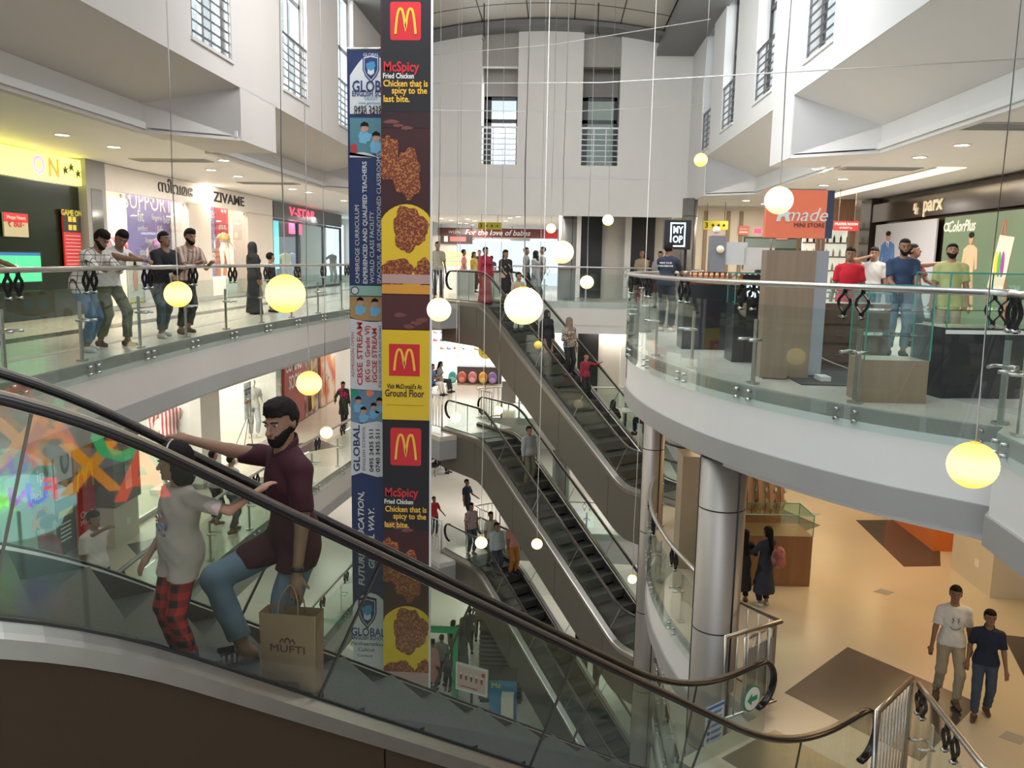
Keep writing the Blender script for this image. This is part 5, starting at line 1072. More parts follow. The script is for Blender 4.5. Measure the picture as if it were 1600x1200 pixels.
# rear right wall with panels and small signs
YR = 29.5; xa, xb = pY(1064, 400, YR).x, 7.9
wallbox('wall_back', xa, xb+6, YR, YR+.2, 0, 3.22, mat('wall_beige_warm', (.62, .54, .42), .5, 0, .05, 1))
b = MB(); 
for px_ in (1100, 1135, 1155, 1245): x = pY(px_, 400, YR).x; b.bb(x-.06, x+.06, YR-.06, YR, 0, 3.1)
tn += 1; struct('trim_%d' % tn, b, mat('strip_brown', (.25, .17, .10), .5))
def hsign(label, x, y, Y, w, h, m, tx, tc, sz, cols=None): 
    p = Pan(label, 'sign', pY(x, y, Y), BX, w, h, .05, m, 'hanging_sign')
    for (a, c, s_, k) in tx: p.text(a, c, s_, k, tc, bold=.003)
    for e in (-.35, .35): MB().cyl((e*w, 0, h/2), (e*w, 0, (2.9 if abs(p.root.location.x) < 4.1 else ZC)-p.root.location.z if Y > 27.4 else ZC-p.root.location.z), .008, 6).build('hanger', BLACK, p.root)
    return p
GRN = mat('arrow_green', (.02, .28, .16), .5)
def arrows(p, xs, m, s=.10):
    for x in xs: a = p.h/p.w; p.poly([(x-s, .22), (x, .22), (x, .5), (x+s*1.1, 0), (x, -.5), (x, -.22), (x-s, -.22)], m, .006, name='arrow')
p = hsign('yellow hanging sign with number 3 and green arrows, over the far landing', 765, 353, 29.0, .80, .24, YELP, [(-.75, 0, '3', .2)], TXTB, .2); arrows(p, (-.25, .2, .65), GRN)
p = hsign('yellow hanging sign with number 3 and black arrows, near the optical kiosk', 1118, 352, 27.0, .78, .27, YELP, [(-.72, -.05, '3', .24)], TXTB, .2); arrows(p, (-.2, .25, .68), TXTB)
for x, y, w, h, l in ((1123, 374, .42, .26, 'left of the camera stand'), (1162, 360, .34, .30, 'on the beige wall strip'), (1222, 372, .4, .12, 'under the orange store sign')):
    p = Pan('small red and white notice %s' % l, 'notice', pY(x, y, YR-.1), BX, w, h, .03, mat('notice_pink', (.75, .2, .12), .5), 'notice'); p.text(0, .3, 'NOTICE' if h > .2 else 'PRAYER ROOM', w/5.2, TXTW); p.rect(0, -.4, .8, .12, TXTW)
p = Pan('small glowing red display on the rear wall', 'display', pY(1184, 361, YR-.02), BX, .24, .15, .01, emat('red_led', (1, .05, .1), 2.5), 'led_display')
p = Pan('dark recessed cafe counter opening on the rear right wall', 'counter', pY(1207, 396, YR-.05), BX, 2.0, 1.1, .04, mat('recess_green', (.05, .07, .06), .3), 'service_hatch'); p.rect(0, .62, .95, .28, mat('hatch_header', (.2, .26, .24), .5)); p.rect(.1, -.5, .7, .3, mat('hatch_counter', (.12, .1, .09), .5), .006); p.text(.05, -.1, '19', .3, TXTW)
# wall with dark upright strips (two storeys)
for z, zt_ in ((LV[0], 2.9), (LV[1], LV[0]-1.06)):
    b = MB(); xw0, xw1 = .75, 3.72+.3; b.bb(xw0, xw1, 30.2, 30.4, z, zt_); struct('wall_back', b, mat('wall_grey_cream', (.55, .52, .46), .5))
    for a, c in ((907, 940), (985, 1022)):
        xx0, xx1 = pY(a, 400, 30.1).x, pY(c, 400, 30.1).x; tn += 1; struct('trim_%d' % tn, MB().bb(xx0, xx1, 30.08, 30.2, z+.02, zt_-.02), DARK); tn += 1; struct('trim_%d' % tn, MB().bb(xx0-.22, xx0, 30.02, 30.2, z+.02, zt_-.02), WHITE)
# rear shop: dark red header with script lettering, bright opening behind
YS = 40.0; p = panY('dark red shop header with white script lettering, far rear', 'sign', 684, 357, 871, 371, YS, mat('header_maroon', (.14, .03, .03), .35), .1, 'shop_fascia'); p.text(-.0, 0, 'For the love of babes', .36, TXTW, shear=.25, bold=.004); p.rect(-.6, 0, .1, .8, mat('header_grey', (.25, .2, .2), .5)); p.rect(.88, 0, .12, 1, RED); p.text(-.72, 0, 'WOW', .2, TXTW)
p = panY('small dark sign board below the red header, far rear left', 'sign', 688, 366, 738, 381, 38.5, mat('header_dark', (.08, .05, .05), .4), .1, 'shop_fascia'); p.rect(.1, 0, .5, .5, mat('sign_rose', (.6, .2, .2), .5)); p.rect(-.65, 0, .12, .6, TXTW)
b = MB(); b.bb(-6.6, -4.6, 38.6, 38.8, 0, 2.35); struct('wall_back', b, OFFW)
for i, (x0, x1) in enumerate(((742, 797), (829, 871))):
    q0, q1 = pY(x0, 371, 39.7), pY(x1, 371, 39.7); t = thing('tube_light', 'bright white strip light under the red header, %s' % ('left' if i == 0 else 'right'), 'light', ((q0.x+q1.x)/2, 39.7, q0.z-.12)); MB().bb(-(q1.x-q0.x)/2, (q1.x-q0.x)/2, -.05, .05, -.05, .05).build('tube', emat('tube_glow', (.95, 1, 1), 3), t)
ORL = emat('shelf_amber', (1, .62, .2), 1.1)
t = thing('display_counter', 'sweet counter glowing amber, far rear left of the pink shirt', 'counter', pY(708, 440, 37.0)); t.location.z = 0; MB().bb(-.9, .9, -.3, .3, 0, 1.0).build('body', WHITE, t)
for i in range(3): MB().bb(-.85, .85, -.33, -.30, 1.02+i*.22, 1.16+i*.22).build('lit_shelf', ORL, t)
MB().bb(-.9, .9, -.28, .3, 1.0, 1.66).build('glass_case', GLF, t)
for x, l, c in ((-2.1, 'grey waste bin with sloping lid behind the far escalator landing', (.42, .43, .43)), (-3.3, 'grey cabinet behind the far escalator landing', (.35, .37, .37))):
    t = thing('bin', l, 'bin', (x, 30.5, 0)); MB().bb(-.3, .3, -.25, .25, 0, .85).build('body', mat('bin_%d' % int(-x*10), c, .5), t); MB().bb(-.32, .32, -.27, .27, .85, .93).build('lid', STEEL, t)
# gallery sign post of the optical kiosk and its counters
yk = 19.0; q = pz(1058, 440, 0); kx, ky = pY(1058, 360, 19.5).x, 19.5
t = thing('sign_post', 'black kiosk sign with glowing MYOP letters on a tall post', 'sign', (kx, ky, 0)); zc = pY(1058, 367, ky).z
MB().bb(-.30, .30, -.12, .12, zc-.33, zc+.33).build('box', BLACK, t); MB().bb(-.24, -.18, -.03, .03, 0, zc-.33).build('leg', BLACK, t); MB().bb(.18, .24, -.03, .03, 0, zc-.33).build('leg', BLACK, t)
GW = emat('glow_blue_white', (.7, .88, 1), 1.6); Mx = basis((0, -.13, zc), BX, (0, 0, 1)); q = MB()
for a in (((-.17, .24), (.17, .27)), ((-.17, -.27), (.17, -.24)), ((-.17, -.27), (-.14, .27)), ((.14, -.27), (.17, .27))): (x0, y0), (x1, y1) = a; q.plate(Mx, [(x0, y0), (x1, y0), (x1, y1), (x0, y1)], .01)
q.build('glowing_frame', GW, t); text('lettering', 'MY', .22, Mx @ Matrix.Translation((0, .10, .002)), GW, t, width=.22, bold=.004); text('lettering', 'OP', .22, Mx @ Matrix.Translation((0, -.11, .002)), GW, t, width=.22, bold=.004)
def counter(label, c, w, d, h, body, rz=0, glass_h=0, name='counter', shelves=1, base=.0):
    t = thing(name, label, 'counter', c, rz); MB().bb(-w/2, w/2, -d/2, d/2, 0, h).build('cabinet', body, t)
    if glass_h:
        E_ = mat('glass_edge_green', (.05, .32, .26), .15, emit=.05); b = MB(); b.bb(-w/2, w/2, -d/2, -d/2+.008, h, h+glass_h).build('glass_front', GL, t)
        MB().bb(-w/2, w/2, d/2-.008, d/2, h, h+glass_h).build('glass_back', GL, t); MB().bb(-w/2, -w/2+.008, -d/2, d/2, h, h+glass_h).build('glass_side', GL, t); MB().bb(w/2-.008, w/2, -d/2, d/2, h, h+glass_h).build('glass_side', GL, t)
        for i in range(shelves+1): z = h+glass_h*(i+1)/(shelves+1); MB().bb(-w/2, w/2, -d/2, d/2, z-.01, z).build('glass_shelf', glass('glass_shelf', (.72, .90, .84), 1.1), t)
        b = MB()
        for x in (-w/2, w/2):
            for y in (-d/2, d/2): b.bb(x-.006, x+.006, y-.006, y+.006, h, h+glass_h)
        for z in (h+glass_h,):
            for y in (-d/2, d/2): b.bb(-w/2, w/2, y-.006, y+.006, z-.008, z+.004)
            for x in (-w/2, w/2): b.bb(x-.006, x+.006, -d/2, d/2, z-.008, z+.004)
        b.build('glass_edges', E_, t)
    return t
REDW = pattern('red_mahogany', 'wood', [(.12, .03, .02), (.2, .06, .04)], 4, .35)
counter('long red-brown wooden counter behind the perfume bottles', (pY(1130, 430, 17.5).x+.55, 17.5, 0), 2.5, .5, 1.15, REDW)
counter('dark counter under the rows of amber perfume bottles', (pY(1155, 430, 13.2).x, 13.2, 0), 1.75, .55, 1.0, mat('counter_black', (.03, .03, .035), .25))
AMB = mat('perfume_amber', (.42, .12, .01), .12, emit=.10); GCAP = mat('gold_cap', (.8, .55, .3), .3, .6); c = (pY(1155, 430, 13.2).x, 13.2, 1.0)
b0 = thing('perfume_bottle', 'small amber perfume bottle with gold cap, one of the rows on the dark counter', 'bottle', (0, 0, 0), 0, 'amber perfume bottles on the dark counter'); MB().lathe([(0, 0), (.028, 0), (.03, .09), (.012, .11), (.012, .13), (0, .13)], 8).build('body', AMB, b0); MB().lathe([(.014, .13), (.016, .15), (.004, .17), (0, .185)], 8).build('cap', GCAP, b0)
k = 0
for r_ in range(3):
    for i in range(18):
        l = (c[0]-.72+i*.085+(.03 if r_ % 2 else 0), c[1]+.18-.17*r_, c[2]); 
        if k == 0: b0.location = l
        else: clone(b0, l)
        k += 1
t = thing('eye_test_machine', 'grey and white optical machine standing on the red-brown counter', 'machine', (pY(1122, 400, 17.3).x, 17.3, 1.15)); MB().bb(-.18, .12, -.15, .15, 0, .72).build('body', mat('machine_grey', (.16, .17, .19), .4), t); MB().bb(.12, .55, -.12, .12, .15, .6).build('screen_box', mat('machine_light', (.42, .44, .45), .4), t)
MB().sph((-.06, 0, .84), .075, 8).build('camera_head', WHITE, t); MB().sph((.0, -.18, .45), .08, 8).build('lens', mat('lens_cream', (.7, .65, .5), .3), t)
t = thing('display_screen', 'pale monitor back standing on the red-brown counter', 'monitor', (pY(1150, 410, 17.2).x+.45, 17.2, 1.15)); MB().bb(-.3, .3, -.02, .02, .05, .5).build('panel', mat('monitor_grey', (.42, .42, .42), .4), t); MB().bb(-.05, .05, -.08, .08, 0, .06).build('foot', BLACK, t)
# lit MYOP counter end
q = pz(1190, 558, 0); t = counter('black counter with glass case and glowing MYOP logo, left of the wooden post', (pY(1195, 500, 11.6).x, 11.6, 0), .95, .5, .78, mat('counter_black', (.03, .03, .035), .25), glass_h=.42)
Mx = basis((-.25, -.27, .98), BX, (0, 0, 1)); MB().plate(Mx @ Matrix.Translation((.18, 0, -.006)), [(-.32, -.2), (.5, -.2), (.5, .2), (-.32, .2)], .004).build('sign_board', BLACK, t)
text('lettering', 'MY', .13, Mx @ Matrix.Translation((.0, .07, .0)), GW, t, bold=.006); text('lettering', 'OP', .13, Mx @ Matrix.Translation((.0, -.06, .0)), GW, t, bold=.006); text('lettering', 'MAKE', .10, Mx @ Matrix.Translation((.30, .07, .0)), GW, t, bold=.003); text('lettering', 'OWN', .10, Mx @ Matrix.Translation((.28, -.06, .0)), GW, t, bold=.003)
# mini store: wooden post with orange sign, cabinets
wx0, wx1 = pz(1190, 590, 0), pz(1255, 592, 0); cx_ = (wx0.x+wx1.x)/2
t = thing('kiosk_post', 'tall oak laminate kiosk post under the orange mini store sign', 'post', (cx_+.02, 9.95, 0)); zt2 = pY(1237, 391, 9.75).z; MB().bb(-.29, .27, -.12, .12, 0, zt2).build('board', WD2, t); MB().bb(.27, .42, -.1, .14, 0, zt2).build('side_board', mat('board_grey', (.36, .37, .40), .5), t)
for e in (-.22, .35): MB().cyl((e, 0, zt2), (e, 0, 1.70), .012, 6).build('sign_pole', STEEL, t)
ORS = mat('sign_coral', (.86, .20, .10), .5, emit=.12); p = Pan('orange mini store sign board with white and dark lettering', 'sign', (cx_+.05, 9.9, 0), BX, .68, .52, .10, None, 'sign_board'); zc = pY(1240, 334, 9.85).z; p.root.location.z = zc
MB().bb(-.34, .34, -.0, .10, -.27, .27).build('panel', ORS, p.root); MB().bb(.34, .42, -.0, .16, -.27, .27).build('side_edge', mat('edge_dark', (.04, .05, .09), .2), p.root)
p.poly([(-.66, -.33), (-.50, .55), (-.34, .55), (-.20, -.33), (-.34, -.33), (-.38, -.12), (-.49, -.12), (-.53, -.33)], TXTW, .004, .004, 'letter'); p.text(.32, -.05, 'made', .22, TXTW, shear=.3); p.text(.45, -.48, 'MINI STORE', .066, mat('text_brown', (.12, .05, .04), .5))
BR = pattern('drawer_brown', 'wood', [(.10, .06, .04), (.16, .10, .07)], 4, .4)
t = counter('brown drawer cabinet with glass top inside the mini store kiosk', (3.55, 11.2, 0), 1.5, .5, .84, BR, glass_h=.14, shelves=0)
for i in range(3):
    for e in (-.45, .1): d = MB().bb(e-.22, e+.28, -.27, -.25, .08+.25*i, .30+.25*i).build('drawer', BR, t); MB().bb(e-.03, e+.07, -.285, -.27, .17+.25*i, .19+.25*i).build('handle', STEEL, d)
MAT_ = mat('rubber_mat', (.06, .06, .062), .6); o = MB().bb(2.75, 4.3, 9.3, 10.9, .001, .012).build('floor_mat', MAT_); tag(o, 'dark grey mat on the kiosk floor between post and glass case', 'mat')
t = counter('low oak case with empty glass shelves in front of the man in navy', (3.32, 8.42, 0), .62, .42, .42, WD2, 0, .72, shelves=2)
t = counter('black counter with tall glass case in front of the man in the lime shirt', (4.32, 8.95, 0), .85, .62, .72, mat('counter_black', (.03, .03, .035), .25), .12, .55, shelves=2); MB().bb(-.43, .43, -.32, -.31, .66, .70).build('white_strip', WHITE, t)
t = thing('power_strip', 'white power strip with black cable on the kiosk mat', 'power strip', (3.1, 9.7, .012)); MB().bb(-.06, .06, -.12, .12, 0, .05).build('block', WHITE, t); MB().tube(crom([(0, .1, .03), (-.3, .2, .01), (-.45, -.1, .01), (-.7, -.05, .01)], 5), .008, 5).build('cable', BLACK, t)
o = MB().tube(crom([(3.0, 10.9, .75), (3.05, 10.5, .4), (3.25, 10.1, .2), (3.6, 9.2, .1), (3.9, 9.3, .03)], 5), .009, 5).build('cable', mat('cable_grey', (.35, .35, .33), .5)); tag(o, 'grey cable hanging from the drawer cabinet down to the mat', 'cable')
# =================================================================== right gallery one storey down
kz = LV[1]; WK = pattern('kiosk_teak', 'wood', [(.20, .09, .04), (.34, .17, .08)], 4, .4)
t = counter('teak jewellery kiosk counter with glass case where two women stand', (3.55, 13.7, kz), 1.5, .7, .86, WK, .05, .36, shelves=0)
t = counter('teak kiosk end counter behind the thick column', (2.75, 14.6, kz), .8, .7, .95, WK, .05, .3, shelves=0)
t = thing('card_rack', 'sloping wooden rack crowded with small hanging trinkets on the kiosk', 'rack', (3.35, 15.1, kz+.0)); MB().bb(-.4, .9, -.05, .05, 0, .9).build('stand', WK, t)
for i in range(7): q = MB(); q.box((-.35+i*.2, -.1, 1.3), (.05, .05, .9), rot=Matrix.Rotation(-.4, 3, 'X')); q.build('slat', WK, t)
MB().box((.25, .05, 1.32), (1.35, .02, .9), rot=Matrix.Rotation(-.4, 3, 'X')).build('back_board', WD2, t)
TR = [mat('trinket_%d' % i, c, .4, .3) for i, c in enumerate([(.7, .55, .25), (.6, .6, .6), (.4, .1, .08), (.75, .7, .6)])]
for i in range(9):
    for j in range(5):
        o = MB().lathe([(0, 0), (.03, .02), (.035, .06), (.01, .10), (0, .12)], 7).build('trinket', TR[(i*2+j) % 4]); a = -.35+j*.2; o.location = (3.35-.42+i*.17, 15.1-.16+.085*j+.03, kz+.93+.19*j); tag(o, 'small gold and silver trinket hung on the sloping kiosk rack', 'trinket', 'trinkets on the kiosk rack')
t = thing('display_stand', 'tall beige display stand with slanted lit top beside the slim column', 'stand', (2.42, 14.3, kz)); MB().bb(-.18, .12, -.3, .3, 0, 2.0).build('body', mat('stand_beige', (.45, .36, .26), .5), t); MB().box((.12, -.1, 2.05), (.28, .5, .05), rot=Matrix.Rotation(.5, 3, 'Y')).build('lit_top', emat('stand_glow', (1, .85, .65), .9), t)
for i in range(4): MB().bb(.12, .3, -.28, .28, .6+.3*i, .63+.3*i).build('shelf', STEEL, t)
t = thing('tablet_stand', 'black tablet leaning on the teak kiosk', 'tablet', (2.75, 14.35, kz+1.26)); MB().box((0, 0, .13), (.2, .02, .26), rot=Matrix.Rotation(-.35, 3, 'X')).build('screen', BLACK, t); MB().bb(-.05, .05, -.02, .1, 0, .02).build('foot', BLACK, t)
t = thing('wall_unit', 'orange wall section under the balcony edge, right', 'wall unit', (7.6, 16.6, kz)); MB().bb(-.4, .5, -1.2, 1.0, 0, 2.8).build('panel', mat('orange_wall', (.72, .20, .05), .5), t)
t = thing('pillar', 'beige stone pillar foot with socket at the right edge', 'pillar', (7.75, 14.0, kz)); MB().bb(-.62, .6, -.8, .55, 0, .95).build('stone_foot', CREAM, t); MB().bb(-.5, .5, -.7, .45, .95, 2.85).build('shaft', mat('pillar_dark', (.13, .125, .12), .35), t); MB().bb(-.63, -.62, -.4, -.25, .35, .47).build('socket_plate', WHITE, t)
# notices on the escalator end glass
M1 = basis((0, 0, 0), (-dF[0], -dF[1], 0), (0, 0, 1)); c = fe(.42, -.618)
p = Pan('round white sticker with a green arrow on the escalator end glass', 'sticker', (c[0]+nF[0]*.02, c[1]+nF[1]*.02, kz+.50), (-dF[0], -dF[1], 0), .30, .30, .002, None, 'arrow_sticker'); p.ellipse(0, 0, 1, 1, GRN, 0); p.ellipse(0, 0, .88, .88, TXTW, .006); p.poly([(-.6, 0), (-.1, .45), (-.1, .18), (.55, .18), (.55, -.18), (-.1, -.18), (-.1, -.45)], GRN, .012, name='arrow')
c = fe(1.05, -.618); p = Pan('white safety notice with blue pictograms on the escalator glass', 'notice', (c[0]+nF[0]*.02, c[1]+nF[1]*.02, kz+.42), (-dF[0], -dF[1], 0), .30, .44, .004, mat('notice_white', (.6, .64, .68), .4), 'notice')
BLU = mat('notice_blue', (.05, .18, .5), .5); p.rect(0, .88, .95, .07, BLU)
for i in range(5): p.ellipse(-.65, .6-.33*i, .16, .11, BLU); p.rect(.2, .62-.33*i, .6, .02, BLU); p.rect(.15, .54-.33*i, .5, .02, BLU)
# =================================================================== rear, one storey down: shoe and bag shop, benches
YH = 36.0; b = MB(); b.bb(-9, .7, 40, 40.2, LV[1], LV[0]-1.06); struct('wall_back', b, emat('shop_bright_wall', (.85, .86, .84), .9)); area(-4, 38, LV[0]-1.1, 6, 3, 400, (.95, 1, 1))
SHC = [mat('shoe_%d' % i, c, .6) for i, c in enumerate([(.4, .05, .04), (.1, .1, .12), (.6, .6, .6), (.3, .18, .1), (.15, .2, .4)])]
t = thing('shelf_unit', 'bright wall shelf full of shoes in the rear shop one storey down', 'shelf', (-4.4, 39.7, LV[1])); 
for i in range(5): MB().bb(-2.2, 2.2, -.2, .2, .9+.38*i, .93+.38*i).build('shelf', WHITE, t)
for i in range(5):
    for j in range(13):
        o = MB().sph((0, 0, .05), .05, 5, (2.4, 1, 1)).add([], []); o.sph((-.06, 0, .09), .05, 5, (.9, .9, 1.1)); o = o.build('shoe', SHC[(i*3+j) % 5]); o.location = (-6.4+.33*j, 39.65, LV[1]+.935+.38*i); tag(o, 'shoe on the bright wall shelves of the rear shop', 'shoe', 'shoes on the rear shop wall')
t = counter('dark display table with bags on it, in front of the shoe shelves', (-3.2, 35.5, LV[1]), 1.9, .6, .7, mat('table_dark', (.12, .12, .12), .5))
for i, (x, c, l) in enumerate(((-4.3, (.1, .45, .45), 'teal'), (-3.9, (.75, .2, .15), 'red and pink'), (-3.45, (.75, .3, .35), 'pink'), (-3.0, (.9, .45, .1), 'orange'), (-2.6, (.3, .2, .5), 'purple'))):
    t = thing('backpack', '%s school backpack in the row before the dark display table' % l, 'backpack', (x, 34.9, LV[1]+.02)); b = MB(); b.sph((0, 0, .26), .26, 8, (.75, .5, 1.0)); b.build('bag', mat('bag_%d' % i, c, .7), t); MB().sph((0, -.12, .18), .15, 6, (.9, .35, .8)).build('pocket', mat('bag_light_%d' % i, tuple(min(1, v*1.5+.1) for v in c), .7), t)
t = thing('stool_display', 'grey slanted display wedge with red bag at rear left', 'display', (-6.1, 33.8, LV[1])); MB().box((0, 0, .45), (.9, .5, .9), rot=Matrix.Rotation(0, 3, 'X')).build('block', GREYP, t)
t = thing('backpack', 'red backpack on the grey display block', 'backpack', (-5.9, 33.7, LV[1]+.92)); MB().sph((0, 0, .22), .22, 8, (.75, .5, 1)).build('bag', mat('bag_red', (.5, .04, .05), .7), t)
p = Pan('round yellow sale sign on a stand, in the rear shop', 'sign', pY(759, 549, 33.5), BX, .62, .62, .02, None, 'round_sign'); p.ellipse(0, 0, 1, 1, YELP, 0); p.text(0, .15, 'SALE', .16, TXTB, bold=.004); p.text(0, -.3, '50% OFF', .09, TXTB); MB().cyl((0, 0, LV[1]-p.root.location.z), (0, 0, -.3), .015, 6).build('pole', BLACK, p.root)
def bench(label, c, L=1.5, rz=0):
    t = thing('bench', label, 'bench', c, rz)
    for i in range(5): MB().bb(-L/2, L/2, -.24+.1*i, -.16+.1*i, .40, .43).build('slat', BLACK, t)
    for i in range(3): MB().bb(-L/2, L/2, .26, .29, .52+.12*i, .60+.12*i).build('back_slat', BLACK, t)
    for e in (-1, 1): MB().tube([(e*L/2*.9, -.2, 0), (e*L/2*.9, -.15, .2), (e*L/2*.9, -.22, .4), (e*L/2*.9, .24, .4), (e*L/2*.9, .3, .85)], .02, 6).build('leg_frame', BLACK, t); MB().tube([(e*L/2*.9, .2, 0), (e*L/2*.9, .15, .2), (e*L/2*.9, .22, .4)], .02, 6).build('rear_leg', BLACK, t)
    return t
q = pz(680, 615, LV[1]); bench('dark bench with seated people on the rear gallery, one storey down', (q.x, q.y, LV[1]), 1.8, 1.35)
q = pz(684, 738, LV[2]); bench('dark bench two storeys down beside the burger banner', (q.x, q.y, LV[2]), 1.6, 1.3)
p = Pan('grey notice panel between the posts on the rear gallery, one storey down', 'panel', (-1.6, 29.5, LV[1]+.55), BX, .5, .8, .03, GREYP, 'notice_sign'); MB().cyl((0, 0, -.55), (0, 0, -.4), .02, 6).build('foot', STEEL, p.root)
q = pz(965, 640, LV[1]); t = thing('table', 'pale cafe table behind the far escalator, one storey down', 'table', (q.x+.5, 25.5, LV[1])); MB().bb(-.7, .7, -.4, .4, .70, .74).build('top', mat('table_pale', (.55, .58, .52), .4), t)
for a in (-1, 1): MB().bb(a*.6-.03, a*.6+.03, -.3, .3, 0, .7).build('leg', BLACK, t)
# =================================================================== ground floor
gz = LV[3]; t = thing('counter', 'black slatted food kiosk on the ground floor', 'counter', (-1.35, 24.0, gz)); MB().bb(-.62, .62, -.75, .75, 0, 2.3).build('body', DARK, t)
for i in range(15): MB().bb(-.66, .66, -.79, -.75, .12+.14*i, .18+.14*i).build('slat', mat('slat_grey', (.10, .10, .10), .4), t)
for i in range(15): MB().bb(-.66, -.62, -.75, .75, .12+.14*i, .18+.14*i).build('side_slat', mat('slat_grey', (.10, .10, .10), .4), t)
MB().bb(-.66, .66, -.79, .79, 2.3, 2.38).build('roof', mat('roof_dark', (.06, .06, .06), .4), t); MB().bb(-.15, .25, -.5, -.2, 2.38, 2.5).build('box', WHITE, t)
GF = mat('green_frame', (.03, .42, .16), .5); q = pz(686, 1092, gz); t = thing('green_arch', 'green square photo arch on the ground floor', 'arch', (q.x+.1, q.y+.1, gz)); MB().bb(-.95, -.8, -.08, .08, 0, 2.1).build('post', GF, t); MB().bb(.30, .45, -.08, .08, 0, 2.1).build('post', GF, t); MB().bb(-.95, .45, -.08, .08, 2.1, 2.25).build('lintel', GF, t)
p = Pan('pink and white drinks menu board standing on the ground floor', 'menu board', pY(737, 1062, 22.4), (1, -.45, 0), .95, .72, .05, mat('menu_pink', (.78, .55, .52), .5), 'menu_board'); p.frame(TXTW, .05); 
for i, c in enumerate(((.4, .02, .03), (.35, .03, .02), (.05, .08, .1), (.45, .12, .04), (.5, .03, .05))): x = -.75+.36*i; p.poly([(x-.05, -.2), (x+.05, -.2), (x+.08, .25), (x-.08, .25)], mat('cup_%d' % i, c, .5)); p.ellipse(x, .3, .09, .09, TXTW, .007)
p.rect(.8, .6, .12, .15, RED); p.rect(-.2, -.75, .6, .04, RED)
BL2 = mat('kiosk_blue', (.03, .20, .36), .45); MB().cyl((0, .02, -.36), (0, .02, gz-p.root.location.z), .04, 8).build('stand', BLACK, p.root); q = pY(787, 1052, 20.9); hk = q.z-gz; t = thing('kiosk', 'small blue ice cream kiosk with golden arches on the ground floor', 'kiosk', (q.x, q.y, gz)); MB().bb(-.36, .36, -.3, .3, 0, hk-.04).build('body', BL2, t); MB().bb(-.38, .38, -.32, .32, hk-.04, hk).build('top', TXTB, t); MB().bb(-.02, .30, -.62, -.31, 0, hk-.35).build('side_box', CREAM, t); text('lettering', 'Me', .2, basis((-.18, -.305, hk-.2), BX, (0, 0, 1)), YELP, t)
p = Pan('glowing purple flower picture screen on the floor behind the escalators', 'screen', pY(912, 907, 24.0), BX, .42, .55, .05, emat('purple_glow', (.5, .2, .95), 1.3), 'screen'); p.ellipse(.1, .1, .5, .5, emat('purple_pale', (.8, .6, 1), 1.2)); MB().bb(-.2, .2, 0, .1, LV[2]-p.root.location.z if p.root.location.z > LV[2] else gz-p.root.location.z, -.28).build('stand', BLACK, p.root)
p = Pan('pale cyan screen beside the purple one behind the escalators', 'screen', pY(936, 915, 24.3), BX, .22, .45, .05, emat('cyan_pale', (.5, .85, .95), 1.2), 'screen'); MB().bb(-.1, .1, 0, .1, gz-p.root.location.z, -.22).build('stand', BLACK, p.root)

for o in list(COL.objects):      # rods that hold the hanging displays and strip lights
    if o.parent is None and o.name.split('.')[0] in ('lit_display', 'tube_light'):
        top = (2.9 if abs(o.location.x) < 5.2 else ZC)-o.location.z
        for e in (-.12, .12): MB().cyl((0, e, .0), (0, e, top), .008, 6).build('hanger', BLACK, o)
    if o.parent is None and str(o.get('label')) in ('small dark sign board below the red header, far rear left', 'dark red shop header with white script lettering, far rear'):
        for e in (-.7, .7): MB().cyl((e, -.05, .2), (e, -.05, 2.9-o.location.z), .01, 6).build('hanger', BLACK, o)
# ceiling air vents
for i, (x, y, w, d, l) in enumerate(((268, 250, .5, 1.6, 'slatted air vent over the lingerie shop, nearer one'), (420, 286, .5, 1.6, 'slatted air vent over the lingerie shop, farther one'), (1375, 263, .5, 1.5, 'slatted air vent above the glossy dark fascia on the right'), (1590, 197, .6, 1.6, 'large slatted air vent at the right picture edge'), (1245, 296, .5, 1.4, 'slatted air vent above the orange mini store sign'))):
    q = pz(x, y, ZC); t = thing('air_vent', l, 'vent', q); MB().bb(-d/2, d/2, -w/2, w/2, -.02, -.002).build('frame', mat('vent_grey', (.5, .49, .47), .5), t)
    for k in range(6): MB().bb(-d/2+.05, d/2-.05, -w/2+.04+k*(w-.08)/6, -w/2+.07+k*(w-.08)/6, -.028, -.02).build('slat', GREYP, t)
# ------------------------------------------------------------------ people
def cl(name, c, r=.85, var=.12): return mat('fabric_'+name, c, r, 0, var, 18)
def zfe(u): return LV[1]+.656*(sramp(u-1.516, .863)-sramp(u-1.516-3.987/.656, .863))
def fw(u, v, z): p = fe(u, v); return (p[0], p[1], z)
JEANS = cl('jeans_blue', (.10, .17, .25)); JL = cl('jeans_light', (.13, .19, .25)); JD = cl('jeans_dark', (.035, .045, .06)); BLK = cl('black', (.015, .015, .018)); WH = cl('white', (.72, .70, .67)); GR = cl('grey', (.28, .29, .29)); MARN = cl('maroon', (.04, .004, .010)); NAVY = cl('navy', (.02, .035, .08)); TAN = cl('tan', (.42, .33, .22)); OLV = cl('olive', (.12, .12, .07)); PNK = cl('pink', (.62, .25, .24)); KH = cl('khaki', (.38, .32, .23)); WSH = mat('shoe_white', (.55, .54, .5), .6); SAND = mat('sandal_brown', (.09, .05, .035), .6)
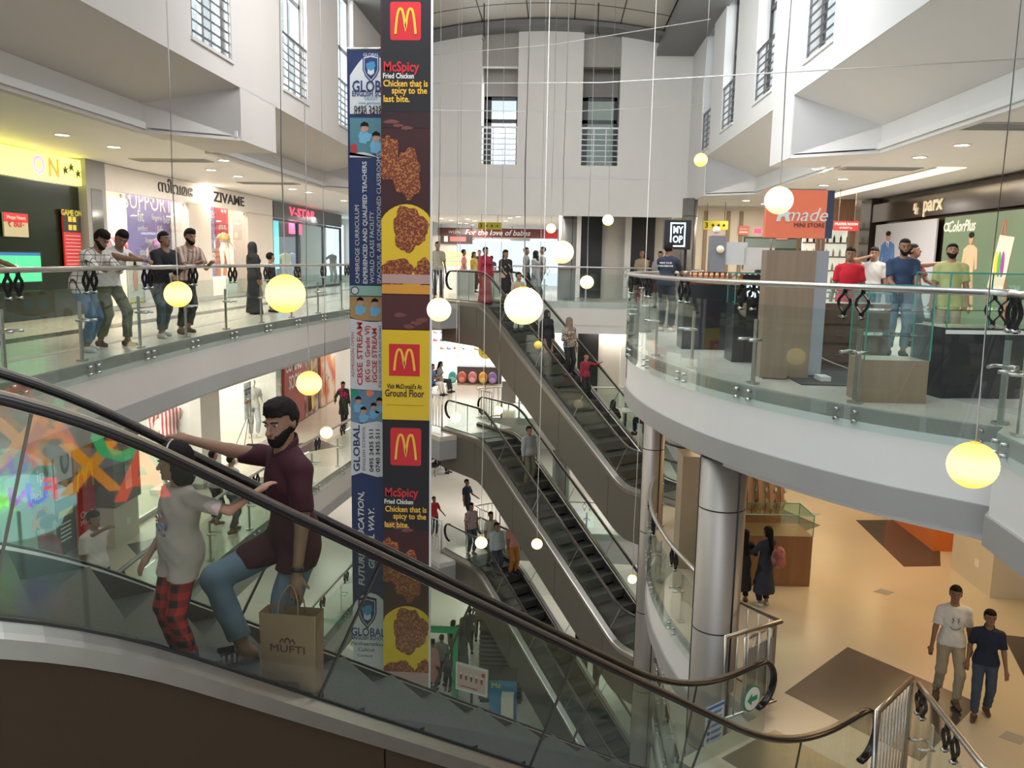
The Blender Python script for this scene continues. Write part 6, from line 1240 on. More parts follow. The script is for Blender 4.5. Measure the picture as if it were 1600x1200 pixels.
# --- the bearded man on the escalator
z1, z2 = zfe(5.95)-.21, zfe(6.35)-.21; z0m = z1
mloc = fw(6.02, .20, z1)
R1, J1 = person('bearded man in a maroon polo shirt on the nearest escalator, holding a paper bag', mloc, -50, 1.80, 'brown', MARN, 'short', JL, None, .0085, 'thick', True, lean=.10, head=(30, -3), collar=MARN, hip=(-.02, .02, -.03), cuff=.16,
    pose_w=dict(hr=fw(6.52, -.57, zfe(6.52)+.867+.045), hl=fw(6.10, .45, z1+.84), fr=fw(6.30, .14, z2+.085), fl=fw(5.98, .30, z1+.085)), curl=.5, poles=dict(el=(.25, 1, -.2), er=(-.3, .6, -1)), hem=.80)
def slipper(R, J, m1, m2):
    for A_, t in ((J['AL'], J['tl']), (J['AR'], J['tr'])):
        n = np.array([-t[1], t[0], 0]); b = MB(); poly = [A_+t*a+n*w for a, w in ((-.075, -.03), (-.075, .03), (.0, .038), (.09, .048), (.15, .03), (.16, 0), (.15, -.03), (.09, -.048), (.0, -.038))]
        b.prism([(p[0], p[1]) for p in poly], A_[2]-.082, A_[2]-.058); so = b.build('slipper_sole', m1, R); c = A_+t*.085
        M_ = basis(tuple(c-np.array([0, 0, .025])), tuple(n), tuple(t)); b = MB(); pts = [(-.050, -.03), (-.046, .0), (-.03, .030), (0, .040), (.03, .030), (.046, .0), (.050, -.03)]
        for k in range(6): a, d = pts[k], pts[k+1]; b.add([M_ @ Vector((a[0], -.045, a[1]-.0)), M_ @ Vector((d[0], -.045, d[1])), M_ @ Vector((d[0], .045, d[1]-.012*(abs(d[0]) < .045))), M_ @ Vector((a[0], .045, a[1]-.012*(abs(a[0]) < .045)))], [(0, 1, 2, 3)])
        st = b.build('strap', m1, so); b = MB()
        for q in (-.028, 0, .028):
            for k in range(6): a, d = pts[k], pts[k+1]; b.add([M_ @ Vector((a[0], q-.007, a[1]+.002)), M_ @ Vector((d[0], q-.007, d[1]+.002)), M_ @ Vector((d[0], q+.007, d[1]+.002)), M_ @ Vector((a[0], q+.007, a[1]+.002))], [(0, 1, 2, 3)])
        b.build('white_stripes', WSH, so)
slipper(R1, J1, BLK, WSH)
w = J1['WL']; f = nrm(w-J1['EL']); MB().cyl(w-f*.035, w-f*.01, .034, 16).build('wristwatch', mat('watch_black', (.02, .02, .02), .3), R1)
wb = R1.matrix_basis; hand_w = wb @ Vector(w+f*.10)
bp = thing('paper_bag', 'brown paper shopping bag with dark red lettering held by the bearded man', 'bag', (hand_w.x-.02, hand_w.y-.01, hand_w.z-.53), math.radians(-8)); PB = mat('kraft_paper', (.36, .22, .13), .8, 0, .1, 8, bump=.3)
b = MB(); w_, d_, h_ = .155, .055, .43; b.add([(-w_, -d_, 0), (w_, -d_, 0), (w_, d_, 0), (-w_, d_, 0), (-w_-.01, -d_, h_), (w_+.01, -d_, h_+.01), (w_+.01, d_, h_+.01), (-w_-.01, d_, h_), (-w_+.04, 0, h_*.5), (w_-.04, 0, h_*.5)], [(3, 2, 1, 0), (0, 1, 5, 4), (2, 3, 7, 6), (3, 0, 8), (0, 4, 8), (4, 7, 8), (7, 3, 8), (1, 2, 9), (2, 6, 9), (6, 5, 9), (5, 1, 9)]); b.build('body', PB, bp)
for sy in (-1, 1): MB().tube(crom([(-.06, sy*d_*.9, h_-.02), (-.05, sy*.03, h_+.08), (0, 0, h_+.15), (.05, sy*.03, h_+.08), (.06, sy*d_*.9, h_-.02)], 4), .004, 5).build('handle', PB, bp)
MR = mat('print_dark_red', (.12, .02, .03), .7); Mb = basis((0, -d_-.003, .235), (1, 0, 0), (0, 0, 1)); text('lettering', 'MUFTI', .06, Mb, MR, bp, ext=.001, width=.20)
for sx in (-1, 1): MB().sweep([Mb @ Vector(p) for p in ((sx*.045, .035, 0), (sx*.03, .06, 0), (sx*.012, .035, 0), (sx*.012, .055, 0), (0, .065, 0))], [(-.004, -.001), (.004, -.001), (.004, .001), (-.004, .001)], up=Mb.col[2].to_3d(), smooth=False).build('moustache_mark', MR, bp)
# --- the girl
zg = zfe(6.75)-.21; gl = fw(6.70, .44, zg-.04); TEE = cl('tee_pink_white', (.50, .38, .34)); PLAID = pattern('pyjama_plaid', 'plaid', [(.50, .02, .02), (.012, .008, .010)], 9, .85)
R2, J2 = person('little girl in a pale printed T-shirt and red plaid pyjamas on the nearest escalator', gl, -40, 1.13, 'tan', TEE, 'short', PLAID, BLK, .010, 'bob', hs=1.15, head=(-42, -8), hem=.74, cuff=.02, bulk=1.24,
    pose_w=dict(hl=fw(6.36, .60, zfe(6.36)+.867+.045)), hr=(-.20, -.16, .88), curl=.45, poles=dict(el=(.7, .3, -1)))
PR = [mat('print_%d' % i, c, .8) for i, c in enumerate([(.12, .18, .35), (.45, .08, .12), (.55, .35, .4), (.2, .3, .5)])]
T2 = J2['T']; b0_ = MB()
for i in range(22):
    x, z = -.03+.13*random.random(), 1.10+.20*random.random(); yy = -.10*1.24*math.sqrt(max(0, 1-(x/.16)**2))-.035; p = np.array([x, yy-.012, z-.02]); MB().sph(tuple(p), .012+.012*random.random(), 4, (1, .25, .8)).build('print_patch', PR[i % 4], R2)
hcg = J2['hc']; pts = [tuple(hcg+J2['HT']@np.array([.104*math.cos(a), .01-.02*abs(math.cos(a)), .02+.118*math.sin(a)])*1.22) for a in np.linspace(.12, PI-.12, 13)]; MB().tube(pts, .008, 6).build('hairband', mat('hairband_grey', (.35, .33, .33), .3, .4), R2)
# --- helpers for everybody else
def PW(label, xf, yf, z, face, head_px=None, h=1.68, **k):
    loc = pz(xf, yf, z)
    if head_px: h = pY(head_px[0], head_px[1], loc.y).z-z
    return person(label, (loc.x, loc.y, z), face, h, **k)
def PY(label, x, y, Y, z, face, h=None, **k):
    p = pY(x, y, Y); h = h or (p.z-z); return person(label, (p.x, Y, z), face, h, **k)
CHK = pattern('shirt_check', 'check', [(.66, .62, .55), (.07, .06, .05)], 11, .85, width=.10); STP = pattern('shirt_soft_stripe', 'stripe', [(.55, .42, .34), (.30, .17, .14)], 14, .85, width=.4)
V1 = .0135
L0_ = LV[0]
PW('young man in a white checked shirt and blue jeans leaning on the upper left railing', 140, 549, L0_, 84, (143, 347), vox=V1, skin='brown', shirt=CHK, sleeve='long', pants=JEANS, shoes=WSH, hair='curly', beard=True, lean=.52, head=(-12, 0), hip=(0, .06, -.03), hl=(.02, -.50, 1.11), hr=(-.03, -.46, 1.11), fl=(.1, .10, .08), fr=(-.12, -.05, .08), poles=dict(el=(.8, 0, -.5), er=(-.8, 0, -.5)), hem=.80)
PW('smiling young man in a white T-shirt with clasped hands over the upper left railing', 178, 541, L0_, 70, (180, 348), vox=V1, skin='brown', shirt=WH, pants=OLV, shoes=SAND, hair='thick', lean=.50, head=(-30, 0), hip=(0, .06, -.03), hl=(.03, -.66, 1.20), hr=(-.02, -.66, 1.20), fl=(.13, -.12, .08), fr=(-.1, .14, .08), curl=.9)
PW('youth in a black shirt and grey jeans looking down over the upper left railing', 255, 527, L0_, 62, (268, 357), vox=V1, skin='brown', shirt=BLK, sleeve='long', pants=cl('jeans_grey', (.07, .09, .10)), shoes=WSH, lean=.44, head=(8, 30), hip=(0, .06, -.02), hl=(.06, -.44, 1.10), hr=(-.06, -.40, 1.08), fl=(.16, .22, .08), fr=(-.12, -.12, .08))
PW('young man in a beige striped shirt leaning beside the youth in black', 293, 521, L0_, 55, (296, 352), vox=V1, skin='tan', shirt=STP, pants=BLK, shoes=SAND, hair='thick', beard=True, lean=.46, head=(0, 18), hip=(0, .06, -.02), hl=(.18, -.44, 1.12), hr=(-.05, -.46, 1.12), fl=(.12, .18, .08), fr=(-.12, -.02, .08), collar=STP)
person('person at the left picture edge whose forearms rest on the upper left railing', (-6.25, 8.45, 0), 88, 1.72, 'brown', cl('shirt_grey_left', (.25, .25, .27)), 'short', JD, WSH, .016, lean=.35, hip=(0, .1, 0), hl=(.0, -.66, 1.12), hr=(-.12, -.6, 1.12))
PW('woman in a black abaya and headscarf walking along the upper left gallery', 398, 491, L0_, 140, (402, 379), vox=.02, skin='tan', dress=(BLK, .04, .22, True), scarf=BLK, shoes=BLK, female=True)
PW('small child in black next to the woman in the black abaya', 425, 488, L0_, 130, (422, 398), vox=.022, skin='tan', shirt=BLK, sleeve='long', pants=BLK, shoes=BLK, hs=1.2)
PY('man in a bright red polo shirt behind the kiosk, hands at his sides', 1330, 387, 13.6, L0_, -18, vox=V1, skin='brown', shirt=cl('red_bright', (.55, .012, .03)), collar=cl('red_bright', (.55, .012, .03)), pants=JD, shoes=BLK, hl=(.28, -.04, .80), hr=(-.26, -.04, .80), bulk=1.04, hem=.78)
PY('man in a pale shirt holding a phone to his ear behind the man in red', 1367, 387, 15.6, L0_, -22, vox=V1, skin='brown', shirt=cl('shirt_pale', (.50, .48, .46)), pants=NAVY, shoes=BLK, hr=(-.10, -.10, 1.53), hl=(.27, -.05, .82), curl=1.0, poles=dict(er=(-1, -.2, -.6)), collar=cl('shirt_pale', (.50, .48, .46)))
PY('stocky bearded man in a navy T-shirt leaning a hand on the glass counter', 1414, 374, 12.7, L0_, -12, vox=V1, skin='brown', shirt=cl('navy_tee', (.025, .05, .11)), pants=JL, shoes=BLK, hair='buzz', beard=True, bulk=1.12, lean=.08, hr=(-.12, -.36, 1.0), hl=(.15, -.38, .98), hem=.78)
PY('man in a rust red shirt pointing to the right with outstretched arm', 1432, 382, 14.4, L0_, 42, vox=V1, skin='brown', shirt=cl('rust_red', (.26, .025, .025)), pants=NAVY, shoes=BLK, hr=(-.05, -.70, 1.42), hl=(.16, -.35, 1.0), bulk=1.05, head=(10, 12), beard=False)
PY('bearded man in a lime yellow T-shirt looking down at the glass counter', 1490, 381, 12.4, L0_, -18, vox=V1, skin='tan', shirt=cl('lime', (.46, .48, .20)), pants=KH, shoes=BLK, beard=True, bulk=1.06, head=(0, 18), hl=(.24, -.12, .84), hr=(-.24, -.12, .84), hem=.78)
r, J = PY('kiosk worker in a dark vest with white sleeves bending over the counter, back to us', 1046, 391, 16.2, L0_, 150, vox=V1, skin='brown', shirt=cl('vest_dark', (.02, .025, .045)), pants=JD, shoes=WSH, h=1.70, lean=.22, head=(-5, 20), hl=(.2, -.42, 1.12), hr=(-.15, -.42, 1.1), hip=(0, .1, 0))
M_ = basis(tuple(J['pel']+J['T']@np.array([0, .135, .36])), (-1, 0, 0), tuple(J['T']@np.array([0, 0, 1]))); text('back_print', 'MAKE YOUR', .045, M_, TXTW, r, ext=.001); text('back_print', 'OWN PERFUME', .045, M_ @ Matrix.Translation((0, -.06, 0)), TXTW, r, ext=.001)
FV = .028
for lab, x, y, Y, f_, sh, pa, kw in (('bald man in a tan shirt behind the far railing, near the dark strips', 1003, 392, 28.3, -30, TAN, BLK, dict(hair=None)), ('woman in black standing behind the far railing next to the bald man', 1013, 404, 28.4, 0, BLK, BLK, dict(hair='long', female=True)), ('man mostly hidden behind the kiosk worker', 1032, 393, 24.5, -20, GR, BLK, {}),
    ('man in a tan shirt standing at the far left railing beside the burger banner', 684, 378, 27.0, 20, cl('shirt_beige', (.42, .38, .28)), JD, {}), ('man in a pink shirt with a shoulder strap walking at the bright rear entrance', 725, 390, 33.0, 100, PNK, WH, {}), ('woman in yellow and black near the bright rear entrance', 741, 394, 33.2, 60, cl('yellow_black', (.45, .33, .08)), BLK, dict(hair='long', female=True)),
    ('dark silhouette of a person behind the woman in yellow', 749, 391, 37.5, 0, BLK, BLK, {}), ('person in dark clothes standing in the bright rear entrance', 768, 400, 34.0, 200, NAVY, BLK, {}), ('man in a grey shirt behind the largest lantern cord at the far railing', 823, 387, 28.6, 80, GR, JD, {}),
    ('woman in a grey tunic at the far railing between two men', 838, 392, 28.5, 60, GR, GR, dict(dress=(cl('tunic_grey', (.38, .40, .42)), .45, .24, True), scarf=BLK, female=True)), ('man in a pale shirt right of the woman in a grey tunic', 848, 386, 28.9, -80, cl('shirt_pale_grey', (.45, .45, .44)), JD, {})):
    PY(lab, x, y, Y, L0_, f_, vox=FV, skin='brown', shirt=None if 'dress' in kw else sh, pants=pa, shoes=BLK, **kw)
# riders of the far escalators
def er(u, v, k): 
    us = .95+.4*math.floor((u-.95)/.4)+.2 if u > .95 else u; z = LV[k]-.668*(sramp(us-2.128, .371)-sramp(us-2.128-HF/.668, .291)); return (ESC_X+dE[0]*u+nE[0]*v, ESC_Y+dE[1]*u+nE[1]*v, z)
FACE_D = math.degrees(math.atan2(dE[0], -dE[1]))
REDS = cl('saree_red', (.45, .03, .07), .7)
for lab, u, v, k, h, kw in (('woman in a long red dress stepping onto the highest far escalator', 1.35, -.1, 0, 1.66, dict(dress=(REDS, .04, .24, True), hair='bun', female=True, shawl=REDS)), ('woman in a black pinafore over a pale top on the highest far escalator', 2.15, .05, 0, 1.6, dict(shirt=TAN, dress=(BLK, .4, .2, False), pants=BLK, female=True, hair='long')),
    ('rider in white trousers hidden behind the largest lantern', 3.15, -.22, 0, 1.66, dict(shirt=TAN, pants=WH)), ('woman in a black abaya riding down the highest far escalator', 4.45, -.22, 0, 1.50, dict(dress=(BLK, .04, .22, True), scarf=BLK, female=True)),
    ('woman in a patterned blouse and brown headscarf riding the highest far escalator', 4.85, .22, 0, 1.58, dict(shirt=pattern('blouse_floral', 'blotch', [(.03, .025, .02), (.45, .38, .3)], 22, .8), sleeve='long', pants=BLK, scarf=cl('scarf_brown', (.20, .14, .11)), female=True, hr=(-.22, -.30, 1.15))),
    ('boy in a maroon top with his arm on the handrail of the highest far escalator', 5.55, .22, 0, 1.22, dict(shirt=cl('maroon_kid', (.22, .015, .03)), sleeve='long', pants=BLK, hs=1.12, hl=(.48, -.25, 1.38))),
    ('rider in a grey shirt on the middle far escalator', 3.75, -.2, 1, 1.65, dict(shirt=GR, sleeve='long', pants=OLV)),
    ('man in a striped shirt at the top of the lowest far escalator', .75, -.1, 2, 1.68, dict(shirt=pattern('shirt_dark_stripe', 'stripe', [(.55, .42, .38), (.10, .04, .05)], 22, .8), pants=JD)), ('young man in a white shirt on the lowest far escalator', 1.75, -.05, 2, 1.66, dict(shirt=cl('shirt_cream', (.45, .42, .34)), pants=OLV)),
    ('young man in a blue grey shirt on the lowest far escalator', 2.35, -.25, 2, 1.66, dict(shirt=cl('shirt_blue_grey', (.34, .40, .40)), sleeve='long', pants=JD)), ('person in a salmon shirt and orange trousers on the lowest far escalator', 2.45, .28, 2, 1.7, dict(shirt=cl('salmon', (.62, .28, .22)), pants=cl('orange_trousers', (.5, .2, .04))))):
    person(lab, er(u, v, k), FACE_D+(0 if k or u > 3 else 0), h, 'brown', kw.pop('shirt', None), kw.pop('sleeve', 'short'), kw.pop('pants', None), BLK, .024, **kw)
# other floors
PW('young man in a navy shirt walking on the white floor two storeys down', 729, 817, LV[2], 60, (727, 749), vox=.024, skin='brown', shirt=NAVY, pants=JD, shoes=SAND, fl=(.1, .1, .08), fr=(-.1, -.14, .1), hl=(.25, -.3, 1.0))
PW('boy in a red T-shirt behind the bar railing two storeys down', 678, 838, LV[2], 40, (675, 776), vox=.026, skin='brown', shirt=cl('red_boy', (.5, .03, .04)), pants=JD, shoes=WSH, hl=(.35, -.2, .95))
PW('woman in green with a pink shawl walking one storey down beside the school banner', 537, 664, LV[1], 30, (541, 597), vox=.024, skin='brown', dress=(cl('kurta_green', (.03, .05, .03)), .42, .2, True), pants=BLK, shoes=SAND, shawl=cl('shawl_pink', (.65, .03, .18)), female=True, hair='long', fl=(.1, .14, .1), fr=(-.08, -.14, .08), hr=(-.35, -.1, .95))
PW('man in a grey shirt walking away one storey down, seen between the two handrails', 365, 832, LV[1], 150, (357, 711), vox=.02, skin='brown', shirt=cl('shirt_sage', (.30, .36, .33)), pants=JD, shoes=SAND, hair='buzz', fl=(.1, -.14, .08), fr=(-.1, .14, .1))
PW('man in a lilac shirt walking beside the one in grey, one storey down', 337, 818, LV[1], 140, (339, 704), vox=.02, skin='brown', shirt=cl('shirt_lilac', (.45, .42, .52)), pants=BLK, shoes=SAND)
p = pz(146, 800, LV[1]+1.68); person('person in white with a hand at the mouth, seen through the escalator glass', (p.x, p.y, LV[1]), 70, 1.68, 'brown', cl('shirt_white_pink', (.70, .58, .55)), 'short', JD, SAND, .014, 'thick', hl=(.0, -.2, 1.48), curl=1.0, bulk=1.05)
p = pz(76, 807, LV[1]+1.66); person('dark haired person seen from behind in front of the orange car poster', (p.x, p.y, LV[1]), 150, 1.66, 'tan', cl('shirt_dark_red', (.3, .05, .05)), 'short', JD, SAND, .016, 'curly')
r, J = PW('taller boy in a white T-shirt printed with a smile, walking on the warm floor below', 1477, 1095, LV[1], -12, (1489, 917), vox=V1, skin='brown', shirt=WH, pants=KH, shoes=SAND, fl=(.09, -.16, .10), fr=(-.10, .12, .08), hl=(.26, .02, .82), hr=(-.26, -.06, .82), head=(-10, 4))
PRB = mat('print_black', (.02, .02, .02), .8); pe = J['pel']
def yfr(x, z, e=.0): return -(.10+.018)*math.sqrt(max(0, 1-(x/.19)**2))-.014-e
MB().tube([(x, yfr(x, 0), 1.17-.045*math.cos(x/.07*1.4)) for x in np.linspace(-.07, .07, 9)], .005, 5).build('smile_print', PRB, r)
for sx in (-1, 1): MB().tube([(sx*.035+dx, yfr(.035, 0), 1.21+dz) for dx, dz in ((.012, .09), (-.012, .07), (.012, .045), (-.01, .02), (.006, 0))], .005, 5).build('eye_print', PRB, r)
PW('shorter boy in a dark blue shirt and jeans walking beside the taller boy', 1531, 1118, LV[1], -22, (1541, 956), vox=V1, skin='brown', shirt=cl('shirt_midnight', (.012, .02, .045)), pants=cl('jeans_kid', (.05, .07, .11)), shoes=SAND, fl=(.09, .12, .10), fr=(-.10, -.16, .08), hl=(.27, -.1, .84), hr=(-.24, .02, .84), head=(10, 4), hs=1.06, collar=cl('shirt_midnight', (.012, .02, .045)))
r, J = PW('woman in a dark blue kurta with a pink backpack at the teak kiosk', 1192, 946, LV[1], 215, (1186, 823), vox=V1, skin='brown', dress=(cl('kurta_navy', (.025, .035, .06)), .3, .24, False), pants=BLK, shoes=WSH, female=True, hair='long', hl=(.2, -.42, 1.12), hr=(-.12, -.45, 1.15))
bk = MB(); bk.sph((0.02, .26, 1.10), .15, 8, (.9, .55, 1.15)); p = r.matrix_basis @ Vector((.02, .29, .93)); b = thing('backpack', 'pink patterned backpack on the back of the woman at the teak kiosk', 'backpack', p, r.rotation_euler.z); MB().sph((0, .03, .17), .15, 8, (.9, .55, 1.15)).build('bag', pattern('bag_pink', 'blotch', [(.20, .05, .05), (.5, .2, .2)], 14, .6), b); MB().sph((0, .10, .10), .09, 6, (1, .4, .8)).build('pocket', cl('bag_rose', (.4, .12, .12)), b)
PW('woman in dark clothes half hidden by the thick column at the teak kiosk', 1158, 940, LV[1], 190, (1160, 828), vox=.018, skin='brown', dress=(cl('kurta_black', (.02, .02, .025)), .3, .22, False), pants=BLK, shoes=SAND, female=True, hair='long', hl=(.15, -.4, 1.12), hr=(-.3, -.3, 1.1))
# seated people
def seated(label, loc, face, z, sh, pa, **k): return person(label, (loc[0], loc[1], z), face, 1.62, 'brown', sh, 'short', pa, BLK, .026, hip=(0, .02, -.42), fl=(.12, -.50, .08), fr=(-.12, -.46, .08), lean=.12, **k)
q = pz(680, 615, LV[1]); seated('woman in white trousers seated on the rear bench one storey down', (q.x-.1, q.y-.35), 80, LV[1], cl('shirt_blue_seat', (.06, .12, .3)), WH, hl=(.1, -.4, .75), hr=(-.1, -.4, .75)); seated('woman with dark hair seated next to her, legs stretched', (q.x+.1, q.y+.45), 80, LV[1], GR, JD, hair='long', female=True)
q = pz(684, 738, LV[2]); seated('person in jeans seated on the bench two storeys down', (q.x, q.y), 78, LV[2], NAVY, NAVY)
person('woman in black leaning over the pale table behind the far escalator', (1.75, 24.7, LV[1]), 160, 1.5, 'tan', BLK, 'long', BLK, BLK, .026, scarf=BLK, hip=(0, .02, -.38), fl=(.12, -.4, .08), fr=(-.12, -.4, .08), lean=.35, female=True, hl=(.15, -.45, .85), hr=(-.15, -.45, .85))
person('woman in dark red seated at the right end of the pale table', (2.9, 25.3, LV[1]), -100, 1.55, 'tan', cl('wine', (.2, .02, .04)), 'long', BLK, BLK, .026, hair='long', hip=(0, .02, -.42), fl=(.12, -.4, .08), fr=(-.12, -.4, .08), female=True, hl=(.15, -.4, .85), hr=(-.15, -.4, .85))
for x, y, l in ((1.75, 24.45, 'black chair of the woman leaning over the pale table'), (3.0, 25.35, 'black chair at the right end of the pale table')):
    t = thing('chair', l, 'chair', (x, y, LV[1])); MB().bb(-.22, .22, -.22, .22, .42, .47).build('seat', BLACK, t); MB().bb(-.22, .22, -.26, -.22, .6, .9).build('backrest', BLACK, t)
    for a in (-1, 1):
        for b_ in (-1, 1): MB().cyl((a*.2, b_*.2, 0), (a*.2, b_*.2, .42), .014, 6).build('leg', BLACK, t)
# ground floor crowd
for lab, x, y, f_, sh, kw in (('woman in a salmon kurta walking past the green arch on the ground floor', 676, 1078, 150, PNK, dict(hair='bun', female=True, dress=(PNK, .35, .22, True))), ('man in a grey shirt next to the salmon kurta woman on the ground floor', 690, 1070, 160, GR, {}), ('woman in a brown kurta and dark shawl on the ground floor', 708, 1045, 150, cl('kurta_brown', (.14, .07, .06)), dict(hair='long', female=True)),
    ('woman in a headscarf and grey robe on the ground floor', 722, 1040, 170, None, dict(dress=(cl('robe_grey', (.14, .14, .14)), .05, .24, True), scarf=cl('scarf_grey', (.2, .2, .2)), female=True)), ('man in a grey T-shirt right of the headscarf woman on the ground floor', 733, 1022, 200, cl('tee_slate', (.14, .16, .18)), {}), ('person in a floral top at the back of the ground floor crowd', 748, 1002, 180, pattern('blouse_sand', 'blotch', [(.25, .18, .12), (.5, .4, .3)], 14, .8), {}),
    ('child in dark blue on the ground floor left of the slatted kiosk', 699, 1080, 160, NAVY, dict(hs=1.15))):
    q = pz(x, y, LV[3]); person(lab, (q.x, q.y, LV[3]), f_, 1.2 if 'child' in lab else 1.66, 'brown', None if 'dress' in kw else sh, 'short', JD, BLK, .028, **kw)
# ------------------------------------------------------------------ the two tall hanging banners
def banner(label, x0, x1, ytop, ybot, Y, base, yaw=0.0):
    a, c = pY(x0, 540, Y), pY(x1, 540, Y); zt, zb = pY((x0+x1)/2, ytop, Y).z, pY((x0+x1)/2, ybot, Y).z
    p = Pan(label, 'banner', ((a.x+c.x)/2, Y, (zt+zb)/2), (math.cos(yaw), math.sin(yaw), 0), c.x-a.x, zt-zb, .01, base, 'hanging_banner'); p.zc = (zt+zb)/2; p.Y = Y; p.xc = (a.x+c.x)/2; return p
def bl(p, x, y):
    q = pY(x, y, p.Y); xm = pY(635, y, p.Y).x-pY(635, 540, p.Y).x; return ((q.x-xm-p.xc)/(p.w/2), (q.z-p.zc)/(p.h/2))
def brect(p, x0, y0, x1, y1, m, dz=.002): a, c = bl(p, x0, y0), bl(p, x1, y1); a = (max(-1, a[0]), min(1, a[1])); c = (min(1, c[0]), max(-1, c[1])); return p.poly([a, (c[0], a[1]), c, (a[0], c[1])], m, dz, .0015)
def bpoly(p, pts, m, dz=.004): return p.poly([(max(-1, min(1, q[0])), max(-1, min(1, q[1]))) for q in (bl(p, *t) for t in pts)], m, dz, .0015)
def btext(p, x, y, s_, px_h, m, rot=0, wpx=None, **k):
    u, v = bl(p, x, y); return p.text(u, v, s_, px_h*p.Y/FPX*1.35, m, rot, dz=.008, ext=.0008, width=(wpx*p.Y/FPX if wpx else None), **k)
def blob(p, cx_, cy_, rx, ry, m, seed=0, dz=.005):
    rr = random.Random(seed); n = 40; pts = []
    for i in range(n):
        a = 2*PI*i/n; k = 1+.10*math.sin(3*a+seed)+.07*math.sin(7*a+seed*2)+.05*rr.uniform(-1, 1); pts.append((cx_+rx*k*math.cos(a), cy_+ry*k*math.sin(a)))
    return bpoly(p, pts, m, dz)
CRUMB = pattern('fried_chicken_print', 'crumb', [(.42, .085, .015), (.26, .04, .01), (.10, .015, .006), (.50, .17, .04)], 34, .45)
BMAR = mat('banner_maroon', (.05, .008, .010), .5, 0, .3, .8); BDK = mat('banner_black', (.012, .010, .013), .5, 0, .2, 1); BYEL = mat('banner_yellow', (.80, .53, .02), .35, 0, .06, 1); BRED = mat('banner_red', (.66, .02, .03), .4); BGOLD = mat('banner_gold', (.95, .55, .05), .4); BTAN = mat('banner_tan', (.52, .33, .30), .4, 0, .1, 2); BORG = mat('banner_orange', (.75, .33, .04), .4)
P1 = banner('tall hanging restaurant banner with fried chicken, red logo squares and golden arches', 597, 672, -150, 1230, 13.0, BMAR)
MB().box((P1.w/2+.012, 0, 0), (.03, .03, P1.h)).build('white_edge', WHITE, P1.root); MB().cyl((-P1.w/2, 0, P1.h/2+.02), (P1.w/2, 0, P1.h/2+.02), .02, 8).build('top_bar', STEEL, P1.root)
for e in (-1, 1): MB().cyl((e*P1.w*.45, 0, P1.h/2), (e*P1.w*.45, 0, 8.45-P1.zc), .006, 5).build('rope', CORD, P1.root)
brect(P1, 597, -150, 672, 175, BDK); brect(P1, 597, 175, 672, 200, mat('banner_brown', (.035, .010, .012), .32))
def logo(p, x0, y0, x1, y1):
    a, c = bl(p, x0, y0), bl(p, x1, y1); w, h = (c[0]-a[0])/2, (a[1]-c[1])/2; cx_, cy_ = (a[0]+c[0])/2, (a[1]+c[1])/2; pts = []
    for sx, sy, t0 in ((1, 1, 0), (-1, 1, 90), (-1, -1, 180), (1, -1, 270)):
        for k in range(4): t = math.radians(t0+30*k); pts.append((cx_+sx*w*.86+w*.14*math.cos(t), cy_+sy*h*.86+h*.14*math.sin(t)))
    p.poly(pts, BRED, .004, .0015, 'red_square'); arches(p, cx_, cy_-h*.02, (c[0]-a[0])*p.w/2*.66, (a[1]-c[1])*p.h/2*.66, BGOLD, dz=.012)
def mac(p, oy, full=True):
    logo(p, 610, 3+oy, 658, 63+oy); btext(p, 627, 105+oy, 'McSpicy', 15, BRED, wpx=54, bold=.01); btext(p, 623, 119+oy, 'Fried Chicken', 8, TXTW, wpx=47, bold=.004)
    btext(p, 634, 131+oy, 'Chicken that is', 10, BGOLD, wpx=68, bold=.006); btext(p, 640, 142+oy, 'spicy to the', 10, BGOLD, wpx=54, bold=.006); btext(p, 620, 155+oy, 'last bite.', 10, BGOLD, wpx=40, bold=.006)
SMK = mat('banner_smoke', (.20, .06, .05), .4)
def bird(p, oy, k=1.0):
    for i, (x, y, rx, ry) in enumerate(((612, 180, 12, 3), (636, 190, 9, 3), (622, 186, 8, 2.5))): blob(p, x, y+oy, rx, ry, SMK, i)
    blob(p, 606, 235+oy, 17, 34*k, CRUMB, 3); blob(p, 636, 262+oy, 22, 38*k, CRUMB, 5, .0065)
    n = 36; cy_ = 375+oy; bpoly(p, [(635+52*math.cos(2*PI*i/n), cy_+66*k*math.sin(2*PI*i/n)) for i in range(n)], BYEL, .003); blob(p, 640, 348+oy, 27, 35*k, CRUMB, 8); blob(p, 618, 415+oy, 30, 20, CRUMB, 11); blob(p, 662, 412+oy, 14, 18, CRUMB, 12)
mac(P1, 0); bird(P1, 10); brect(P1, 597, 428, 672, 444, BTAN, .0085); brect(P1, 597, 444, 672, 460, BORG, .0095); brect(P1, 597, 460, 672, 515, mat('banner_maroon2', (.085, .018, .02), .35), .009)
for i, (x, y) in enumerate(((625, 492), (650, 505), (640, 510), (660, 500))): blob(P1, x, y, 9, 3.5, SMK, i+20, .011)
brect(P1, 597, 515, 672, 657, BYEL, .009); logo_y = 0
def logo2(y0, y1):
    a, c = bl(P1, 608, y0), bl(P1, 656, y1); P1.poly([a, (c[0], a[1]), c, (a[0], c[1])], BRED, .012, .0015, 'red_square'); arches(P1, (a[0]+c[0])/2, (a[1]+c[1])/2, (c[0]-a[0])*P1.w/2*.66, (a[1]-c[1])*P1.h/2*.66, BGOLD, dz=.018)
logo2(537, 588); BT = mat('banner_text_brown', (.06, .012, .01), .5)
for y, s_, h_, w_ in ((604, "Visit McDonald's At", 8, 56), (615, 'Ground Floor', 12, 63)): u, v = bl(P1, 632, y); P1.text(u, v, s_, h_*.0135, BT, dz=.015, ext=.0008, width=w_*.01, bold=.004)
brect(P1, 603, 632, 663, 634, BT, .013); brect(P1, 597, 657, 672, 830, BDK, .0022)
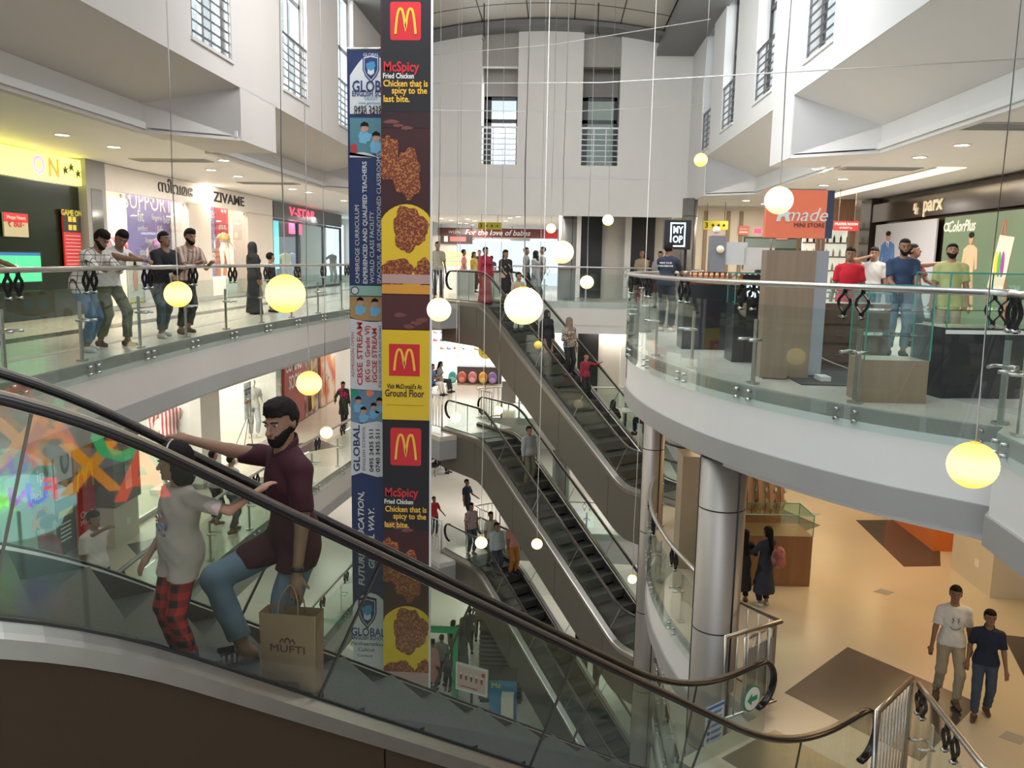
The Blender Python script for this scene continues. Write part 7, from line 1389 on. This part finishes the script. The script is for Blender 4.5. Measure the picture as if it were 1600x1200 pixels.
mac(P1, 665); bird(P1, 638, 1.0); brect(P1, 597, 1048, 672, 1230, BTAN, .0095)
NV = mat('banner_navy', (.012, .025, .10), .35, 0, .15, 2); BW_ = mat('banner_white', (.62, .62, .62), .4, 0, .04, 1); NVT = mat('banner_navy_text', (.01, .03, .14), .5); RDT = mat('banner_red_text', (.5, .03, .03), .5); LBL = mat('banner_light_blue', (.05, .25, .45), .4)
P2 = banner('tall navy and white hanging school banner partly behind the restaurant banner', 547, 622, 78, 1150, 13.6, NV, .0)
MB().cyl((-P2.w/2, 0, P2.h/2+.02), (P2.w/2, 0, P2.h/2+.02), .018, 8).build('top_bar', STEEL, P2.root)
for e in (-1, 1): MB().cyl((e*P2.w*.45, 0, P2.h/2), (e*P2.w*.45, 0, 8.4-P2.zc), .006, 5).build('rope', CORD, P2.root)
def shield(cx_, cy_, s=1.0):
    o = lambda k: [(cx_+dx*k*s, cy_+dy*k*s) for dx, dy in ((-13, -20), (0, -23), (13, -20), (13, 2), (9, 12), (0, 23), (-9, 12), (-13, 2))]
    bpoly(P2, o(1), NVT, .004); bpoly(P2, o(.86), BW_, .006); bpoly(P2, o(.78), NVT, .008); blob(P2, cx_, cy_-3*s, 7*s, 8*s, LBL, 4, .010); bpoly(P2, [(cx_-5*s, cy_+8*s), (cx_-5*s, cy_+1*s), (cx_, cy_+4*s), (cx_+5*s, cy_+1*s), (cx_+5*s, cy_+8*s), (cx_, cy_+11*s)], BW_, .012)
bpoly(P2, [(547, 178)]+[(547+75*t, 118-34*math.sin(PI*min(1, t*1.1))) for t in np.linspace(0, 1, 12)]+[(622, 178)], BW_, .002); shield(580, 107)
btext(P2, 580, 86, 'GLOBAL', 5, BW_, wpx=24); btext(P2, 583, 136, 'GLOBAL', 17, NVT, wpx=64, bold=.01); btext(P2, 585, 147, 'ENGLISH SCHOOL', 8, NVT, wpx=68, bold=.003); btext(P2, 580, 154, 'CALICUT', 5, LBL, wpx=20); btext(P2, 583, 161, 'www.geschools.com', 4, LBL, wpx=44); btext(P2, 584, 170, '0495 2435 511', 8, TXTB, wpx=58, bold=.004); btext(P2, 584, 177, '0740 3435 511', 8, TXTB, wpx=58, bold=.004)
SKY2 = mat('photo_teal', (.08, .22, .26), .5); UNI = mat('uniform_blue', (.16, .42, .62), .5); OCH = mat('photo_ochre', (.42, .25, .10), .5)
def kids(y0, y1, bg, spots, hd=6):
    brect(P2, 547, y0, 622, y1, bg, .003)
    for x, y in spots: blob(P2, x, y+hd*2.4, hd*1.7, hd*1.6, UNI, 2, .006); blob(P2, x, y, hd, hd*1.15, SKIN['fair'], 1, .009); bpoly(P2, [(x-hd, y-1), (x-hd, y-hd*1.1), (x, y-hd*1.7), (x+hd, y-hd*1.1), (x+hd, y-1), (x+hd*.6, y-hd*.5), (x-hd*.6, y-hd*.5)], HAIR, .012)
kids(184, 241, SKY2, ((570, 200), (588, 215))); blob(P2, 553, 233, 5, 9, RDT, 3, .01)
bpoly(P2, [(547, 238)]+[(547+75*t, 243-5*math.sin(2*PI*t)) for t in np.linspace(0, 1, 12)]+[(622, 248), (547, 248)], BW_, .013); brect(P2, 547, 246, 622, 446, NV, .014)
def vtext(x, y0, y1, s_, h_, m, dz=.02, **k):
    u, v = bl(P2, x, (y0+y1)/2); P2.text(u, v, s_, h_*P2.Y/FPX*1.35, m, 90, dz=dz, ext=.0008, width=(y1-y0)*P2.Y/FPX, **k)
vtext(559, 322, 442, 'CAMBRIDGE CURRICULUM', 7, BW_); vtext(571, 256, 442, 'EXPERIENCED AND QUALIFIED TEACHERS', 7, BW_, bold=.003); vtext(582, 332, 442, 'WORLD CLASS FACILITY', 7, BW_); vtext(593, 244, 442, 'SPACIOUS, AIR CONDITIONED CLASSROOMS', 7, BW_)
brect(P2, 547, 446, 622, 463, mat('photo_mint', (.25, .45, .35), .5), .015); n = 20; bpoly(P2, [(555+6.5*math.cos(2*PI*i/n), 454+6.5*math.sin(2*PI*i/n)) for i in range(n)], TXTB, .017); bpoly(P2, [(555+5*math.cos(2*PI*i/n), 454+5*math.sin(2*PI*i/n)) for i in range(n)], BW_, .019)
kids(463, 502, OCH, ((563, 472), (586, 474)), 5); bpoly(P2, [(547, 495)]+[(547+75*t, 497+6*math.sin(PI*t)) for t in np.linspace(0, 1, 8)]+[(622, 612), (547, 607)], BW_, .016)
vtext(552, 518, 590, 'ADMISSION OPEN', 5, RDT); vtext(563, 502, 603, 'CBSE STREAM', 9, RDT, bold=.01); vtext(575, 508, 598, '(KG to Grade VI)', 8, RDT, bold=.004); vtext(586, 512, 598, 'IGCSE STREAM', 8, RDT, bold=.006); vtext(594, 508, 606, 'KG to IGCSE (A Level Grade)', 4, NVT)
kids(608, 662, mat('photo_blue_grey', (.14, .24, .35), .5), ((560, 626), (568, 642), (584, 636), (593, 628)), 4.5); blob(P2, 553, 614, 7, 6, GRN, 1, .006); blob(P2, 578, 614, 6, 5, ORG, 2, .006)
bpoly(P2, [(547, 658), (565, 662), (590, 658), (622, 664), (622, 742), (590, 745), (565, 738), (547, 743)], BW_, .016); vtext(558, 662, 739, 'GLOBAL', 11, NVT, bold=.01); vtext(569, 664, 737, 'ENGLISH SCHOOL', 5, NVT); vtext(581, 668, 738, '0495 2435 511', 7, TXTB, bold=.002); vtext(591, 668, 738, '0740 3435 511', 7, TXTB, bold=.002)
vtext(565, 762, 922, 'FUTURE EDUCATION,', 10, BW_, .012, bold=.008, shear=.2); vtext(581, 790, 893, 'GLOBAL WAY.', 10, BW_, .012, bold=.008, shear=.2)
bpoly(P2, [(547, 950)]+[(547+75*t, 950-24*math.sin(PI*min(1, t*1.2))) for t in np.linspace(0, 1, 10)]+[(622, 1150), (547, 1150)], BW_, .004); shield(574, 957, 1.1); btext(P2, 574, 936, 'GLOBAL', 5, NVT, wpx=26); btext(P2, 575, 988, 'GLOBAL', 15, NVT, wpx=58, bold=.01); btext(P2, 577, 997, 'ENGLISH SCHOOL', 7, NVT, wpx=60, bold=.002); btext(P2, 576, 1006, 'Pantheerankavu', 7, TXTB, wpx=58); btext(P2, 572, 1015, 'Calicut', 7, TXTB, wpx=28); btext(P2, 570, 1024, 'Contact', 5, TXTB, wpx=26)
# ------------------------------------------------------------------ lit letters of the play zone behind the viewer (they mirror in the escalator glass)
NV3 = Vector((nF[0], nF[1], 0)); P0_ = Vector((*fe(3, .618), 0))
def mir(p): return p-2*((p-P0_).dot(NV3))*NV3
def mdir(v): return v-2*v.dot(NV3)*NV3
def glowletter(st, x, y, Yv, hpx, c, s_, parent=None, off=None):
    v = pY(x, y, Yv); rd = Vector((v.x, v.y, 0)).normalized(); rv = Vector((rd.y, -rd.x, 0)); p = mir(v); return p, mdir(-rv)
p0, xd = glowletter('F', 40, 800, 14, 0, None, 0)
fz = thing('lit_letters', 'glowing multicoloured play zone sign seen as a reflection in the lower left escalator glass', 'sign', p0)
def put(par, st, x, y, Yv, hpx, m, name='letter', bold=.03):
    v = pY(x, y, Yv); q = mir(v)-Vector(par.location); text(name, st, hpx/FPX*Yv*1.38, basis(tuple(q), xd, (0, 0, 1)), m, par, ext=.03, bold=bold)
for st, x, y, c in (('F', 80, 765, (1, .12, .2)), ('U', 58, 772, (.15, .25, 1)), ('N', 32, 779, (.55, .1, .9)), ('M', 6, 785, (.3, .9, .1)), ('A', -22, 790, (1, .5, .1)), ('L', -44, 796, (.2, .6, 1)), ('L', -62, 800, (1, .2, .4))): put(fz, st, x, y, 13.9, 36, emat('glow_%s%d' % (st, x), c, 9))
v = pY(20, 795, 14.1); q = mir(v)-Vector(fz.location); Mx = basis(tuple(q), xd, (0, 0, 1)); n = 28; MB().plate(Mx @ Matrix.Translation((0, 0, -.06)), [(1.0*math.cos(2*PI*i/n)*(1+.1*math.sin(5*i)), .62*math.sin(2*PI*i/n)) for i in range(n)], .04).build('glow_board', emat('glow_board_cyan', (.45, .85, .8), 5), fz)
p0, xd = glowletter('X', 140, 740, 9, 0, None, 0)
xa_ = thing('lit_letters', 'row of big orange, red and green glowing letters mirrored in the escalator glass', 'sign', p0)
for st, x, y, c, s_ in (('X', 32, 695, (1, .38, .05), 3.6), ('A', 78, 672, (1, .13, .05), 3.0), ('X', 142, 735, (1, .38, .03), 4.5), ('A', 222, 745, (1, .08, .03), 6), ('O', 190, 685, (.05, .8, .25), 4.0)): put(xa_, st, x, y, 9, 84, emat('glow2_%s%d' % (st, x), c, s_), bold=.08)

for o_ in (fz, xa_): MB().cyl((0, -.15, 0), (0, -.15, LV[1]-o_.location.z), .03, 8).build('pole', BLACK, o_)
